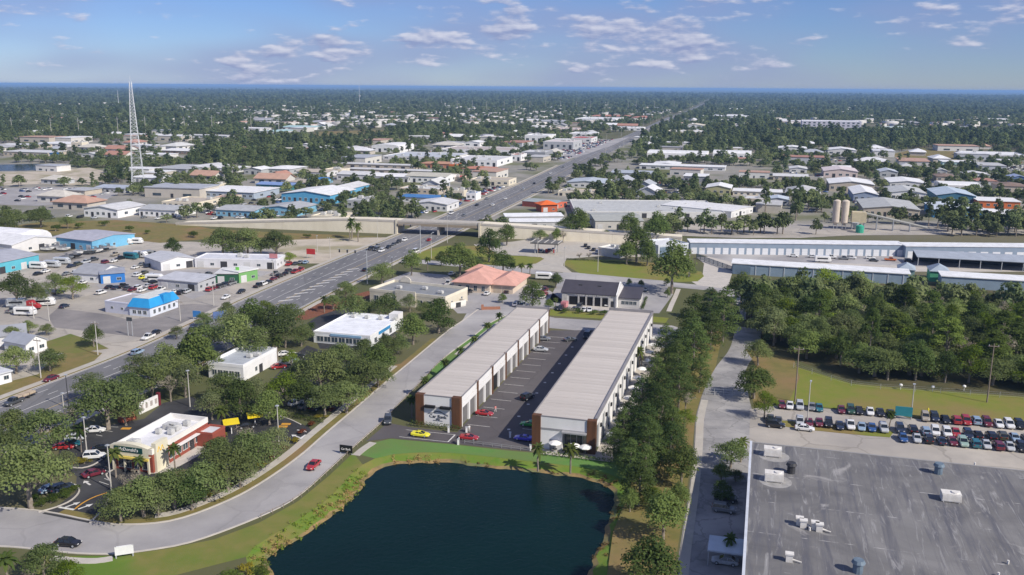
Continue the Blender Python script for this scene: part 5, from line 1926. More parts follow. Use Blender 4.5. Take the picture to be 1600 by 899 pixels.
LB = (.16, .42, .62)
NEAR = [
    # label, A, B, depth, h, roof, wall, roofcolour, extra
    ('light blue boat shed with lilac grey roof', (85, 386), (145, 393), 26, 5, 'gable', LB, (.42, .42, .48), dict(axis='x', rise=1.4)),
    ('turquoise shed cut by the picture edge behind parked boats', (-40, 438), (62, 415), 30, 5, 'gable', (.10, .42, .52), (.40, .41, .46), dict(rise=1.6)),
    ('white fabric dome at the edge of the boat yard', (-45, 385), (24, 390), 24, 3, 'arch', (.75, .75, .76), (.80, .80, .82), dict(rise=5, axis='x')),
    ('white gabled shed beside the fabric dome', (20, 398), (92, 386), 24, 4.5, 'gable', (.66, .65, .64), (.74, .74, .75), dict(rise=2.4, axis='y')),
    ('grey gabled shop with white end beside the dealer yard', (115, 440), (154, 443), 16, 3.6, 'gable', (.72, .72, .72), (.32, .33, .36), dict(rise=2.6, axis='x')),
    ('small bright blue garage with two doors in the dealer yard', (158, 444), (196, 441), 8, 4, 'shed', (.02, .16, .48), (.30, .32, .38), dict(rise=.6)),
    ('long white strip of workshops behind the dealer yard', (305, 418), (432, 421), 13, 4.2, 'flat', (.66, .66, .68), (.62, .63, .68), dict(parapet=.3)),
    ('grey roofed workshop with white gable in the dealer yard', (252, 424), (305, 417), 18, 4, 'gable', (.68, .68, .70), (.50, .51, .54), dict(axis='y', rise=1.6)),
    ('low grey sales office among parked cars', (247, 450), (310, 456), 11, 3.6, 'shed', (.45, .46, .48), (.50, .51, .55), dict(rise=.8)),
    ('dark green tyre shop with lime canopy posts', (337, 443), (372, 443), 12, 4, 'slab', (.02, .10, .05), (.62, .62, .62), {}),
    ('white canopied lime green forecourt beside the tyre shop', (374, 443), (403, 437), 10, 4.45, 'slab', (.16, .36, .12), (.72, .72, .70), {}),
    ('small white house half hidden by trees beside the highway', (42, 556), (74, 547), 10, 3.4, 'gable', (.74, .74, .74), (.33, .35, .40), dict(axis='y', rise=2)),
    ('grey roofed house at the picture edge behind trees', (-30, 545), (42, 537), 11, 3.2, 'gable', (.62, .62, .62), (.30, .31, .34), dict(rise=2)),
    ('little white shed at the picture edge beside the highway', (-14, 606), (19, 597), 7, 3, 'slab', (.72, .74, .78), (.62, .64, .68), {}),
    ('filling station shop with pale roof behind the oaks', (934, 399), (969, 404), 11, 4, 'flat', (.58, .56, .52), (.62, .62, .60), {}),
    ('long olive roofed shed behind the overpass wall', (930, 359), (1005, 359), 34, 5, 'gable', (.52, .50, .46), (.40, .41, .38), dict(rise=1.2)),
    ('long white canopy shed, front of two behind the overpass', (796, 357), (890, 357), 9, 3.6, 'shed', (.5, .5, .5), (.76, .77, .78), dict(rise=.6)),
    ('long white canopy shed, rear of two behind the overpass', (790, 350), (880, 349), 10, 4.2, 'shed', (.5, .5, .5), (.80, .81, .82), dict(rise=.6)),
    ('huge pale grey flat warehouse beyond the overpass', (898, 340), (1132, 342), 60, 4.0, 'flat', (.58, .58, .57), (.50, .51, .50), dict(parapet=.3)),
    ('narrow white storage row beside the huge grey warehouse', (1142, 341), (1176, 333), 50, 4, 'gable', (.66, .66, .66), (.72, .72, .72), dict(axis='y', rise=.8)),
    ('orange roofed car wash kiosk beside the highway', (846, 332), (871, 331), 10, 5, 'hip', (.42, .10, .04), (.72, .14, .02), dict(rise=2.2, over=1.2)),
    ('long orange fronted car wash tunnel beside the kiosk', (867, 327), (886, 323), 26, 3.6, 'gable', (.55, .14, .08), (.34, .38, .38), dict(axis='y', rise=.8)),
]
for lab, a, b, dep, h, rfk, wc, rc, kw in NEAR:
    t, w, rf = building(lab, G2(*a), G2(*b), dep, h, roof=rfk, wc=wc, rc=rc, **kw)
    nwin = max(2, int(w / 5))
    big = w > 40
    for k in range(min(nwin, 14)):
        u = -w / 2 + w * (k + .5) / min(nwin, 14)
        if rfk == 'arch':
            break
        if k % 2 == 0 and h >= 3.6:
            door(t, 'f', u, min(3.0, w / nwin * .6), min(3.0, h * .75), w, dep, pm('dark_opening', (.05, .05, .055), rough=.6) if k % 4 else pm('pale_door', (.6, .6, .6)))
        else:
            window(t, 'f', u, 1.1, min(1.8, w / nwin * .5), 1.2, w, dep)
    for k in range(3):
        window(t, 'r', -dep / 2 + dep * (k + .5) / 3, 1.2, 1.4, 1.2, w, dep)
    if rfk == 'flat':
        for k in range(3 + int(big) * 5):
            hvac(rf, random.uniform(-w / 2 + 3, w / 2 - 3), random.uniform(3, dep - 3), h - kw.get('parapet', .5), 2, 1.6, 1.2)

# --- storage rows by the wood
SBLUE = (.24, .30, .38)
DOORW = pm('white_roller', (.72, .73, .75), (.64, .65, .67), scale=.6, rough=.5, stretch=(.2, .2, 6))
for lab, a, b, nd in (('long grey blue storage row with many white roller doors', (1078, 397), (1412, 401), 27), ('second stretch of the storage row with wider set doors', (1414, 403), (1660, 405), 13)):
    t, w, rf = building(lab, G2(*a), G2(*b), 9, 5.6, roof='shed', wc=SBLUE, rc=(.74, .75, .77), rise=.3, over=.3, name='storage_building')
    for k in range(nd):
        door(t, 'f', -w / 2 + w * (k + .5) / nd, w / nd * (.72 if nd > 20 else .62), 3.2, w, 9, DOORW, 'roller_door')
t, w, rf = building('pale block at the gate end of the storage row', G2(1028, 403), G2(1075, 399), 16, 6, wc=(.50, .53, .57), rc=(.72, .73, .74), name='storage_building')
ob('end_panel', MB().box(-w / 2 + 1, -w / 2 + 8, -.2, -.01, 0, 5).mesh('end_panel', pm('slate_panel', (.15, .21, .28))), t)
A, B = np.array(G2(1143, 428)), np.array(G2(1420, 446))
t, w, rf = building('front storage row with white roof edge behind the woodland', A, B, 9, 4.6, roof='shed', wc=(.24, .32, .40), rc=(.76, .77, .78), rise=.4, name='storage_building')
ob('end_panel', MB().box(-w / 2 + .5, -w / 2 + 8, -.2, -.01, 0, 4.4).mesh('end_panel', pm('slate_panel', (.15, .21, .28))), t)
for k in range(12):
    ob('wall_rib', MB().box(-w / 2 + 10 + k * 6, -w / 2 + 10.4 + k * 6, -.15, -.01, 0, 4.4).mesh('wall_rib', pm('pale_rib', (.5, .54, .58))), t)
t, w, rf = building('front storage row continuing behind the woodland to the picture edge', G2(1470, 449), G2(1680, 462), 9, 4.6, roof='shed', wc=(.24, .32, .40), rc=(.76, .77, .78), rise=.4, name='storage_building')
t, w, rf = building('pyramid roofed gatehouse between the storage rows', G2(1402, 436), G2(1428, 438), 10, 4.4, roof='hip', wc=(.24, .36, .34), rc=(.34, .40, .46), rise=2.2, name='storage_gatehouse')
t, w, rf = building('second pyramid roofed gatehouse between the storage rows', G2(1452, 440), G2(1482, 442), 11, 4.6, roof='hip', wc=(.08, .36, .20), rc=(.34, .40, .46), rise=2.4, name='storage_gatehouse')
cp_ = thing('covered_parking', 'long open vehicle shelter with grey blue roof between the storage rows', 'carport', G(1520, 421), GRID)
ob('roof', MB().add([(-24, 0, 4.2), (30, 0, 4.2), (30, 14, 5.2), (-24, 14, 5.2), (-24, 0, 4.5), (30, 0, 4.5), (30, 14, 5.5), (-24, 14, 5.5)], [(4, 5, 6, 7), (3, 2, 1, 0), (0, 1, 5, 4), (1, 2, 6, 5), (2, 3, 7, 6), (3, 0, 4, 7)]).mesh('roof', pm('blue_grey_roof', (.36, .40, .46))), cp_)
for k in range(7):
    ob('post', MB().box(-23.5 + k * 8.8, -23.2 + k * 8.8, .2, .5, 0, 4.2).mesh('post', STEEL), cp_)
ob('back_wall', MB().box(-24, 30, 13.6, 13.9, 0, 5).mesh('back_wall', DARK), cp_)
# fence of the storage yard
fa, fb = G(1088, 404), G(1143, 424)
fn = thing('metal_fence', 'blue metal mesh fence closing the storage drive', 'fence', fa, math.atan2(fb.y - fa.y, fb.x - fa.x))
fl = (fb - fa).length
for k in range(9):
    ob('post', MB().box(fl * k / 8 - .06, fl * k / 8 + .06, -.06, .06, 0, 2.4).mesh('post', DARK), fn)
    if k < 8:
        pnl = MB()
        for q in range(9):
            x = fl * (k + (q + .5) / 9) / 8
            pnl.box(x - .12, x + .12, -.02, .02, .1, 2.3)
        pnl.box(fl * k / 8 + .07, fl * (k + 1) / 8 - .07, -.04, .04, 2.1, 2.2)
        ob('fence_panel', pnl.mesh('fence_panel', pm('blue_mesh', (.05, .10, .17))), fn)

# --- filling station canopy
p = G(850, 398)
cn = thing('pump_canopy', 'flat pump canopy of the filling station on four posts', 'canopy', p, GRID)
ob('canopy_roof', MB().box(-7, 7, 0, 10, 5.0, 5.7).mesh('canopy_roof', pm('dark_canopy', (.10, .10, .10), (.16, .15, .14), scale=.5)), cn)
for x in (-5, 5):
    for y in (2, 8):
        ob('post', MB().box(x - .2, x + .2, y - .2, y + .2, 0, 5.0).mesh('post', STEEL), cn)
for k in range(5):
    ob('roof_beam', MB().box(-7 + k * 3.4, -6.6 + k * 3.4, .1, 9.9, 5.7, 5.95).mesh('roof_beam', pm('pale_beam', (.5, .48, .45))), cn)
for x in (-4, 0, 4):
    pu = thing('fuel_pump', 'fuel pump under the station canopy, %s from the highway' % ordinal({-4: 1, 0: 2, 4: 3}[x]), 'fuel pump', tuple(Vector((p.x, p.y, 0)) + Vector((*(GU * x + GD * 5), 0))), GRID, 'fuel pumps')
    ob('cabinet', MB().box(-.5, .5, -.3, .3, .15, 1.9).mesh('cabinet', pm('red_cabinet', (.45, .05, .04))), pu)
    ob('plinth', MB().box(-1.0, 1.0, -.6, .6, 0, .15).mesh('plinth', CONC), pu)

# --- overpass: ramp with cream retaining wall, bridge, far parapet
OV0, OV1 = np.array([-196.0, 524.0]), np.array([-64.0, 497.0])
odir = (OV1 - OV0) / np.linalg.norm(OV1 - OV0)
onrm = np.array([-odir[1], odir[0]])
WALLCRM = pm('cream_retaining_wall', (.74, .68, .55), (.66, .60, .48), scale=.2, rough=.9, stretch=(1, 1, .4))
ov = thing('overpass', 'long cream walled overpass crossing the highway', 'bridge', (OV0[0], OV0[1], 0), math.atan2(odir[1], odir[0]))
Lr = float(np.linalg.norm(OV1 - OV0))


def ramp_prism(x0, z0, x1, z1, w=14.0):
    m2 = MB()
    m2.add([(x0, 0, 0), (x1, 0, 0), (x1, w, 0), (x0, w, 0), (x0, 0, z0), (x1, 0, z1), (x1, w, z1), (x0, w, z0)], [(0, 1, 5, 4), (1, 2, 6, 5), (2, 3, 7, 6), (3, 0, 4, 7), (4, 5, 6, 7)])
    return m2


BW = 47.0
npan = 14
for k in range(npan):
    x0, x1 = Lr * k / npan, Lr * (k + 1) / npan
    z0, z1 = .6 + 6.3 * min(1, (k / npan) * 1.25), .6 + 6.3 * min(1, ((k + 1) / npan) * 1.25)
    ob('wall_panel', ramp_prism(x0 + .03, z0, x1 - .03, z1).mesh('wall_panel', WALLCRM), ov)
    q = MB()
    q.add([(x0, -.15, z0 - .15), (x1, -.15, z1 - .15), (x1, .25, z1 - .15), (x0, .25, z0 - .15), (x0, -.15, z0 + .95), (x1, -.15, z1 + .95), (x1, .25, z1 + .95), (x0, .25, z0 + .95)],
          [(0, 1, 5, 4), (4, 5, 6, 7), (2, 3, 7, 6), (3, 2, 1, 0), (3, 0, 4, 7), (1, 2, 6, 5)])
    ob('barrier', q.mesh('barrier', CONC_PALE), ov)
for k in range(9):
    x0, x1 = Lr + BW + 12 * k, Lr + BW + 12 * (k + 1)
    z0, z1 = 6.9 - .35 * k, 6.9 - .35 * (k + 1)
    ob('wall_panel', ramp_prism(x0 + .03, z0, x1 - .03, z1).mesh('wall_panel', WALLCRM), ov)
    q = MB()
    q.add([(x0, -.15, z0 - .15), (x1, -.15, z1 - .15), (x1, .25, z1 - .15), (x0, .25, z0 - .15), (x0, -.15, z0 + .95), (x1, -.15, z1 + .95), (x1, .25, z1 + .95), (x0, .25, z0 + .95)],
          [(0, 1, 5, 4), (4, 5, 6, 7), (2, 3, 7, 6), (3, 2, 1, 0), (3, 0, 4, 7), (1, 2, 6, 5)])
    ob('barrier', q.mesh('barrier', CONC_PALE), ov)
ob('deck', MB().box(Lr, Lr + BW, 0, 14, 6.2, 6.9).mesh('deck', CONC), ov)
ob('girder', MB().box(Lr, Lr + BW, -.1, .4, 4.9, 6.3).mesh('girder', pm('brown_girder', (.30, .25, .19))), ov)
ob('girder', MB().box(Lr, Lr + BW, 13.6, 14.1, 4.9, 6.3).mesh('girder', pm('brown_girder', (.30, .25, .19))), ov)
ob('barrier', MB().box(Lr, Lr + BW, -.15, .25, 6.9, 7.85).mesh('barrier', CONC_PALE), ov)
for x in (Lr + BW / 2,):
    ob('pier', MB().box(x - .5, x + .5, 1, 13, 0, 5.0).mesh('pier', CONC), ov)
for x in (Lr - .6, Lr + BW - .4):
    ob('end_pilaster', MB().box(x, x + 1.0, -.5, 1.0, 0, 8.2).mesh('end_pilaster', pm('cream_pilaster', (.62, .57, .46))), ov)
EXCL_RECT.append((*(OV0 + odir * (Lr + BW + 100) / 2 + onrm * 7), (Lr + BW + 100) / 2, 10, math.atan2(odir[1], odir[0])))

# --- lattice tower
tb = G(217, 297)
tw = thing('lattice_tower', 'tall white steel lattice tower rising above the horizon', 'tower', tb, .3)
TH, b0, b1 = 82.0, 4.6, .7
WS = pm('white_steel', (.66, .68, .70), (.55, .57, .60), scale=.2, rough=.5)
for sx in (-1, 1):
    for sy in (-1, 1):
        ob('leg', MB().tube((sx * b0, sy * b0, 0), (sx * b1, sy * b1, TH), .20, .13, 6).mesh('leg', WS), tw)
br = MB()
zs = [0]
while zs[-1] < TH - 2:
    zs.append(min(TH, zs[-1] + max(2.4, 7.0 * (1 - zs[-1] / TH))))
hwf = lambda z: b0 + (b1 - b0) * z / TH
for z0, z1 in zip(zs[:-1], zs[1:]):
    a, b = hwf(z0), hwf(z1)
    for k in range(4):
        c0 = [(-1, -1), (1, -1), (1, 1), (-1, 1)][k]
        c1 = [(1, -1), (1, 1), (-1, 1), (-1, -1)][k]
        br.tube((c0[0] * a, c0[1] * a, z0), (c1[0] * b, c1[1] * b, z1), .07, .07, 4)
        br.tube((c1[0] * a, c1[1] * a, z0), (c0[0] * b, c0[1] * b, z1), .07, .07, 4)
        br.tube((c0[0] * b, c0[1] * b, z1), (c1[0] * b, c1[1] * b, z1), .08, .08, 4)
ob('bracing', br.mesh('bracing', WS), tw)
ob('mast', MB().cyl(0, 0, TH, TH + 4, .15, .08, n=6).mesh('mast', WS), tw)
for k in range(3):
    ob('antenna', MB().box(-.25 + 1.0 * math.cos(k * 2.1), .25 + 1.0 * math.cos(k * 2.1), -.2 + math.sin(k * 2.1), .2 + math.sin(k * 2.1), TH - 4, TH - 1).mesh('antenna', WS), tw)
# distant masts
for px, hh, lab in (((562, 166), 84, 'thin distant mast with white dish near the horizon'), ((186, 172), 60, 'thin distant mast above the far trees'), ((1285, 152), 84, 'hair-thin mast on the far horizon')):
    p = G(*px)
    t = thing('distant_mast', lab, 'mast', p)
    ob('pole', MB().cyl(0, 0, 0, hh, .9, .4, n=6).mesh('pole', WS), t)
    if px[0] == 562:
        ob('dish', MB().cyl(0, 0, hh * .44, hh * .5, 3, 6, n=10).mesh('dish', WHITE), t)

# --- concrete plant
cp0 = G(1312, 358)
pl = thing('concrete_plant', 'concrete batching plant with twin cream silos and conveyor', 'plant', cp0, GRID)
SILO = pm('silo_cream', (.60, .52, .43), (.52, .45, .37), scale=.3, rough=.7)
for x in (-2.6, 2.2):
    s = ob('silo', MB().cyl(0, 0, 4, 16.5, 2.1, n=16).cyl(0, 0, 2.2, 4, .6, 2.1, n=16).cyl(0, 0, 16.5, 17.2, 2.1, .8, n=16).mesh('silo', SILO), pl, (x, 0, 0))
    for a in range(4):
        ob('leg', MB().box(1.4 * math.cos(a * 1.57 + .78) - .15, 1.4 * math.cos(a * 1.57 + .78) + .15, 1.4 * math.sin(a * 1.57 + .78) - .15, 1.4 * math.sin(a * 1.57 + .78) + .15, 0, 4.2).mesh('leg', STEEL), s)
ob('mixer_house', MB().box(6, 14, -2, 5, 4.5, 10).box(6.2, 13.8, -1.8, 4.8, 10, 10.4).mesh('mixer_house', pm('cream_cladding', (.58, .50, .33))), pl)
for x in (6.4, 13.2):
    for y in (-1.6, 4.4):
        ob('leg', MB().box(x, x + .4, y, y + .4, 0, 4.5).mesh('leg', STEEL), pl)
ob('conveyor', MB().tube((12, 1, 10), (48, 6, 2), .8, .8, 6).mesh('conveyor', pm('grey_conveyor', (.33, .33, .31))), pl)
for k in range(3):
    ob('trestle', MB().box(20 + 9 * k, 20.4 + 9 * k, 1, 4, 0, 8 - 2.0 * k).mesh('trestle', STEEL), pl)
ob('hopper', MB().cyl(8, -6, 1.5, 5, .8, 2.2, n=10).mesh('hopper', STEEL), pl)
EXCL_RECT.append((cp0.x + 20, cp0.y, 32, 8, 0))
tk = thing('storage_tank', 'green plastic tank in front of the concrete plant', 'tank', G(1343, 364), 0)
ob('tank_shell', MB().cyl(0, 0, 0, 4, 2.2, n=14).cyl(0, 0, 4, 4.8, 2.2, .5, n=14).mesh('tank_shell', pm('green_plastic', (.05, .36, .24), rough=.5)), tk)
ob('lid', MB().cyl(0, 0, 4.8, 5.1, .6, n=10).mesh('lid', DARK), tk)

# --- carport in the shade of the warehouse
cpx = G(1104, 884)
ca = thing('carport', 'flat metal carport with a car under it beside the drive', 'carport', cpx, GRID)
ob('roof', MB().box(0, 6.2, 0, 5.6, 2.7, 2.95).mesh('roof', pm('carport_roof', (.55, .62, .68), rough=.4)), ca)
for x in (.1, 5.9):
    for y in (.1, 5.3):
        ob('post', MB().box(x, x + .15, y, y + .15, 0, 2.7).mesh('post', STEEL), ca)
car('sedan', tuple(Vector((cpx.x, cpx.y, .03)) + Vector((*(GU * 3.0 + GD * 1.6), 0))), GRID + math.pi, 'silver', 'silver saloon car under the metal carport')

# ================================================================== trees and shrubs one by one
tree_row([('oak', 42, 738, 128), ('oak', 66, 664, 92), ('bare', 112, 645, 60), ('oak', 165, 620, 112), ('oak', 20, 665, 76), ('pale', 100, 720, 50), ('pale', 140, 600, 60), ('oak', 195, 640, 56), ('oak', 0, 700, 80)], 'between restaurant car park and highway', 'oaks round the restaurant')
tree_row([('oak', 236, 588, 72), ('oak', 262, 562, 68), ('pale', 288, 590, 66), ('round', 306, 548, 72), ('oak', 330, 562, 50), ('oak', 205, 600, 60), ('pale', 215, 570, 56), ('oak', 280, 575, 66), ('bare', 265, 600, 50)], 'on the highway verge behind the menu wall', 'oaks along the highway')
tree_row([('oak', 186, 784, 70), ('oak', 222, 768, 88), ('pale', 246, 780, 60), ('oak', 270, 755, 90), ('round', 298, 766, 56), ('oak', 318, 742, 92), ('oak', 354, 724, 94), ('pale', 374, 735, 60), ('oak', 392, 702, 90), ('bare', 205, 748, 50), ('pale', 426, 684, 66), ('oak', 338, 700, 62), ('bare', 385, 680, 50)],
         'between restaurant and curved road', 'oaks along the curved road')
tree_row([('palm', 124, 668, 26), ('palm', 178, 708, 26), ('palm', 216, 715, 20), ('palm', 271, 700, 24), ('palm', 345, 637, 26), ('palm', 8, 872, 40), ('palm', 88, 668, 22)], 'round the fast food restaurant', 'palms round the restaurant')
tree_row([('oak', 66, 874, 72), ('bright', 105, 892, 54), ('bare', 45, 893, 40)], 'in the corner below the curved road', 'trees in the pond corner')
tree_row([('oak', 352, 600, 66), ('pale', 400, 612, 62), ('bright', 443, 602, 66), ('oak', 500, 578, 84), ('oak', 530, 556, 70), ('oak', 566, 578, 84), ('round', 592, 556, 60), ('oak', 540, 612, 74), ('oak', 604, 540, 48), 
          ('round', 475, 610, 54), ('bare', 622, 528, 40), ('oak', 507, 622, 64), ('bright', 455, 560, 34), ('round', 375, 620, 60), ('oak', 548, 590, 60), ('pale', 520, 590, 50), ('oak', 590, 580, 56), ('oak', 470, 580, 50), ('pale', 330, 630, 56), ('round', 420, 632, 56), ('oak', 570, 545, 46)], 'in the grove behind the curved road', 'grove behind the curved road')
tree_row([('oak', 370, 516, 84), ('oak', 426, 508, 84), ('round', 394, 492, 60), ('oak', 452, 492, 52), ('round', 300, 546, 72), ('oak', 470, 520, 46), ('oak', 400, 530, 70), ('pale', 360, 495, 60), ('oak', 325, 520, 64), ('pale', 445, 520, 50), ('bright', 415, 480, 36), ('palm', 432, 528, 24), ('palm', 486, 505, 16)],
         'between highway and white shop', 'trees between highway and white shop')
tree_row([('oak', 540, 452, 40), ('oak', 550, 476, 58), ('oak', 602, 478, 52), ('pale', 640, 470, 36), ('round', 686, 488, 56), ('round', 645, 508, 52), ('oak', 622, 532, 44), ('oak', 596, 424, 44), ('round', 643, 408, 38), ('oak', 575, 480, 36),
          ('palm', 506, 464, 16), ('oak', 665, 480, 34), ('oak', 520, 470, 30)], 'round the cream bank', 'trees round the bank')
tree_row([('round', 718, 400, 58), ('round', 764, 380, 48), ('round', 786, 406, 40), ('palm', 801, 411, 14), ('palm', 815, 412, 14), ('palm', 828, 413, 13), ('round', 742, 412, 30), ('round', 690, 402, 22), ('palm', 668, 405, 12), ('round', 792, 362, 36)],
         'round the tiled office', 'trees round the tiled office')
tree_row([('round', 832, 457, 40), ('round', 869, 436, 24), ('round', 858, 474, 17), ('round', 785, 464, 16), ('palm', 868, 466, 10), ('round', 1042, 440, 12), ('round', 1002, 442, 12), ('round', 983, 440, 11), ('round', 1043, 458, 12), ('shrub', 930, 488, 12), ('shrub', 945, 489, 14),
          ('shrub', 905, 487, 12), ('shrub', 880, 486, 12)], 'round the car workshop', 'trees round the workshop')
tree_row([('round', 1052, 412, 78), ('round', 996, 376, 58), ('round', 1026, 352, 48), ('round', 985, 352, 42), ('round', 1012, 394, 36), ('round', 902, 346, 44), ('oak', 885, 350, 30), ('oak', 845, 365, 26), ('bare', 880, 368, 20), ('oak', 946, 366, 22), ('round', 870, 366, 20),
          ('bare', 905, 398, 14), ('bare', 920, 398, 14), ('oak', 1078, 420, 26), ('round', 980, 392, 36)], 'beside the filling station', 'trees round the filling station')
# tall dark trees on the far side of the garage, down to the pond
tree_row([('tall', 1086, 487, 60, 1.3), ('tall', 1132, 492, 62, 1.3), ('tall', 1086, 536, 58, 1.4), ('tall', 1058, 570, 58, 1.5), ('tall', 1026, 580, 44), ('tall', 1033, 612, 58, 1.4), ('tall', 985, 648, 50, 1.3), ('tall', 1032, 645, 60, 1.3), ('tall', 1094, 582, 46, 1.3),
          ('bare', 1072, 625, 36), ('tall', 1012, 690, 70, 1.3), ('round', 1066, 722, 64), ('tall', 1000, 752, 64, 1.2), ('round', 1038, 800, 78), ('round', 1022, 874, 98), ('tall', 960, 690, 40, 1.5), ('tall', 1050, 665, 50, 1.3), ('tall', 1112, 512, 50, 1.3), ('round', 1062, 770, 44),
          ('tall', 1008, 720, 50, 1.3), ('palm', 1000, 545, 20), ('bare', 1003, 560, 26), ('tall', 975, 665, 40, 1.5), ('tall', 1040, 535, 42, 1.5), ('tall', 1062, 600, 56, 1.3), ('bright', 1070, 650, 40), ('tall', 1010, 660, 60, 1.3), ('tall', 1048, 695, 60, 1.2), ('tall', 985, 715, 50, 1.4), ('tall', 1060, 545, 56, 1.3), ('tall', 1005, 612, 46, 1.5), ('bright', 1020, 775, 44), ('round', 985, 780, 36), ('tall', 1110, 470, 44, 1.3), ('tall', 1080, 512, 46, 1.4)],
         'in the row between garage and drive', 'tall trees beside the drive')
tree_row([('oak', 1186, 548, 50), ('round', 1180, 592, 70, .8), ('bright', 1196, 628, 42, 1.1), ('oak', 1143, 706, 56), ('palm', 1160, 684, 26), ('palm', 1141, 836, 26), ('round', 1213, 510, 44), ('bright', 1180, 462, 60), ('oak', 1150, 740, 30), ('palm', 1392, 646, 17), ('round', 1130, 765, 40), ('round', 1128, 735, 34), ('oak', 1205, 470, 70), ('round', 1160, 445, 50), ('oak', 1240, 455, 70), ('bright', 1290, 440, 60), ('oak', 1340, 450, 70)],
         'on the warehouse side of the drive', 'trees on the warehouse side of the drive')
tree_row([('oak', 22, 556, 62), ('oak', 76, 557, 50), ('oak', 24, 450, 64), ('oak', 56, 456, 46), ('oak', 86, 440, 42), ('bright', 112, 446, 44), ('round', 145, 521, 36), ('oak', 44, 508, 30), ('oak', 72, 512, 26), ('oak', 18, 520, 36), ('pale', 275, 516, 30), ('oak', 318, 497, 32), ('oak', 355, 482, 30)],
         'west of the highway', 'trees west of the highway')
tree_row([('round', 270, 384, 28), ('oak', 346, 374, 58), ('oak', 386, 372, 62), ('oak', 430, 374, 56), ('bright', 452, 400, 24), ('palm', 549, 345, 18), ('palm', 559, 350, 18), ('palm', 546, 352, 14), ('oak', 20, 340, 48), ('oak', 62, 336, 42), ('oak', 8, 352, 34), ('oak', 408, 384, 36), ('oak', 365, 386, 36), ('shrub', 120, 352, 16), ('shrub', 165, 349, 14), ('shrub', 205, 356, 16), ('shrub', 228, 362, 12), ('shrub', 300, 366, 18), ('shrub', 140, 362, 14), ('oak', 105, 345, 26), ('shrub', 480, 368, 12), ('shrub', 85, 356, 18)],
         'below the overpass ramp', 'trees below the overpass ramp')
# palms of the garage: street side, lawn, end
tree_row([('palm', 643, 622, 20), ('palm', 664, 590, 20), ('palm', 696, 562, 18), ('palm', 720, 544, 18), ('palm', 742, 526, 17), ('palm', 762, 506, 16), ('palm', 780, 492, 14)], 'along the street side of the garage', 'palms along the garage')
tree_row([('palm', 841, 697, 26), ('palm', 892, 698, 28)], 'on the lawn in front of the glazed garage corner', 'palms on the garage lawn')
# shrubs
for k, px in enumerate(((125, 722), (133, 725), (118, 726), (300, 692), (306, 690), (312, 687), (345, 683))):
    put_tree('ochre', *G2(*px), 2.2, 1.2, 'low yellow shrub beside the fast food restaurant, %s from the highway end' % ordinal(k + 1), 'yellow shrubs')
for k in range(13):
    i = 26 + k * 2
    q = cu[i] - (cd[i] - cu[i]) / np.linalg.norm(cd[i] - cu[i]) * 5.6
    put_tree('red' if k % 3 else 'ochre', q[0], q[1], 2.6, 1.1, 'low russet shrub beside the curved road footpath, %s from the car park entrance' % ordinal(k + 1), 'russet shrubs')
for k, px in enumerate(((60, 783), (68, 790), (78, 787), (88, 783), (98, 777), (106, 772), (113, 768))):
    put_tree('shrub', *G2(*px), 2.8, 1.5, 'green shrub in the bed at the car park entrance, %s from the picture edge' % ordinal(k + 1), 'shrubs at the car park entrance')
hedge([G2(445, 650), G2(470, 655), G2(505, 662)], 1.6, 1.2, 'long green hedge under the grove beside the drive-through', 'shrub')
hedge([G2(866, 482), G2(935, 489)], 1.0, .9, 'low hedge between car workshop and lane', 'shrub')
hedge([G2(965, 486), G2(1000, 488)], 1.2, .9, 'low hedge in front of the workshop office', 'shrub')
hedge([G2(1003, 485), G2(1010, 466)], 1.0, .8, 'low clipped hedge beside the workshop car park', 'shrub')
hedge([G2(885, 406), G2(1010, 414)], 1.0, .8, 'thin dark hedge between filling station and oval lawn', 'tall')
# reeds along the pond, nobody could count them
def reeds(name, idx, n, kind, h, spread, label):
    pts = []
    for i in idx:
        p, q = water_line[i % nL], bank_out[i % nL]
        for _ in range(n):
            k = RNG.random() * spread - .12
            c = p + (q - p) * k + RNG.normal(size=2) * .3
            pts.append((c[0], c[1], -.85 + .8 * max(0, k) + .1, .35 + .5 * RNG.random(), .35 + .5 * RNG.random(), h * (.5 + RNG.random())))
    v, f = leaf_cloud(pts, len(pts) * 14, .3, flat=1.0, shell=.3)
    o = ob(name, fast_mesh(name, v, f, [LEAF[kind]]))
    o['kind'] = 'stuff'
    o['label'] = label


_w0, _w1, _w2 = nearest_bank((430, 868)), nearest_bank((590, 735)), nearest_bank((700, 724))
_e0, _e1 = nearest_bank((880, 744)), nearest_bank((925, 905))
rng_ = lambda a, b: range(min(a, b), max(a, b))
reeds('straw_reeds', [i for i in rng_(_w0, _w2) if (i // 4) % 3 != 1], 6, 'straw', .6, .9, 'straw coloured reeds along the road side of the pond')
reeds('green_reeds', [i for i in rng_(_w0, _w1)], 6, 'bright', .5, 1.2, 'fresh green waterside plants along the road side of the pond')
reeds('corner_reeds', [i for i in rng_(_e0, _e1) if (i // 3) % 2], 4, 'straw', .4, .8, 'straw coloured reeds along the tree side of the pond')
reeds('lawn_edge_reeds', [i for i in rng_(_w2, _e0) if (i // 3) % 3 == 0], 2, 'straw', .25, .5, 'thin straw reeds at the edge of the garage lawn')
tree_row([('shrub', 372, 896, 46, .4), ('shrub', 404, 893, 36, .4), ('ochre', 385, 889, 28, .4)], 'on the near pond bank', 'bushes on the pond bank')

# ------------------------------------------------------------------ the wood beyond the car lot
wood_px = [(1165, 500), (1212, 548), (1335, 592), (1430, 600), (1640, 616), (1760, 628), (1760, 505), (1640, 495), (1470, 484), (1300, 476), (1180, 466)]
wood = [G2(*p) for p in wood_px]


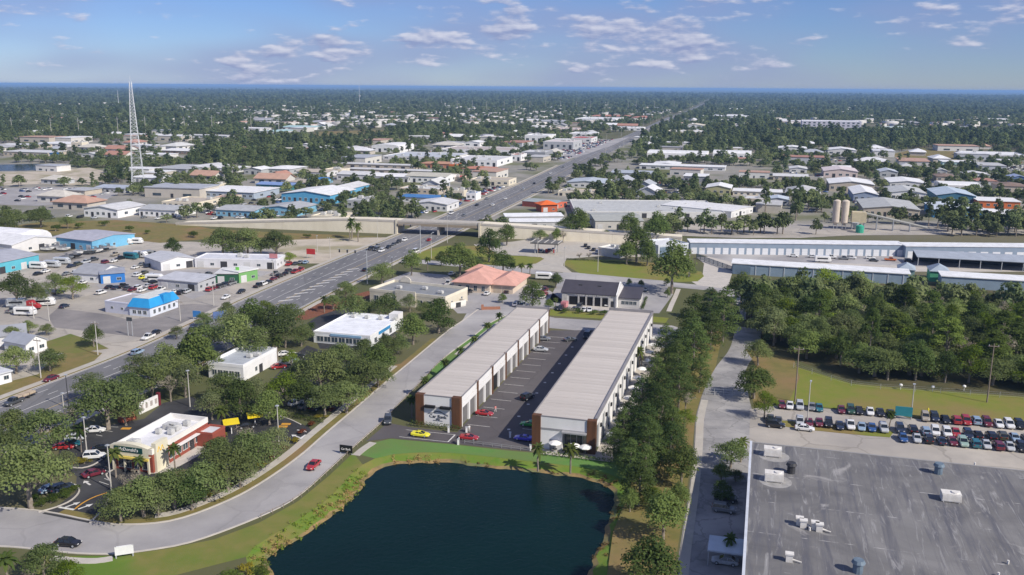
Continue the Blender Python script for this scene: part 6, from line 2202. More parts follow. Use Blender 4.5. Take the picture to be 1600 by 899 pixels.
def inside(poly, x, y):
    c = False
    n = len(poly)
    for i in range(n):
        x0, y0 = poly[i]
        x1, y1 = poly[(i + 1) % n]
        if (y0 > y) != (y1 > y) and x < (x1 - x0) * (y - y0) / (y1 - y0) + x0:
            c = not c
    return c


xs = [p[0] for p in wood]
ys = [p[1] for p in wood]
cand = []
step = 7.4
yy = min(ys)
while yy < max(ys):
    xx = min(xs)
    while xx < max(xs):
        a, b = xx + random.uniform(-3, 3), yy + random.uniform(-3, 3)
        if inside(wood, a, b):
            cand.append((a, b))
        xx += step
    yy += step
cand.sort(key=lambda p: p[1])
WOODN = 150
wk = ['oak', 'oak', 'oak', 'round', 'round', 'bright', 'oak', 'pale', 'pine', 'pine', 'bright', 'oak', 'bare']
rest_wood = []
for k, (a, b) in enumerate(cand[WOODN:]):
    rest_wood.append((a, b))
for r_ in range(0, WOODN, 15):
    for q, (a, b) in enumerate(sorted(cand[r_:r_ + 15])):
        kind = random.choice(wk)
        Wm = {'pine': 8.5, 'round': 9.5, 'bare': 8}.get(kind, 12.5) * random.uniform(.75, 1.35)
        Hm = {'pine': 14, 'round': 10.5, 'bare': 9}.get(kind, 10) * random.uniform(.75, 1.3)
        put_tree(kind, a, b, Wm, Hm, '%s in the %s rank of the wood, %s from the drive' % (TREE_LOOK[kind], ordinal(r_ // 15 + 1), ordinal(q + 1)), 'trees of the wood')
print('wood', len(cand), 'trees', len(TREES))

# ================================================================== cars
FACE = math.atan2(-GD[1], -GD[0])         # nose towards the pond


def lot_row(xs_, p0, p1, cols, where, group, kinds=None, ang=FACE):
    """cars at picture x positions along the ground line p0-p1"""
    for k, (x, c) in enumerate(zip(xs_, cols)):
        f = (x - p0[0]) / (p1[0] - p0[0])
        y = p0[1] + (p1[1] - p0[1]) * f
        kd = (kinds or {}).get(k) or ('suv' if random.random() < .4 else 'sedan')
        car(kd, G2(x + random.uniform(-1.5, 1.5), y + random.uniform(-1.2, 1.2)), ang + random.uniform(-.07, .07) + (math.pi if random.random() < .25 else 0), c, '%s %s %s, %s from the drive' % (CNAME.get(c, c), KNAME[kd], where, ordinal(k + 1)), group)


lot_row([1222, 1234, 1250, 1267, 1281, 1314, 1329, 1343, 1359, 1375, 1391], (1222, 636), (1391, 651), 'maroon white silver grey teal maroon green black white black black'.split(),
        'in the lawn-side row', 'cars in the lawn-side row')
lot_row([1445, 1459, 1476, 1493, 1510, 1525, 1542, 1559, 1575, 1594], (1445, 656), (1594, 668), 'beige navy black red red lightblue maroon white white black'.split(), 'beyond the palm on the lawn side', 'cars in the far lawn-side row',
        {8: 'suv', 0: 'suv', 5: 'suv'})
lot_row([1203, 1217, 1250, 1265, 1280, 1295, 1312, 1329, 1346, 1363, 1381], (1203, 659), (1381, 674), 'darkgrey darkgrey silver maroon maroon black navy white lightblue blue silver'.split(), 'beside the grass island', 'cars beside the grass island', {7: 'pickup'})
lot_row([1407, 1425, 1444, 1461, 1478, 1494, 1511, 1528, 1547, 1565, 1586, 1604], (1407, 675), (1604, 689), 'navy black lightblue white white red navy black black olive lightblue black'.split(), 'in the rear of the double row', 'cars in the rear of the double row', {0: 'suv', 8: 'suv', 9: 'suv'})
lot_row([1410, 1431, 1450, 1470, 1488, 1505, 1523, 1540, 1559, 1577, 1595], (1410, 688), (1595, 703), 'blue silver black navy maroon paleg teal silver maroon silver black'.split(), 'in the front of the double row', 'cars in the front of the double row')
car('suv', G2(1211, 668), GRID, 'black', 'black SUV standing lengthways beside the big flat roof')
car('sedan', G2(1257, 673), GRID, 'white', 'white saloon car standing lengthways beside the big flat roof')
# showpieces round the garages
car('coupe', G2(657, 682), GRID, 'yellow', 'yellow sports car at the entrance lane of the garages')
car('coupe', G2(733, 687), GRID + .05, 'red', 'red sports car waiting on the entrance lane beside the hedge')
car('coupe', G2(757, 649), GRID - .05, 'red', 'red open sports car outside the first garage door')
car('coupe', G2(818, 688), GRID + math.pi, 'vblue', 'bright blue sports car in the shade of the glazed garage')
car('coupe', G2(827, 666), GRID + math.pi, 'vgreen', 'bright green sports car half hidden by the brown column')
car('suv', G2(824, 624), GRID + 1.2, 'black', 'black off-road car standing in the middle of the garage yard')
car('suv', G2(606, 661), FACE + .35, 'darkgrey', 'dark grey off-road car turning in from the curved road')
car('sedan', G2(845, 549), GRID + .1, 'silver', 'silver saloon car nose-in at a far garage door')
car('sedan', G2(849, 532), GRID + .2, 'grey', 'grey car at the last garage door')
car('coupe', G2(891, 533), GRID + .6, 'darkgrey', 'dark grey car in the shade at the far end of the yard')
car('van', G2(917, 528), FACE, 'black', 'black van parked against the shaded garage wall')
# curved road
car('sedan', G2(107, 853), -.12, 'black', 'black saloon car on the curved road near the white sign')
car('sedan', G2(490, 731), math.atan2(*(G(520, 700) - G(480, 735)).yx) + math.pi, 'red', 'red car driving along the curved road beside the pond')
# restaurant car park
for col_, kd, px, a, lab in (('white', 'sedan', (149, 676), .15, 'white saloon car in the restaurant car park'), ('maroon', 'sedan', (147, 744), .75, 'dark red car driving out past the restaurant front'), ('white', 'suv', (148, 717), .2, 'white SUV beside the yellow shrubs'),
                             ('lightblue', 'sedan', (80, 768), .9, 'light blue car under the oak at the car park entrance'), ('navy', 'suv', (97, 768), .9, 'dark blue SUV under the oak at the car park entrance'),
                             ('teal', 'sedan', (112, 697), .1, 'teal car half under the restaurant oaks'), ('red', 'sedan', (100, 702), .1, 'red car half under the restaurant oaks'), ('silver', 'sedan', (118, 688), .1, 'silver car beside the restaurant palms'),
                             ('grey', 'sedan', (356, 735), .6, 'grey car under the curved road oaks'), ('black', 'sedan', (386, 669), .4, 'black car queueing between the yellow canopies'), ('black', 'sedan', (160, 706), .2, 'black car in the shade of the restaurant')):
    car(kd, G2(*px), a, col_, lab)
for k, (px, col_) in enumerate((((436, 576), 'red'), ((446, 570), 'silver'), ((455, 566), 'lightblue'), ((458, 558), 'white'), ((466, 560), 'black'), ((445, 556), 'white'))):
    car('sedan', G2(*px), .5, col_, '%s car beside the small white clinic, %s from its wall' % (CNAME.get(col_, col_), ordinal(k + 1)), 'cars beside the clinic')
for k, (px, col_) in enumerate((((462, 633), 'white'), ((478, 638), 'grey'), ((487, 632), 'silver'), ((496, 640), 'black'), ((505, 634), 'white'), ((470, 628), 'darkgrey'))):
    car('sedan', G2(*px), 1.0, col_, '%s car under the grove, %s from the hedge end' % (CNAME.get(col_, col_), ordinal(k + 1)), 'cars under the grove')
# highway traffic
HWC = [((80, 595), 'maroon', 'sedan', 1), ((215, 554), 'lightblue', 'suv', -1), ((232, 530), 'white', 'pickup', 1), ((243, 523), 'black', 'sedan', 1), ((22, 632), 'darkgrey', 'pickup', 1), ((353, 467), 'white', 'sedan', 1), ((377, 458), 'black', 'sedan', 1),
       ((328, 508), 'grey', 'sedan', -1), ((302, 517), 'darkgrey', 'sedan', -1), ((579, 391), 'black', 'suv', 1), ((588, 392), 'darkgrey', 'suv', 1), ((596, 394), 'white', 'suv', 1), ((607, 388), 'black', 'sedan', 1), ((615, 384), 'darkgrey', 'sedan', 1),
       ((623, 380), 'black', 'suv', 1), ((632, 377), 'white', 'suv', 1), ((590, 386), 'grey', 'sedan', 1), ((671, 377), 'red', 'sedan', -1), ((650, 395), 'white', 'van', -1), ((632, 411), 'white', 'suv', -1), ((571, 424), 'black', 'sedan', -1),
       ((705, 335), 'white', 'van', 1), ((745, 322), 'black', 'sedan', 1), ((760, 312), 'grey', 'sedan', 1), ((790, 312), 'white', 'sedan', -1), ((818, 297), 'silver', 'suv', -1), ((835, 288), 'black', 'sedan', -1), ((860, 272), 'white', 'sedan', 1),
       ((880, 262), 'grey', 'suv', 1), ((905, 258), 'black', 'sedan', -1), ((930, 248), 'white', 'sedan', -1), ((948, 240), 'silver', 'van', -1), ((968, 230), 'white', 'sedan', 1), ((985, 222), 'black', 'suv', -1), ((1000, 212), 'white', 'van', 1), ((1018, 205), 'white', 'sedan', -1),
       ((1035, 198), 'grey', 'sedan', 1), ((725, 338), 'grey', 'sedan', -1), ((770, 322), 'white', 'suv', -1)]
for k, (px, col_, kd, s) in enumerate(HWC):
    near = px[1] > 500
    junction = 370 < px[1] < 400 and px[0] < 640
    where = ('on the near highway, %s from the picture edge' % ordinal(sorted([c[0][0] for c in HWC if c[0][1] > 500]).index(px[0]) + 1)) if near else (
        'queueing before the overpass, %s in the queue' % ordinal(k - 8) if 9 <= k <= 16 else 'on the highway, %s past the near stretch' % ordinal(k - 4))
    a = hw_dir(px)
    car(kd, G2(*px), a if s < 0 else a + math.pi, col_, '%s %s %s' % (CNAME.get(col_, col_), KNAME[kd], where), 'highway traffic', parts=px[1] > 375)
# dealers west of the highway
def cluster(pxs, cols, where, group, parts=False, ang=None):
    for k, px in enumerate(pxs):
        c = cols[k % len(cols)]
        kd = random.choice(['sedan', 'sedan', 'suv', 'pickup'])
        car(kd, G2(*px), (GRID + math.pi / 2 if ang is None else ang) + random.uniform(-.15, .15), c, '%s %s %s, %s from the west' % (CNAME.get(c, c), KNAME[kd], where, ordinal(k + 1)), group, parts)


cluster([(172, 451), (182, 452), (192, 450), (200, 453), (208, 455), (216, 452), (222, 456), (232, 449), (240, 452), (251, 455)], ['black', 'navy', 'black', 'darkgrey', 'maroon', 'white', 'white', 'silver', 'red', 'white'], 'in the front row of the dealer yard', 'cars of the dealer yard', True)
cluster([(215, 432), (224, 436), (232, 440), (240, 443), (226, 428), (238, 432)], ['white', 'yellow', 'grey', 'black', 'olive', 'silver'], 'at the back of the dealer yard', 'cars at the back of the dealer yard')
cluster([(273, 458), (283, 460), (292, 458), (328, 455), (336, 452), (345, 450), (353, 447), (362, 445)], ['white', 'black', 'silver', 'red', 'maroon', 'darkgrey', 'navy', 'grey'], 'beside the tyre shop', 'cars beside the tyre shop', True)
cluster([(404, 449), (412, 446), (420, 443), (428, 438), (437, 434), (446, 430), (452, 426), (462, 427), (470, 424), (430, 430)], ['black', 'white', 'black', 'maroon', 'black', 'black', 'darkgrey', 'red', 'red', 'grey'], 'on the dealer forecourt', 'cars on the dealer forecourt', True)
cluster([(452, 415), (462, 414), (470, 412), (478, 412)], ['red', 'darkgrey', 'grey', 'lightblue'], 'beside the red dealer sign', 'cars beside the red sign')
cluster([(50, 465), (92, 460), (101, 481), (20, 488), (158, 460), (130, 444)], ['black', 'black', 'navy', 'grey', 'white', 'white'], 'on the yard behind the blue restaurant', 'cars on the west yard', True)
cluster([(805, 478), (816, 480), (808, 476), (852, 462), (843, 450), (851, 456), (848, 466), (838, 466), (793, 458)], ['white', 'silver', 'black', 'red', 'white', 'maroon', 'white', 'grey', 'black'], 'beside the car workshop', 'cars beside the workshop', True)
cluster([(912, 487), (921, 487), (876, 485), (948, 478), (1008, 455), (905, 482)], ['white', 'white', 'black', 'white', 'grey', 'darkgrey'], 'in front of the car workshop', 'cars in front of the workshop', True, FACE)
cluster([(732, 459), (761, 461), (793, 457), (706, 430), (700, 445)], ['black', 'white', 'black', 'white', 'white'], 'round the tiled office', 'cars round the tiled office', True)
cluster([(920, 389), (928, 392), (934, 396), (915, 386), (858, 394), (846, 395), (865, 392)], ['black', 'black', 'white', 'black', 'maroon', 'grey', 'white'], 'at the filling station', 'cars at the filling station')
cluster([(1240, 402), (1269, 403), (1298, 404), (1318, 406), (1330, 405), (1360, 405), (1365, 409), (1391, 408), (1420, 410)], ['white', 'white', 'white', 'grey', 'white', 'white', 'darkgrey', 'orange', 'black'], 'in the storage yard', 'cars in the storage yard', False, GRID)
cluster([(1114, 459)], ['maroon'], 'on the back street bend', 'back street cars')
cluster([(1131, 800), (1134, 784)], ['grey', 'darkgrey'], 'in the shade of the big warehouse', 'cars in the warehouse shade', True, GRID)
cluster([(640, 330), (652, 330), (664, 328), (676, 326), (690, 322), (700, 318), (712, 314), (722, 310), (735, 312), (748, 300), (756, 297), (765, 295)], ['white', 'silver', 'grey', 'white', 'black', 'white', 'red', 'white', 'navy', 'white', 'grey', 'white'],
        'at shop fronts beyond the overpass', 'cars beyond the overpass')
cluster([(20, 345), (55, 343), (80, 342), (108, 340), (125, 341), (148, 342), (225, 341), (248, 343), (270, 341), (335, 343), (345, 342), (378, 342), (390, 341)], ['darkgrey', 'white', 'grey', 'white', 'black', 'silver', 'grey', 'white', 'black', 'white', 'black', 'white', 'blue'],
        'along the road beyond the brown field', 'cars beyond the brown field')
yard = [(310, 432), (318, 436), (326, 430), (300, 436), (290, 440), (282, 446), (268, 448), (258, 444), (212, 420), (222, 415), (232, 418), (244, 414), (252, 410), (248, 402), (240, 398), (262, 406), (270, 410), (236, 408),
        (112, 418), (122, 415), (134, 412), (146, 408), (180, 400), (188, 406), (178, 410), (165, 412), (60, 430), (72, 426), (120, 428), (105, 430)]
cluster(sorted(yard), ['black', 'white', 'grey', 'navy', 'white', 'olive', 'silver', 'darkgrey', 'maroon', 'white', 'beige'], 'crowded in the back yards', 'cars of the back yards')
# trailers, motorhomes, boats
RVM = MB()
RVM.loft([ring(-3.6, 1.15, .5, 3.0, .2), ring(-3.4, 1.2, .45, 3.15, .2), ring(2.6, 1.2, .45, 3.15, .2), ring(3.5, 1.15, .5, 2.5, .25), ring(3.8, 1.0, .6, 1.6, .25)])
RV_BODY = RVM.mesh('rv_body', PAINT)
RV_WIN = MB().box(-2.6, 2.2, -1.23, -1.2, 1.6, 2.3).box(-2.6, 2.2, 1.2, 1.23, 1.6, 2.3).box(3.1, 3.64, -.8, .8, 1.7, 2.3).mesh('rv_windows', CARGLASS)
BHULL = MB()
BHULL.loft([[(-3.2, -1.1, 1.0), (-3.2, 1.1, 1.0), (-3.2, 1.2, 1.9), (-3.2, -1.2, 1.9)], [(0, -1.0, .8), (0, 1.0, .8), (0, 1.25, 1.95), (0, -1.25, 1.95)], [(2.2, -.4, 1.0), (2.2, .4, 1.0), (2.2, .9, 2.1), (2.2, -.9, 2.1)], [(3.6, -.02, 1.7), (3.6, .02, 1.7), (3.6, .06, 2.25), (3.6, -.06, 2.25)]])
BHULL_M = BHULL.mesh('boat_hull', PAINT)
BDECK = MB().box(-2.6, 1.2, -.95, .95, 1.96, 2.05).box(-.6, .6, -.6, .6, 2.05, 2.9).box(-1.2, .8, -.8, .8, 3.3, 3.4).mesh('boat_deck', pm('boat_cover', (.30, .31, .33), (.1, .1, .12), scale=1))
BTRAIL = MB().box(-3, 3.8, -.9, -.75, .5, .65).box(-3, 3.8, .75, .9, .5, .65).tube((-1, -1.05, .35), (-1, 1.05, .35), .34, .34, 8).mesh('boat_trailer', DARK)
nrv = 0
for px, a, c, lab in (((195, 382), .2, 'white', 'white motorhome at the top of the boat yard'), ((212, 381), .2, 'white', 'second white motorhome at the top of the boat yard'), ((205, 405), -.1, 'teal', 'teal and white motorhome in the boat yard'), ((220, 403), -.1, 'white', 'white motorhome beside the teal one'),
                      ((60, 420), .1, 'white', 'white caravan nearest the turquoise shed'), ((82, 418), .1, 'silver', 'silver caravan in the boat yard'), ((97, 413), .2, 'silver', 'silver caravan beside the parked boats'), ((228, 402), 1.2, 'grey', 'grey caravan among the dealer cars'),
                      ((242, 440), .2, 'white', 'white box van in the dealer yard'), ((28, 480), .4, 'silver', 'silver trailer beside the red lorry'), ((70, 478), .5, 'white', 'white trailer behind the red lorry'), ((40, 493), .2, 'white', 'long white van at the edge of the west yard'),
                      ((850, 437), .1, 'white', 'white box trailer behind the workshop trees'), ((1285, 410), .1, 'white', 'white motorhome in the storage yard')):
    t = thing('motorhome' if 'motorhome' in lab else 'trailer', lab, 'motorhome' if 'motorhome' in lab else 'trailer', (*G2(*px), .04), GRID + a)
    ob('body', RV_BODY, t, color=CC[c])
    ob('windows', RV_WIN, t)
    for sx in (-1.6, 1.8):
        for sy in (-1, 1):
            ob('wheel', CARM['van']['wheel'], t, (sx, sy * 1.0, .36))
for k, (px, a, c) in enumerate((((75, 393), .1, 'white'), ((90, 390), .2, 'silver'), ((100, 393), .1, 'white'), ((128, 398), .3, 'white'), ((140, 398), .2, 'darkgrey'), ((150, 396), .3, 'white'), ((160, 394), .2, 'black'), ((170, 391), .3, 'silver'), ((105, 407), .1, 'grey'), ((118, 404), .1, 'black'))):
    t = thing('boat', '%s boat on a trailer in the boat yard, %s from the west' % (CNAME.get(c, c), ordinal(k + 1)), 'boat', (*G2(*px), .03), GRID + a, 'boats in the yard')
    ob('hull', BHULL_M, t, color=CC[c])
    ob('deck', BDECK, t)
    ob('trailer_frame', BTRAIL, t)
t = thing('lorry', 'red lorry cab parked in the west yard', 'lorry', (*G2(50, 484), .03), GRID + .2)
ob('cab', MB().loft([ring(-1.2, 1.2, .7, 3.4, .2), ring(.6, 1.2, .7, 3.5, .25), ring(1.2, 1.15, .7, 2.6, .2), ring(2.8, 1.0, .7, 2.1, .25), ring(3.2, .9, .8, 1.7, .2)]).mesh('cab', PAINT), t, color=CC['red'])
ob('windscreen', MB().add([(1.0, -1, 2.75), (1.0, 1, 2.75), (.66, 1, 3.35), (.66, -1, 3.35)], [(0, 1, 2, 3)]).mesh('windscreen', CARGLASS), t)
ob('chassis', MB().box(-4.5, -1.2, -.5, .5, .7, 1.1).mesh('chassis', DARK), t)
for sx in (-3.8, -2.7, 2.2):
    for sy in (-1, 1):
        ob('wheel', CARM['pickup']['wheel'], t, (sx, sy * 1.0, .42))
# flatbed load behind the dark pickup at the picture edge
t = thing('flatbed_trailer', 'flatbed trailer stacked with timber behind the dark pickup', 'trailer', (*G2(36, 624), .13), hw_dir((36, 624)) + math.pi)
ob('bed', MB().box(-3.6, 3.2, -1.1, 1.1, .6, .8).mesh('bed', DARK), t)
for k in range(3):
    ob('timber_bundle', MB().box(-3.3 + k * 2.1, -1.4 + k * 2.1, -.95, .95, .8, 1.35).mesh('timber_bundle', pm('timber', (.5, .42, .32), (.36, .28, .2), scale=2, stretch=(1, 8, 1))), t)
for sy in (-1, 1):
    ob('wheel', CARM['pickup']['wheel'], t, (-1, sy * .95, .4))
t = thing('box_trailer', 'small pink and white box trailer beside the car workshop', 'trailer', (*G2(882, 482), .03), 1.2)
ob('body', MB().box(-1.5, 1.5, -1, 1, .5, 2.6).mesh('body', PAINT), t, color=(.65, .25, .27))
for sy in (-1, 1):
    ob('wheel', CARM['sedan']['wheel'], t, (0, sy * 1.0, .33))
print('cars', NCARS)

# ================================================================== the town beyond the overpass
wh, lg, gr, dg_ = (.78, .78, .78), (.62, .62, .62), (.42, .43, .44), (.27, .28, .30)
tan, crm, brn, ter, red_, orn = (.48, .42, .34), (.66, .60, .48), (.24, .17, .13), (.50, .22, .14), (.45, .08, .06), (.62, .16, .04)
blu, lbl, aqu, tea, olv, pnk = (.05, .20, .48), (.20, .42, .58), (.42, .60, .60), (.04, .22, .28), (.38, .36, .20), (.60, .50, .46)
CN = {wh: 'white', lg: 'pale grey', gr: 'grey', dg_: 'dark grey', tan: 'tan', crm: 'cream', brn: 'brown', ter: 'terracotta', red_: 'red', orn: 'orange', blu: 'blue', lbl: 'light blue', aqu: 'pale aqua', tea: 'teal', olv: 'olive', pnk: 'pinkish'}
# (picture x, y of the front's foot, width px, wall height px, depth m, roof colour, wall colour, roof kind, where)
FAR = [
    (226, 216, 80, 5, 30, wh, lg, 'slab', 'behind the lattice tower'), (40, 245, 84, 7, 30, lg, tan, 'slab', 'behind the distant pond'), (82, 246, 12, 6, 10, blu, blu, 'slab', 'beside the distant pond'),
    (80, 229, 60, 4, 40, wh, lg, 'slab', 'among trees left of the lattice tower'), (277, 241, 56, 5, 40, wh, brn, 'gable', 'among trees beside the lattice tower'), (265, 272, 60, 8, 45, gr, dg_, 'slab', 'just beyond the lattice tower'),
    (303, 269, 40, 7, 40, lg, crm, 'gable', 'just beyond the lattice tower'), (227, 286, 56, 8, 22, wh, lg, 'slab', 'at the foot of the lattice tower'), (172, 301, 54, 6, 20, (.40, .44, .52), gr, 'gable', 'in front of the lattice tower'),
    (323, 296, 34, 7, 16, crm, crm, 'flat', 'near the lattice tower'), (354, 310, 96, 10, 36, wh, (.34, .40, .48), 'slab', 'near the lattice tower'), (280, 324, 62, 8, 30, tan, crm, 'flat', 'in front of the lattice tower'),
    (347, 317, 26, 9, 16, orn, tan, 'flat', 'in front of the long white roof'), (158, 340, 62, 13, 26, lg, wh, 'gable', 'beyond the brown field'), (246, 339, 66, 11, 22, gr, wh, 'gable', 'beyond the brown field'),
    (367, 339, 66, 10, 24, gr, lbl, 'gable', 'beyond the brown field'), (350, 269, 46, 6, 24, wh, lg, 'slab', 'among the far trees'), (395, 273, 30, 8, 20, wh, gr, 'gable', 'among the far trees'),
    (465, 203, 56, 4, 60, aqu, wh, 'gable', 'far left of the highway'), (417, 210, 36, 4, 60, aqu, wh, 'gable', 'far left of the highway'), (475, 233, 34, 6, 30, wh, lg, 'gable', 'behind the dense wood'),
    (602, 238, 46, 9, 50, wh, wh, 'arch', 'left of the highway'), (650, 251, 112, 6, 70, (.50, .53, .57), lg, 'flat', 'left of the highway'), (740, 260, 76, 10, 60, lg, wh, 'flat', 'left of the highway'), (742, 240, 112, 6, 60, (.48, .42, .38), wh, 'flat', 'left of the highway'),
    (697, 229, 38, 5, 40, gr, wh, 'hip', 'left of the highway'), (737, 229, 26, 6, 30, wh, wh, 'gable', 'left of the highway'), (590, 263, 128, 5, 14, lg, tan, 'slab', 'in the rear storage rows'), (612, 272, 152, 5, 14, lg, tan, 'slab', 'in the front storage rows'),
    (680, 263, 52, 7, 22, (.48, .26, .16), ter, 'hip', 'at the end of the storage rows'), (708, 267, 13, 10, 14, orn, orn, 'flat', 'at the end of the storage rows'), (744, 272, 46, 8, 24, ter, pnk, 'hip', 'beside the highway'),
    (432, 272, 46, 8, 34, wh, gr, 'hip', 'below the dense wood'), (487, 276, 52, 7, 26, tan, lg, 'gable', 'below the dense wood'), (520, 273, 30, 8, 18, crm, crm, 'flat', 'below the dense wood'), (550, 282, 52, 9, 26, lg, lg, 'gable', 'below the storage rows'),
    (605, 284, 72, 8, 26, wh, lg, 'gable', 'below the storage rows'), (665, 286, 66, 10, 30, (.52, .50, .42), wh, 'gable', 'below the storage rows'), (467, 292, 42, 5, 22, tan, crm, 'slab', 'behind the light blue warehouse'), (493, 288, 26, 7, 18, blu, lbl, 'slab', 'behind the light blue warehouse'),
    (428, 296, 62, 6, 18, (.20, .30, .55), tea, 'gable', 'behind the light blue warehouse'), (478, 319, 84, 15, 40, wh, (.10, .36, .58), 'gable', 'front of the light blue pair'), (524, 309, 38, 13, 40, lg, (.12, .36, .56), 'gable', 'rear of the light blue pair'),
    (437, 337, 62, 11, 26, gr, lbl, 'gable', 'beside the light blue warehouse'), (556, 326, 30, 13, 20, gr, gr, 'flat', 'beside the light blue warehouse'), (512, 347, 56, 6, 20, crm, crm, 'flat', 'just behind the overpass wall'), (655, 317, 70, 8, 16, (.06, .20, .46), lg, 'slab', 'beyond the overpass oaks'),
    (672, 330, 56, 11, 24, lg, lg, 'gable', 'beyond the overpass oaks'), (655, 303, 66, 8, 24, lg, tan, 'flat', 'beyond the overpass oaks'), (715, 309, 20, 11, 14, crm, crm, 'flat', 'beside the highway'), (736, 313, 16, 11, 12, blu, wh, 'flat', 'beside the highway'),
    (765, 290, 62, 9, 24, tan, crm, 'flat', 'beside the highway'), (712, 283, 20, 6, 20, red_, tan, 'flat', 'beside the highway'),
    (838, 224, 38, 12, 50, wh, wh, 'flat', 'beside the far dealer'), (872, 234, 48, 12, 60, (.66, .60, .58), gr, 'flat', 'the far dealer showroom'), (908, 223, 32, 7, 50, red_, lg, 'flat', 'the far dealer showroom'), (833, 249, 38, 11, 40, lg, dg_, 'flat', 'beside the highway'),
    (806, 252, 16, 10, 26, orn, wh, 'flat', 'beside the highway'), (930, 193, 64, 7, 120, wh, wh, 'flat', 'far up the highway'), (950, 186, 62, 4, 120, ter, pnk, 'hip', 'far up the highway'), (1000, 189, 28, 5, 90, ter, pnk, 'hip', 'far up the highway'),
    (855, 195, 56, 5, 90, gr, lg, 'hip', 'far up the highway'), (882, 207, 42, 5, 70, pnk, pnk, 'flat', 'far up the highway'), (907, 215, 38, 6, 60, wh, lg, 'flat', 'far up the highway'), (978, 204, 48, 4, 60, wh, wh, 'flat', 'far up the highway'),
    (1070, 214, 56, 8, 60, wh, crm, 'flat', 'right of the far highway'), (1084, 205, 34, 8, 60, crm, wh, 'gable', 'right of the far highway'), (1142, 187, 62, 4, 120, wh, wh, 'gable', 'right of the far highway'), (1057, 248, 92, 8, 40, wh, wh, 'arch', 'behind the huge grey warehouse'),
    (1143, 249, 58, 9, 36, wh, wh, 'arch', 'behind the huge grey warehouse'), (1065, 266, 132, 6, 22, wh, lg, 'slab', 'behind the huge grey warehouse'), (1086, 285, 36, 9, 26, wh, dg_, 'slab', 'behind the huge grey warehouse'), (985, 277, 62, 6, 30, (.40, .44, .50), gr, 'gable', 'right of the highway'),
    (915, 294, 60, 8, 34, (.45, .50, .56), lg, 'gable', 'right of the highway'), (900, 307, 58, 7, 20, tan, crm, 'flat', 'right of the highway'), (1122, 305, 38, 11, 26, wh, olv, 'gable', 'behind the huge grey warehouse'), (1183, 307, 74, 6, 20, wh, crm, 'slab', 'behind the huge grey warehouse'),
    (1298, 207, 88, 17, 60, wh, (.62, .60, .68), 'flat', 'the tall apartment block'), (1243, 195, 58, 5, 90, wh, pnk, 'flat', 'behind the tall apartment block'), (1410, 205, 48, 5, 60, (.50, .58, .54), wh, 'hip', 'among far trees right of the apartment block'), (1550, 210, 66, 5, 60, (.45, .54, .50), wh, 'hip', 'at the far picture edge'),
    (1238, 239, 42, 7, 36, wh, lg, 'gable', 'beyond the concrete plant'), (1315, 243, 42, 8, 36, wh, lg, 'gable', 'beyond the concrete plant'), (1502, 259, 54, 5, 30, wh, aqu, 'slab', 'below the brown field'), (1556, 248, 88, 6, 60, wh, lg, 'flat', 'beside the brown field'),
    (1247, 270, 26, 6, 24, lg, lg, 'gable', 'beyond the concrete plant'), (1235, 282, 52, 6, 26, lg, tan, 'gable', 'beyond the concrete plant'), (1313, 278, 50, 10, 40, (.66, .58, .58), pnk, 'gable', 'beyond the concrete plant'), (1330, 300, 66, 12, 40, wh, tan, 'gable', 'beyond the concrete plant'),
    (1352, 316, 36, 12, 50, wh, (.28, .34, .46), 'gable', 'right of the twin silos'), (1392, 340, 82, 13, 50, (.45, .46, .45), tan, 'gable', 'right of the twin silos'), (1388, 278, 26, 9, 26, (.52, .56, .62), gr, 'gable', 'beyond the concrete plant'), (1418, 294, 52, 8, 40, wh, lg, 'gable', 'beyond the concrete plant'),
    (1418, 314, 52, 12, 40, (.50, .51, .50), wh, 'gable', 'right of the twin silos'), (1471, 274, 16, 7, 20, lg, gr, 'gable', 'below the brown field'), (1478, 284, 28, 8, 24, brn, tan, 'hip', 'below the brown field'), (1500, 298, 58, 8, 30, wh, lg, 'arch', 'below the brown field'),
    (1527, 280, 34, 7, 26, lg, lg, 'gable', 'below the brown field'), (1493, 320, 56, 14, 44, (.48, .56, .64), (.05, .16, .24), 'gable', 'on the right hand estate'), (1500, 342, 78, 13, 36, (.62, .68, .74), (.04, .22, .46), 'gable', 'in front on the right hand estate'), (1560, 326, 60, 11, 24, wh, orn, 'slab', 'on the right hand estate'),
    (1567, 344, 52, 6, 16, wh, gr, 'shed', 'on the right hand estate'), (1582, 302, 42, 11, 26, brn, tan, 'hip', 'on the right hand estate'), (1592, 287, 22, 9, 20, (.35, .42, .62), (.15, .25, .48), 'gable', 'at the picture edge'), (1215, 320, 32, 8, 18, (.52, .58, .66), lg, 'gable', 'left of the twin silos'),
    (1176, 318, 40, 7, 22, lg, tan, 'flat', 'left of the twin silos'), (1040, 262, 40, 5, 30, wh, lg, 'gable', 'right of the highway'), (540, 236, 26, 4, 30, lg, lg, 'gable', 'beside the dense wood'), (20, 232, 60, 4, 40, lg, tan, 'gable', 'at the far picture edge'), (140, 246, 30, 5, 30, wh, lg, 'gable', 'left of the lattice tower'),
    (118, 305, 36, 4, 18, gr, tan, 'slab', 'in the trailer yard'), (120, 232, 20, 9, 12, crm, crm, 'flat', 'left of the lattice tower'), (315, 216, 90, 4, 26, lg, lg, 'slab', 'behind the lattice tower'), (388, 205, 40, 4, 40, wh, lg, 'slab', 'far behind the lattice tower')]
_seen = {}
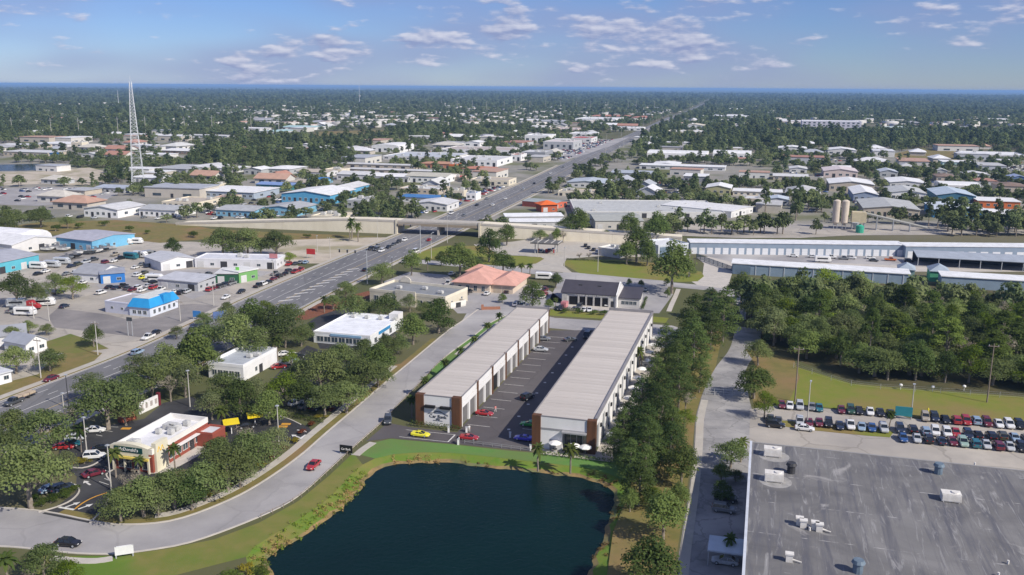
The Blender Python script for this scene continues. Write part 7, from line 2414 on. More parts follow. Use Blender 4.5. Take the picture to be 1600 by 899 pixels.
for x, y, wpx, hpx, dep, rc, wc, kind, where in FAR:
    p = G(x, y)
    s = px_per_m(p)
    Wm, Hm = wpx / s, max(3.4, hpx / s)
    A = np.array([p.x, p.y]) - GU * Wm / 2
    B = np.array([p.x, p.y]) + GU * Wm / 2
    rn = {'slab': 'flat', 'flat': 'flat', 'gable': 'pitched', 'hip': 'hipped', 'arch': 'rounded', 'shed': 'lean-to'}[kind]
    lab = '%s building with %s %s roof %s' % (CN.get(wc, 'blue grey' if wc[2] > wc[0] else 'drab'), CN.get(rc, 'blue grey' if rc[2] > rc[0] else 'drab'), rn, where)
    _seen[lab] = _seen.get(lab, 0) + 1
    if _seen[lab] > 1:
        lab = lab + ', ' + ordinal(_seen[lab]) + ' one'
    t, w, rf = building(lab, A, B, dep, Hm, roof=kind, wc=wc, rc=rc, over=.6, name='distant_building' if y < 260 else 'commercial_building', rise=min(3.0, Hm * .35) if kind in ('gable', 'hip', 'arch') else None,
                        axis='x' if Wm > dep else 'y', group='buildings beyond the overpass')
    nw = min(9, max(2, wpx // 9))
    dm = pm('dark_opening', (.05, .05, .055), rough=.6)
    if 'apartment' in where and y > 200:
        for fl in range(4):
            row_windows(t, 'f', 12, Hm * (.06 + .24 * fl), Wm / 24, Hm * .14, w, dep)
        continue
    for k in range(nw):
        u = -w / 2 + w * (k + .5) / nw
        if (k + int(x)) % 3 == 0:
            door(t, 'f', u, w / nw * .45, Hm * .62, w, dep, dm)
        else:
            window(t, 'f', u, Hm * .3, w / nw * .5, Hm * .36, w, dep)
    if dep > 20 and kind != 'arch':
        for k in range(2):
            window(t, 'r', dep * (k - .5) * .4, Hm * .3, dep * .12, Hm * .35, w, dep)
    if kind in ('flat',):
        for k in range(4):
            hvac(rf, random.uniform(-.4, .4) * w, dep * random.uniform(.2, .8), Hm - .5, 3, 2.4, 1.8)

# ------------------------------------------------------------------ small far houses, alike at this distance
def clear(x, y, pad=0.0):
    for cx_, cy_, hu, hv, a in EXCL_RECT:
        dx, dy = x - cx_, y - cy_
        if abs(dx) + abs(dy) > 400:
            continue
        ca_, sa_ = math.cos(a), math.sin(a)
        if abs(dx * ca_ + dy * sa_) < hu + pad and abs(-dx * sa_ + dy * ca_) < hv + pad:
            return False
    for line, hw_ in EXCL_LINE:
        if np.min(np.abs(line[:, 0] - x) + np.abs(line[:, 1] - y)) < hw_ * 1.3 + pad + 4:
            d2 = np.min((line[:, 0] - x) ** 2 + (line[:, 1] - y) ** 2)
            if d2 < (hw_ + pad) ** 2 + 9:
                return False
    return True


HM = {}
for k in ('gable', 'hip', 'flat'):
    m_ = MB()
    if k == 'gable':
        g_, tri = gable_mesh(16, 10, 3.2, 2.4, .6, 'x')
        rf_ = g_
    elif k == 'hip':
        rf_, tri = hip_mesh(18, 12, 3.4, 2.6, .7), None
    else:
        rf_, tri = MB().box(-13, 13, -.3, 16.3, 5, 5.4), None
    wl_ = MB()
    dims = {'gable': (8, 10, 3.2), 'hip': (9, 12, 3.4), 'flat': (12.7, 16, 5)}[k]
    wl_.box(-dims[0], dims[0], 0, dims[1], 0, dims[2], top=False, bottom=False)
    if tri:
        wl_.add(tri.v, tri.f)
    wn_ = MB().box(-dims[0] * .7, -dims[0] * .4, -.1, -.02, 1, 2.3).mesh('window', GLASS)
    dr_ = MB().box(-.6, .6, -.1, -.02, 0, 2.2).mesh('door', DARK)
    HM[k] = (wl_.mesh('house_wall', WALLC), rf_.mesh('house_roof', ROOFC), wn_, dr_, dims[0])
hcols = [(.72, .72, .72), (.62, .62, .60), (.50, .50, .50), (.55, .52, .46), (.42, .22, .16), (.34, .34, .36), (.66, .66, .68), (.75, .75, .76), (.48, .30, .22), (.40, .42, .46)]
n_h = 0
ZC = {}
tries = 0
while n_h < 230 and tries < 4000:
    tries += 1
    py = random.choice((random.uniform(168, 200), random.uniform(180, 245), random.uniform(215, 335)))
    px = random.uniform(0, 1600)
    if 170 < py < 232 and px > 1150 and random.random() < .75:
        continue
    p = G(px, py)
    if not clear(p.x, p.y, 14):
        continue
    k = random.choice(('gable', 'hip', 'flat', 'flat') if 212 < py else ('gable', 'gable', 'hip', 'flat'))
    sc = random.uniform(.9, 2.0) * (1 + max(0, (220 - py)) / 60)
    rc = random.choice(hcols)
    rn_ = ['white', 'pale grey', 'grey', 'tan', 'red', 'dark grey', 'pale grey', 'white', 'rust', 'blue grey'][hcols.index(rc)]
    zone = 'left of the lattice tower' if px < 200 else 'between tower and highway' if px < 760 + max(0, 230 - py) * 4 else 'right of the highway' if px < 1250 else 'beyond the concrete plant'
    zk = (rn_, k, zone)
    ZC[zk] = ZC.get(zk, 0) + 1
    hl = 'small house, %s %s roof, %s, %s of its kind' % (rn_, {'gable': 'pitched', 'hip': 'hipped', 'flat': 'flat'}[k], zone, ordinal(ZC[zk]))
    t = thing('distant_house', hl, 'house', (p.x, p.y, 0), GRID + random.choice((0, math.pi / 2)) + random.uniform(-.1, .1), 'small buildings scattered beyond the overpass')
    t.scale = (sc, sc, min(sc, 1.4))
    wl_, rfm, wn_, dr_, hwid = HM[k]
    ob('wall', wl_, t, color=random.choice(((.6, .58, .54), (.68, .67, .65), (.5, .46, .4), (.45, .47, .5))))
    ob('roof', rfm, t, color=rc)
    if py > 215:
        ob('door', dr_, t)
        for q in (0, 1.1):
            ob('window', wn_, t, (q * hwid, 0, 0))
    EXCL_RECT.append((p.x, p.y + 6, 9 * sc, 9 * sc, 0))
    n_h += 1
# the roofs beyond counting, one mass
V_, F_, MI = [], [], []
tries = 0
while len(F_) < 1100 * 5 and tries < 12000:
    tries += 1
    py = random.uniform(163, 200)
    px = random.uniform(-40, 1640)
    if px > 1150 and random.random() < .8:
        continue
    if random.random() < (172 - py) / 25:
        continue
    p = G(px, py)
    if not clear(p.x, p.y, 20):
        continue
    w_, d_, h_ = random.uniform(12, 34), random.uniform(12, 26), random.uniform(6, 11)
    b = len(V_)
    V_ += [(p.x + a * w_ / 2, p.y + c * d_ / 2, z) for z in (0, h_) for a, c in ((-1, -1), (1, -1), (1, 1), (-1, 1))]
    F_ += [(b, b + 1, b + 5, b + 4), (b + 1, b + 2, b + 6, b + 5), (b + 2, b + 3, b + 7, b + 6), (b + 3, b, b + 4, b + 7), (b + 4, b + 5, b + 6, b + 7)]
    mi = random.choice((0, 0, 0, 0, 1, 1, 2))
    MI += [3] * 4 + [mi]
o = ob('far_rooftops', fast_mesh('far_rooftops', np.array(V_), np.array(F_), [pm('far_white_roof', (.72, .72, .72)), pm('far_tan_roof', (.45, .40, .34)), pm('far_red_roof', (.40, .18, .12)), pm('far_wall', (.55, .53, .5))], MI))
o['kind'] = 'stuff'
o['label'] = 'specks of distant town roofs among the trees'

# ------------------------------------------------------------------ far parked cars as one mass (dealer forecourts, trailer yard)
V_, F_, MI = [], [], []
base = CARM['sedan']['joined']
bv = np.array([v.co[:] for v in base.vertices])
simple = [[(-2.2, -.85, .3), (2.2, -.85, .3), (2.2, .85, .3), (-2.2, .85, .3), (-2.1, -.8, .95), (2.1, -.8, .85), (2.1, .8, .85), (-2.1, .8, .95)], [(-1.6, -.75, .92), (1.0, -.75, .9), (1.0, .75, .9), (-1.6, .75, .92), (-1.0, -.6, 1.45), (.3, -.6, 1.45), (.3, .6, 1.45), (-1.0, .6, 1.45)]]
qf = [(0, 1, 5, 4), (1, 2, 6, 5), (2, 3, 7, 6), (3, 0, 4, 7), (4, 5, 6, 7)]


def mass_cars(poly_px, n):
    poly = [G2(*p) for p in poly_px]
    x0, x1 = min(p[0] for p in poly), max(p[0] for p in poly)
    y0, y1 = min(p[1] for p in poly), max(p[1] for p in poly)
    k = tr_ = 0
    while k < n and tr_ < n * 12:
        tr_ += 1
        x, y = random.uniform(x0, x1), random.uniform(y0, y1)
        if not inside(poly, x, y) or not clear(x, y, 1):
            continue
        k += 1
        a = GRID + random.choice((0, math.pi / 2))
        ca_, sa_ = math.cos(a), math.sin(a)
        mi = random.choice((0, 0, 1, 2, 3, 4))
        for q, part in enumerate(simple):
            b = len(V_)
            V_.extend([(x + v[0] * ca_ - v[1] * sa_, y + v[0] * sa_ + v[1] * ca_, v[2]) for v in part])
            F_.extend([tuple(b + i for i in f) for f in qf])
            MI.extend([mi if q == 0 else 5] * 4 + [mi])


for poly_px, n in (([(850, 246), (880, 229), (985, 214), (960, 228), (890, 252)], 260), ([(-40, 316), (-40, 297), (120, 293), (185, 300), (150, 314)], 60), ([(640, 336), (720, 308), (780, 290), (790, 296), (700, 332)], 60), ([(960, 305), (1000, 285), (1090, 285), (1095, 305)], 110),
                   ([(1250, 330), (1270, 300), (1460, 285), (1480, 340), (1420, 345)], 70), ([(1500, 258), (1600, 250), (1600, 268), (1530, 268)], 110), ([(440, 230), (520, 222), (540, 238), (460, 244)], 50), ([(640, 240), (700, 232), (800, 232), (800, 246), (660, 246)], 120),
                   ([(250, 330), (420, 300), (520, 330), (420, 345)], 50), ([(1200, 262), (1290, 245), (1360, 248), (1340, 270), (1230, 285)], 70)):
    mass_cars(poly_px, n)
o = ob('distant_cars', fast_mesh('distant_cars', np.array(V_), np.array(F_), [pm('far_car_white', (.7, .7, .7), rough=.4), pm('far_car_silver', (.4, .41, .43), rough=.4), pm('far_car_black', (.02, .02, .022), rough=.4), pm('far_car_red', (.3, .03, .03), rough=.4), pm('far_car_blue', (.05, .1, .25), rough=.4), CARGLASS], MI))
o['kind'] = 'stuff'
o['label'] = 'rows of distant parked cars too small to tell apart'

# ------------------------------------------------------------------ the countless trees beyond: one scattered mass
def lod_tree(seed, kind, n=420):
    rng = np.random.default_rng(seed)
    cl = []
    if kind == 'oak':
        for i in range(6):
            a = 2 * math.pi * i / 6 + rng.random()
            cl.append((2.7 * math.cos(a), 2.7 * math.sin(a), 4.2 + rng.normal() * .8, 2.0, 2.0, 1.6))
        for i in range(3):
            cl.append((rng.normal(), rng.normal(), 6.6 + rng.normal() * .5, 1.8, 1.8, 1.5))
    else:
        for i in range(7):
            a = 2.4 * i
            cl.append((1.3 * math.cos(a), 1.3 * math.sin(a), 5 + i * 1.1, 1.7, 1.7, 1.3))
    v, f = leaf_cloud(cl, n, 1.05, rng=rng, shell=.7)
    tr = MB()
    tr.tube((0, 0, 0), (0, 0, 5), .35, .2, 5)
    vs = [tuple(p) for p in tr.v]
    b = len(vs)
    me = bpy.data.meshes.new('scatter_' + kind)
    me.from_pydata(vs + [tuple(p) for p in v], [], tr.f + [tuple(int(i) + b for i in q) for q in f])
    me.materials.append({'oak': leaf_mat('far_leaves', (0.10, 0.14, 0.065), (0.25, 0.285, 0.125)), 'pine': leaf_mat('far_pine', (.09, .13, .065), (.20, .24, .10))}[kind])
    me.materials.append(BARK)
    me.polygons.foreach_set('material_index', np.array([1] * len(tr.f) + [0] * len(f), np.int32))
    return me


SCAT = bpy.data.collections.new('scatter_sources')
for k, (kd, sd_) in enumerate((('oak', 1), ('oak', 2), ('oak', 3), ('pine', 4), ('pine', 5))):
    SCAT.objects.link(bpy.data.objects.new('scatter_tree_%d' % k, lod_tree(sd_ + 90, kd)))


def scatter_group():
    ng = bpy.data.node_groups.new('tree_scatter', 'GeometryNodeTree')
    ng.interface.new_socket('Geometry', in_out='INPUT', socket_type='NodeSocketGeometry')
    ng.interface.new_socket('Geometry', in_out='OUTPUT', socket_type='NodeSocketGeometry')
    gi, go = N(ng, 'NodeGroupInput'), N(ng, 'NodeGroupOutput')
    ci = N(ng, 'GeometryNodeCollectionInfo')
    ci.inputs['Collection'].default_value = SCAT
    ci.inputs['Separate Children'].default_value = True
    ci.inputs['Reset Children'].default_value = True
    iop = N(ng, 'GeometryNodeInstanceOnPoints')
    iop.inputs['Pick Instance'].default_value = True

    def attr(nm, ty):
        a = N(ng, 'GeometryNodeInputNamedAttribute', data_type=ty)
        a.inputs['Name'].default_value = nm
        return a.outputs['Attribute']
    ng.links.new(gi.outputs[0], iop.inputs['Points'])
    ng.links.new(ci.outputs[0], iop.inputs['Instance'])
    ng.links.new(attr('pick', 'INT'), iop.inputs['Instance Index'])
    ng.links.new(attr('turn', 'FLOAT_VECTOR'), iop.inputs['Rotation'])
    ng.links.new(attr('size', 'FLOAT_VECTOR'), iop.inputs['Scale'])
    ng.links.new(iop.outputs[0], go.inputs[0])
    return ng


NG = scatter_group()


def scatter(name, P_, S_, pick, label):
    P_ = np.asarray(P_, np.float32)
    n = len(P_)
    me = bpy.data.meshes.new(name)
    me.vertices.add(n)
    me.vertices.foreach_set('co', P_.ravel())
    a = me.attributes.new('size', 'FLOAT_VECTOR', 'POINT')
    a.data.foreach_set('vector', np.asarray(S_, np.float32).ravel())
    a = me.attributes.new('turn', 'FLOAT_VECTOR', 'POINT')
    rot = np.zeros((n, 3), np.float32)
    rot[:, 2] = RNG.random(n) * 6.28
    a.data.foreach_set('vector', rot.ravel())
    a = me.attributes.new('pick', 'INT', 'POINT')
    a.data.foreach_set('value', np.asarray(pick, np.int32))
    o = ob(name, me)
    m = o.modifiers.new('scatter', 'NODES')
    m.node_group = NG
    o['kind'] = 'stuff'
    o['label'] = label
    return o


def vnoise(x, y, s, seed):
    """cheap smooth value noise"""
    r = np.random.default_rng(seed).random((64, 64))
    fx, fy = x / s, y / s
    ix, iy = np.floor(fx).astype(int), np.floor(fy).astype(int)
    tx, ty = fx - ix, fy - iy
    tx, ty = tx * tx * (3 - 2 * tx), ty * ty * (3 - 2 * ty)
    g_ = lambda a, b: r[a % 64, b % 64]
    return (g_(ix, iy) * (1 - tx) + g_(ix + 1, iy) * tx) * (1 - ty) + (g_(ix, iy + 1) * (1 - tx) + g_(ix + 1, iy + 1) * tx) * ty


def far_clear(X, Y, pad):
    ok = np.ones(len(X), bool)
    for cx_, cy_, hu, hv, a in EXCL_RECT:
        dx, dy = X - cx_, Y - cy_
        ca_, sa_ = math.cos(a), math.sin(a)
        # keep the sight line in front of a building a little open as well
        ok &= ~((np.abs(dx * ca_ + dy * sa_) < hu + pad) & (-dx * sa_ + dy * ca_ < hv + pad) & (-dx * sa_ + dy * ca_ > -hv - pad - 8 - cy_ * .022))
    for line, hw_ in EXCL_LINE:
        for i in range(0, len(line) - 1, 3):
            a, b = line[i], line[min(i + 3, len(line) - 1)]
            if np.linalg.norm(b - a) < 1e-6:
                continue
            ab = b - a
            t_ = np.clip(((X - a[0]) * ab[0] + (Y - a[1]) * ab[1]) / (ab @ ab), 0, 1)
            d2 = (X - a[0] - t_ * ab[0]) ** 2 + (Y - a[1] - t_ * ab[1]) ** 2
            ok &= d2 > (hw_ + pad + 1) ** 2
    return ok


def inside_np(poly, X, Y):
    c = np.zeros(len(X), bool)
    n = len(poly)
    for i in range(n):
        x0, y0 = poly[i]
        x1, y1 = poly[(i + 1) % n]
        if y0 == y1:
            continue
        c ^= ((y0 > Y) != (y1 > Y)) & (X < (x1 - x0) * (Y - y0) / (y1 - y0) + x0)
    return c


OPEN_PX = [[(470, 217), (500, 206), (600, 203), (610, 208), (560, 216), (520, 220)], [(1390, 242), (1430, 233), (1510, 234), (1530, 248), (1480, 253), (1420, 252)], [(-60, 292), (-60, 256), (95, 257), (190, 275), (150, 290)],
           [(-60, 318), (-60, 295), (120, 292), (190, 300), (160, 315)], [(1060, 361), (1075, 350), (1340, 350), (1340, 362)], [(850, 245), (880, 228), (985, 214), (960, 226), (880, 252)], [(-120, 372), (60, 346), (330, 352), (600, 362), (430, 376)]]
OPEN = [[G2(*p) for p in q] for q in OPEN_PX]
WOODS_PX = [[(290, 262), (310, 232), (400, 222), (540, 224), (565, 245), (480, 262), (400, 262)], [(985, 246), (1000, 218), (1090, 198), (1220, 194), (1220, 236), (1140, 240), (1060, 236)], [(1200, 236), (1200, 208), (1640, 212), (1640, 236), (1400, 232)],
            [(-40, 222), (-40, 172), (200, 172), (400, 190), (380, 218), (200, 214)], [(600, 222), (640, 206), (720, 206), (700, 226)], [(130, 290), (150, 268), (210, 268), (205, 295)], [(1180, 330), (1260, 300), (1290, 330), (1250, 350)],
            [(1350, 362), (1420, 352), (1640, 352), (1640, 377), (1300, 376), (1180, 374), (1190, 368), (1340, 368)], [(1070, 372), (1090, 358), (1250, 366), (1330, 368), (1330, 376)], [(600, 336), (640, 325), (660, 340), (620, 348)]]
WOODS = [[G2(*p) for p in q] for q in WOODS_PX]
PX_, PY_, SS, PK = [], [], [], []
# near band of the town (500 m to 2.2 km), then the plain out to 9 km with larger, sparser stands
for d0, d1, cell, base_s in ((505, 1000, 8.5, .85), (1000, 1700, 11, 1.0), (1700, 2800, 15, 1.25), (2800, 4500, 22, 1.7), (4500, 7500, 34, 2.4), (7500, 13000, 60, 3.6)):
    wmax = d1 * .66
    nx, ny = int(2 * wmax / cell), int((d1 - d0) / cell)
    gx, gy = np.meshgrid(np.linspace(-wmax, wmax, nx), np.linspace(d0, d1, ny))
    X = gx.ravel() + (RNG.random(gx.size) - .5) * cell * 1.1
    Y = gy.ravel() + (RNG.random(gx.size) - .5) * cell * 1.1
    m = np.abs(X) < Y * .62 + 30
    X, Y = X[m], Y[m]
    inw = np.zeros(len(X), bool)
    for q in WOODS:
        inw |= inside_np(q, X, Y)
    v = .55 * vnoise(X, Y, 90 if d1 < 2000 else 400, 3) + .45 * vnoise(X, Y, 28 if d1 < 2000 else 120, 5)
    dens = np.interp(Y, [500, 900, 1400, 2000, 3000, 6000], [.50, .49, .46, .36, .22, .05])
    keep = inw | (v > dens)
    for q in OPEN:
        keep &= ~inside_np(q, X, Y)
    X, Y, inw = X[keep], Y[keep], inw[keep]
    ok = far_clear(X, Y, 2.5) if d1 < 5000 else np.abs(X - np.interp(Y, left_line[:, 1], left_line[:, 0])) > 20
    X, Y, inw = X[ok], Y[ok], inw[ok]
    n = len(X)
    s = base_s * (.65 + .75 * RNG.random(n)) * np.where(inw, 1.15, 1.0)
    hs_ = s ** .6 * (.75 + .5 * RNG.random(n))
    PX_.append(X)
    PY_.append(Y)
    SS.append(np.stack([s, s, hs_ * np.where(inw, 1.15, .95)], 1))
    PK.append(np.where(RNG.random(n) < np.where(inw, .3, .15), RNG.integers(3, 5, n), RNG.integers(0, 3, n)))
# the far back of the wood beside the car lot belongs to the mass as well
if rest_wood:
    rw = np.array(rest_wood)
    PX_.append(rw[:, 0])
    PY_.append(rw[:, 1])
    SS.append(np.stack([np.full(len(rw), 1.0), np.full(len(rw), 1.0), np.full(len(rw), 1.25)], 1) * (.8 + .5 * RNG.random(len(rw)))[:, None])
    PK.append(RNG.integers(0, 3, len(rw)))
X, Y = np.concatenate(PX_), np.concatenate(PY_)
print('scatter', len(X))
scatter('distant_woodland', np.stack([X, Y, np.zeros(len(X))], 1), np.concatenate(SS), np.concatenate(PK), 'countless trees of the plain reaching to the horizon')
# canopy of the far forest, past where single trees show
g_x, g_y = [], []
rows = np.geomspace(11500, 58000, 90)
V_ = []
NC = 420
for r_ in rows:
    xs_ = np.linspace(-r_ * .8, r_ * .8, NC)
    hgt = 6 + 9 * RNG.random(NC)
    V_ += [(a + RNG.normal() * 8, r_ + RNG.normal() * r_ * .004, h_) for a, h_ in zip(xs_, hgt)]
F_ = [(i * NC + j, i * NC + j + 1, (i + 1) * NC + j + 1, (i + 1) * NC + j) for i in range(len(rows) - 1) for j in range(NC - 1)]
o = ob('far_forest', fast_mesh('far_forest', np.array(V_), np.array(F_), [pm('far_forest_canopy', (.06, .08, .036), (.09, .105, .05), scale=.004, rough=1, c3=(.10, .095, .055), scale3=.0012)]))
o['kind'] = 'stuff'
o['label'] = 'far forest canopy fading into the horizon'

# ================================================================== poles, signs, small things
POLE_M = {}


def pole(px, h, label, mat=None, r=.16, arm=0.0, arm_dir=0.0, wires=0, name='street_lamp', cat='lamp post', group=None, lamp=True, kbox=False):
    p = G(*px)
    mat = mat or CONCPOLE
    t = thing(name, label, cat, p, arm_dir, group)
    ob('pole', MB().cyl(0, 0, 0, h, r, r * .6, n=8).mesh('pole', mat), t)
    if arm:
        ob('arm', MB().tube((0, 0, h - .3), (arm, 0, h + .2), .08, .06, 6).mesh('arm', STEEL), t)
        if lamp:
            ob('lamp_head', MB().box(arm - .1, arm + .9, -.22, .22, h + .1, h + .32).mesh('lamp_head', STEEL), t)
    if wires:
        for k in range(wires):
            ob('crossarm', MB().box(-1.3, 1.3, -.08, .08, h - .8 - k * 1.2, h - .6 - k * 1.2).mesh('crossarm', WOODPOLE), t)
            for x in (-1.1, 1.1):
                ob('insulator', MB().cyl(x, 0, h - .6 - k * 1.2, h - .3 - k * 1.2, .08, n=6).mesh('insulator', STEEL), t)
    if not arm and not wires:
        ob('lamp_head', MB().box(-.35, .35, -.3, .3, h, h + .22).mesh('lamp_head', STEEL), t)
    return t


NP = [((64, 591), 11.5, 'power', 'utility pole beside the highway near the white shed'), ((153, 555), 10.5, 'power', 'utility pole beside the highway near the yard verge'), ((297, 636), 9.5, 'lamp', 'pale lamp post beside the menu poster wall'), ((103, 672), 9, 'lamp', 'pale lamp post in front of the restaurant oaks'),
      ((108, 640), 9, 'dark', 'dark slim pole between highway and oaks'), ((174, 766), 9.5, 'lamp', 'white lamp post at the restaurant car park exit'), ((436, 697), 9.5, 'lamp', 'white lamp post between the oaks at the drive-through exit'), ((136, 710), 8.5, 'lamp', 'white lamp post beside the yellow shrubs'),
      ((77, 502), 7, 'power', 'utility pole at the edge of the west yard'), ((282, 502), 7.5, 'power', 'utility pole beside the blue restaurant'), ((334, 478), 8, 'power', 'utility pole on the dealer forecourt'), ((53, 498), 6, 'power', 'short pole beside the red lorry'),
      ((1242, 628), 15, 'wood', 'tall wooden pole on the dry grass beside the drive'), ((1542, 629), 16, 'wood', 'tall wooden pole at the woodland edge'), ((1261, 665), 10.5, 'lamp', 'white lamp post on the grass island of the car lot'), ((1423, 655), 9, 'lamp', 'white lamp post beside the blue lawn sign'),
      ((574, 444), 14, 'mast', 'grey traffic signal mast at the highway junction'), ((657, 396), 14, 'mast', 'grey traffic signal mast on the far side of the junction'), ((674, 404), 12, 'lamp', 'tall lamp post beside the junction lawn'), ((699, 380), 14, 'lamp', 'tall lamp post in front of the overpass bridge'), ((590, 376), 12, 'lamp', 'tall lamp post before the overpass wall'),
      ((714, 366), 11, 'lamp', 'lamp post beside the overpass abutment'), ((496, 394), 8, 'lamp', 'slim pole beside the red dealer sign'), ((427, 436), 8, 'lamp', 'slim pole on the dealer forecourt corner'), ((516, 403), 10, 'power', 'utility pole on the sandy lot'), ((613, 435), 9, 'dark', 'dark signal pole beside the bank oaks'),
      ((934, 425), 11, 'power', 'utility pole on the oval lawn'), ((1076, 433), 12, 'power', 'utility pole beside the dark round oak'), ((1030, 360), 12, 'power', 'utility pole behind the overpass oaks'), ((840, 402), 9, 'lamp', 'lamp post on the station loop'), ((882, 418), 9, 'lamp', 'lamp post beside the oval lawn')]
for px, h, kd, lab in NP:
    if kd == 'power':
        pole(px, h, lab, CONCPOLE, .17, wires=1, name='utility_pole', cat='utility pole', arm_dir=hw_dir(px) + math.pi / 2)
    elif kd == 'wood':
        pole(px, h, lab, WOODPOLE, .2, wires=1, name='utility_pole', cat='utility pole', arm_dir=GRID)
    elif kd == 'mast':
        t = pole(px, h, lab, STEEL, .24, arm=13, arm_dir=hw_dir(px) + math.pi / 2, lamp=False, name='signal_mast', cat='traffic signal')
        for q in (5, 8.5, 12):
            ob('signal_head', MB().box(q - .25, q + .25, -.25, .25, h - 1.3, h - .1).mesh('signal_head', DARK), t)
    elif kd == 'dark':
        pole(px, h, lab, DARK, .14, name='lamp_post')
    else:
        pole(px, h, lab, CONCPOLE, .15, arm=1.6 if h > 9.8 else 0, arm_dir=1.2, name='lamp_post')
for k in range(20):
    i = 150 + k * 16
    s = -1 if k % 2 else 1
    q = hw[i] + _nn[i] * s * (HWW / 2 + 5)
    t = thing('lamp_post', 'thin highway lamp post beyond the overpass, %s up the %s side' % (ordinal(k // 2 + 1), 'west' if s < 0 else 'east'), 'lamp post', (q[0], q[1], 0), math.atan2(*(_nn[i] * -s)[::-1]), 'lamp posts along the far highway')
    ob('pole', MB().cyl(0, 0, 0, 13, .22, .14, n=6).mesh('pole', CONCPOLE), t)
    ob('arm', MB().tube((0, 0, 12.8), (3, 0, 13.4), .1, .08, 5).mesh('arm', STEEL), t)
for k in range(9):
    p = G(20 + k * 52 + (k % 2) * 9, 216 - k * 1.2 + (k % 3))
    t = thing('utility_pole', 'pale transmission pole above the far trees, %s from the west' % ordinal(k + 1), 'utility pole', p, 0, 'far transmission poles')
    ob('pole', MB().cyl(0, 0, 0, 30, .42, .28, n=6).mesh('pole', CONCPOLE), t)
    ob('crossarm', MB().box(-3, 3, -.2, .2, 26, 26.4).mesh('crossarm', STEEL), t)
for k in range(22):
    p = G(640 + k * 24 + random.uniform(-6, 6), 172 + random.uniform(-2, 3))
    t = ob('utility_pole', MB().cyl(0, 0, 0, 34, .55, .4, n=5).mesh('far_pole', CONCPOLE), None, p)
    tag(t, 'tiny pale pole below the horizon, %s in the line from the west' % ordinal(k + 1), 'utility pole', 'line of poles below the horizon')

# --- signs
def board(px, w, h, z, label, col, ang=None, posts=2, text=None, tcol=None, name='sign', face=-1, tsize=.8):
    p = G(*px)
    a = GRID if ang is None else ang
    t = thing(name, label, 'sign', p, a)
    ob('panel', MB().box(-w / 2, w / 2, -.12, .12, z, z + h).mesh('panel', pm('sign_%.2f_%.2f_%.2f' % col, col, rough=.5)), t)
    for x in ((-w / 2 + .15, w / 2 - .15) if posts == 2 else (0,)):
        ob('post', MB().box(x - .1, x + .1, -.09, .09, 0, z + (h if posts == 2 else 0)).mesh('post', STEEL if posts == 2 else CONCPOLE), t)
    if text:
        lettering(text, tsize, tcol or WHITEP, t, (0, -.16, z + h / 2), width=w * .75)
    return t


board((541, 710), 3.0, 1.7, .4, 'black entrance sign with white car logo beside the curved road', (.012, .014, .012), text='Car Bank', tsize=.7)
board((195, 871), 3.0, 1.6, .6, 'blank white sign beside the curved road', (.78, .78, .78), ang=.35)
board((204, 525), 2.0, 1.2, 5.0, 'small dark sign on two tall posts west of the highway', (.06, .07, .08))
board((308, 500), 3.0, 2.2, 1.0, 'blue sign board beside the blue restaurant', (.05, .22, .55))
board((486, 404), 4.4, 2.6, 2.0, 'red dealer sign at the sandy lot corner', (.50, .04, .04))
board((1411, 655), 4.0, 2.4, .8, 'blue green sign board on the lawn beside the car lot', (.03, .22, .26), ang=GRID)
board((372, 440), 1.6, 1.6, 4.5, 'small lime sign above the tyre shop', (.2, .6, .1), posts=1)
board((428, 418), 4, 2, 4.2, 'red and white board above the dealer strip', (.6, .25, .25))
board((345, 502), 5, 2.6, 1.0, 'blue banner board beside the highway trees', (.10, .16, .34), ang=.6)
# --- low rail along the pond side of the curved road, and the sign's entrance gateposts
fr_ = thing('guard_rail', 'thin post and rail fence along the pond side of the curved road', 'fence', (0, 0, 0))
line = [cd[i] + (cd[i] - cu[i]) / np.linalg.norm(cd[i] - cu[i]) * 1.1 for i in range(24, 66)]
for a, b in zip(line[:-1], line[1:]):
    ob('post', MB().cyl(a[0], a[1], 0, 1.0, .06, n=6).mesh('post', WOODPOLE), fr_)
    ob('rail', MB().tube((a[0], a[1], .85), (b[0], b[1], .85), .045, .045, 5).mesh('rail', WOODPOLE), fr_)
# gate across the tree-lined drive
ga, gb = G(1102, 617), G(1172, 622)
gt = thing('metal_gate', 'thin metal gate across the tree-lined drive', 'gate', ga, math.atan2(gb.y - ga.y, gb.x - ga.x))
gl_ = (gb - ga).length
for k in range(6):
    ob('post', MB().cyl(gl_ * k / 5, 0, 0, 1.9, .06, n=6).mesh('post', STEEL), gt)
for z in (.5, 1.1, 1.8):
    ob('rail', MB().tube((0, 0, z), (gl_, 0, z), .035, .035, 5).mesh('rail', STEEL), gt)
# wire fence along the wood edge
wf = thing('wire_fence', 'thin wire fence between lawn and wood', 'fence', (0, 0, 0))
wfl = smooth_line([G2(*p) for p in ((1240, 575), (1330, 603), (1430, 612), (1600, 624), (1680, 630))], 6.0)
for a, b in zip(wfl[:-1], wfl[1:]):
    ob('post', MB().cyl(a[0], a[1], 0, 1.6, .05, n=5).mesh('post', STEEL), wf)
    for z in (.5, 1.0, 1.5):
        ob('wire', MB().tube((a[0], a[1], z), (b[0], b[1], z), .018, .018, 3).mesh('wire', STEEL), wf)
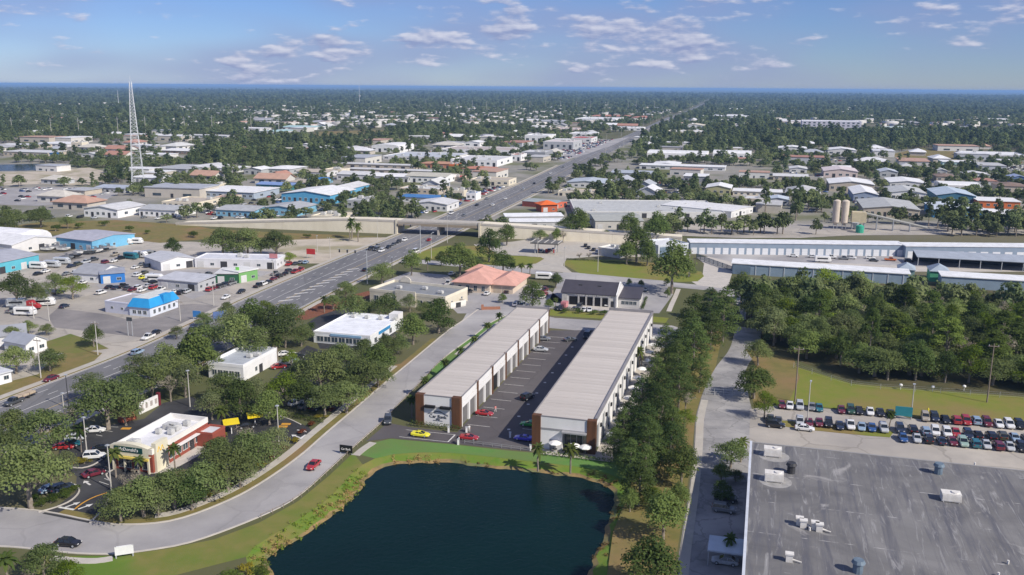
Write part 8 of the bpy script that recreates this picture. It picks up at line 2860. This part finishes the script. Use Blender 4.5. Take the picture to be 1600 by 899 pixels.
# pale marker balls on the wood fence
for k, px in enumerate(((1407, 609), (1457, 612), (1506, 611))):
    p = G(*px)
    m_ = MB().cyl(0, 0, 0, .9, .08, n=6)
    m_.loft([[(r_ * math.cos(i * .785), r_ * math.sin(i * .785), .9 + z) for i in range(8)] for r_, z in ((.1, 0), (.4, .15), (.5, .4), (.4, .65), (.08, .8))])
    tag(ob('marker_post', m_.mesh('marker_post', WHITE), None, p), 'white marker ball at the wood fence, %s from the drive' % ordinal(k + 1), 'marker', 'white markers at the wood fence')
hy = ob('hydrant', MB().cyl(0, 0, 0, .7, .18, n=8).cyl(0, 0, .7, .95, .22, .08, n=8).tube((-.3, 0, .5), (.3, 0, .5), .09, .09, 6).mesh('hydrant', pm('hydrant_yellow', (.7, .6, .05))), None, G(1450, 643))
tag(hy, 'yellow hydrant on the lawn behind the parked cars', 'hydrant')
# bollards / gate columns at the garage entrance
for k, px in enumerate(((701, 676), (729, 676), (716, 695), (829, 704), (797, 684))):
    p = G(*px)
    t = thing('gate_post', 'short pale post at the garage yard entrance, %s' % ('before the hedge', 'at the hedge end', 'beside the red sports car', 'at the lawn corner', 'beside the blue sports car')[k], 'post', p)
    ob('shaft', MB().box(-.22, .22, -.22, .22, 0, 1.3).mesh('shaft', WHITEP), t)
    ob('lid', MB().box(-.28, .28, -.28, .28, 1.3, 1.4).mesh('lid', STEEL), t)
# rail at the lawn corner of the garage yard
rl_a, rl_b = G(726, 693), G(828, 706)
t = thing('yard_rail', 'low grey rail between garage yard and lawn', 'fence', rl_a, math.atan2(rl_b.y - rl_a.y, rl_b.x - rl_a.x))
L_ = (rl_b - rl_a).length
for k in range(8):
    ob('post', MB().box(L_ * k / 7 - .05, L_ * k / 7 + .05, -.05, .05, 0, .9).mesh('post', GREYB), t)
for z in (.45, .85):
    ob('rail', MB().box(0, L_, -.03, .03, z, z + .08).mesh('rail', GREYB), t)


# --- people in the garage yard
SKIN = pm('skin', (.45, .27, .19), rough=.7)


def person(px, ang, shirt, trousers, label, arm=0.25, stride=.12):
    """one skinned body, clothes and hair as children"""
    p = G(*px, .035)
    me = bpy.data.meshes.new('body')
    J = {'pelvis': (0, 0, .95), 'waist': (0, 0, 1.12), 'chest': (0, 0, 1.36), 'neck': (0, 0, 1.52), 'head': (.01, 0, 1.62), 'top': (.01, 0, 1.76)}
    order = list(J)
    vs = [J[k] for k in order]
    ed = [(0, 1), (1, 2), (2, 3), (3, 4), (4, 5)]
    rad = [(.15, .13), (.13, .11), (.17, .11), (.06, .06), (.085, .095), (.06, .07)]

    def chain(start, pts, rs):
        prev = start
        for q, r_ in zip(pts, rs):
            vs.append(q)
            rad.append((r_, r_))
            ed.append((prev, len(vs) - 1))
            prev = len(vs) - 1
        return prev
    for s in (-1, 1):
        chain(0, [(0, s * .1, .88), (stride * s + .02, s * .11, .5), (stride * s * 1.2 - .04, s * .11, .1), (stride * s * 1.2 + .1, s * .12, .04)], [.095, .062, .045, .04])
        h = chain(2, [(0, s * .2, 1.43), (-.02, s * .27, 1.15), (arm * (1 if s > 0 else -.4), s * .28, .92), (arm * (1 if s > 0 else -.4) + .03, s * .28, .83)], [.065, .045, .036, .034])
        for q in range(5):
            x0, y0, z0 = vs[h]
            a = (q - 2) * .018
            chain(h, [(x0 + a + (.04 if q == 4 else 0), y0 - s * (.03 if q == 4 else 0), z0 - .05), (x0 + a * 1.2 + .015, y0 - s * .015, z0 - .085 + (.02 if q in (0, 4) else 0))], [.009, .008])
    me.from_pydata(vs, ed, [])
    t = ob('person', me, None, p, ang)
    tag(t, label, 'person')
    sk = t.modifiers.new('skin', 'SKIN')
    for i, sv in enumerate(me.skin_vertices[0].data):
        sv.radius = rad[i]
        sv.use_root = i == 0
    ss = t.modifiers.new('smooth', 'SUBSURF')
    ss.levels = ss.render_levels = 1
    me.materials.append(SKIN)
    sh = MB()
    e8 = lambda z, rx, ry, cx_=0: [(cx_ + rx * math.cos(i * .7854), ry * math.sin(i * .7854), z) for i in range(8)]
    sh.loft([e8(.92, .17, .19), e8(1.15, .16, .175), e8(1.36, .165, .225), e8(1.47, .12, .19), e8(1.52, .075, .085)])
    for s in (-1, 1):
        sh.tube((0, s * .18, 1.45), (-.02, s * .27, 1.15), .085, .065, 7)
    ob('shirt', sh.mesh('shirt', pm('cloth_%.2f%.2f' % shirt[:2], shirt, rough=.9)), t)
    tr = MB()
    tr.loft([e8(.84, .15, .175), e8(1.0, .165, .185)])
    for s in (-1, 1):
        tr.tube((0, s * .1, .9), (stride * s + .02, s * .11, .5), .11, .08, 7)
        tr.tube((stride * s + .02, s * .11, .5), (stride * s * 1.2 - .03, s * .11, .09), .08, .065, 7)
    ob('trousers', tr.mesh('trousers', pm('cloth_%.2f%.2f' % trousers[:2], trousers, rough=.9)), t)
    ob('hair', MB().loft([e8(1.66, .095, .09, -.015), e8(1.73, .1, .095, -.01), e8(1.79, .06, .06, 0)]).mesh('hair', pm('dark_hair', (.03, .02, .015), rough=.8)), t)
    fc = MB()
    for s in (-1, 1):
        fc.box(.088, .102, s * .032 - .012, s * .032 + .012, 1.65, 1.662)
    fc.box(.09, .112, -.01, .01, 1.615, 1.65)
    fc.box(.086, .098, -.022, .022, 1.585, 1.593)
    ob('face', fc.mesh('face', pm('face_marks', (.2, .1, .08))), t)


person((774, 644), 2.4, (.65, .25, .24), (.62, .60, .58), 'person in pink top and pale trousers beside the red open sports car')
person((733, 675), -1.2, (.70, .70, .70), (.60, .58, .55), 'person in white standing at the hedge end')
person((717, 693), .3, (.68, .68, .66), (.10, .10, .12), 'person in white shirt and dark trousers on the entrance lane')

# ================================================================== haze over the plain
def haze():
    m = bpy.data.materials.new('haze')
    m.use_nodes = True
    t = m.node_tree
    t.nodes.clear()
    out = N(t, 'ShaderNodeOutputMaterial')
    v = N(t, 'ShaderNodeVolumePrincipled')
    v.inputs['Color'].default_value = (0.35, 0.60, 1.0, 1)
    v.inputs['Density'].default_value = 6.8e-5
    v.inputs['Anisotropy'].default_value = 0.0
    t.links.new(v.outputs[0], out.inputs['Volume'])
    o = ob('haze', MB().box(-62000, 62000, -400, 61000, -2.5, 88).mesh('haze', m))
    o['kind'] = 'stuff'
    o['label'] = 'thin blue haze over the distant plain'
    return o


haze()
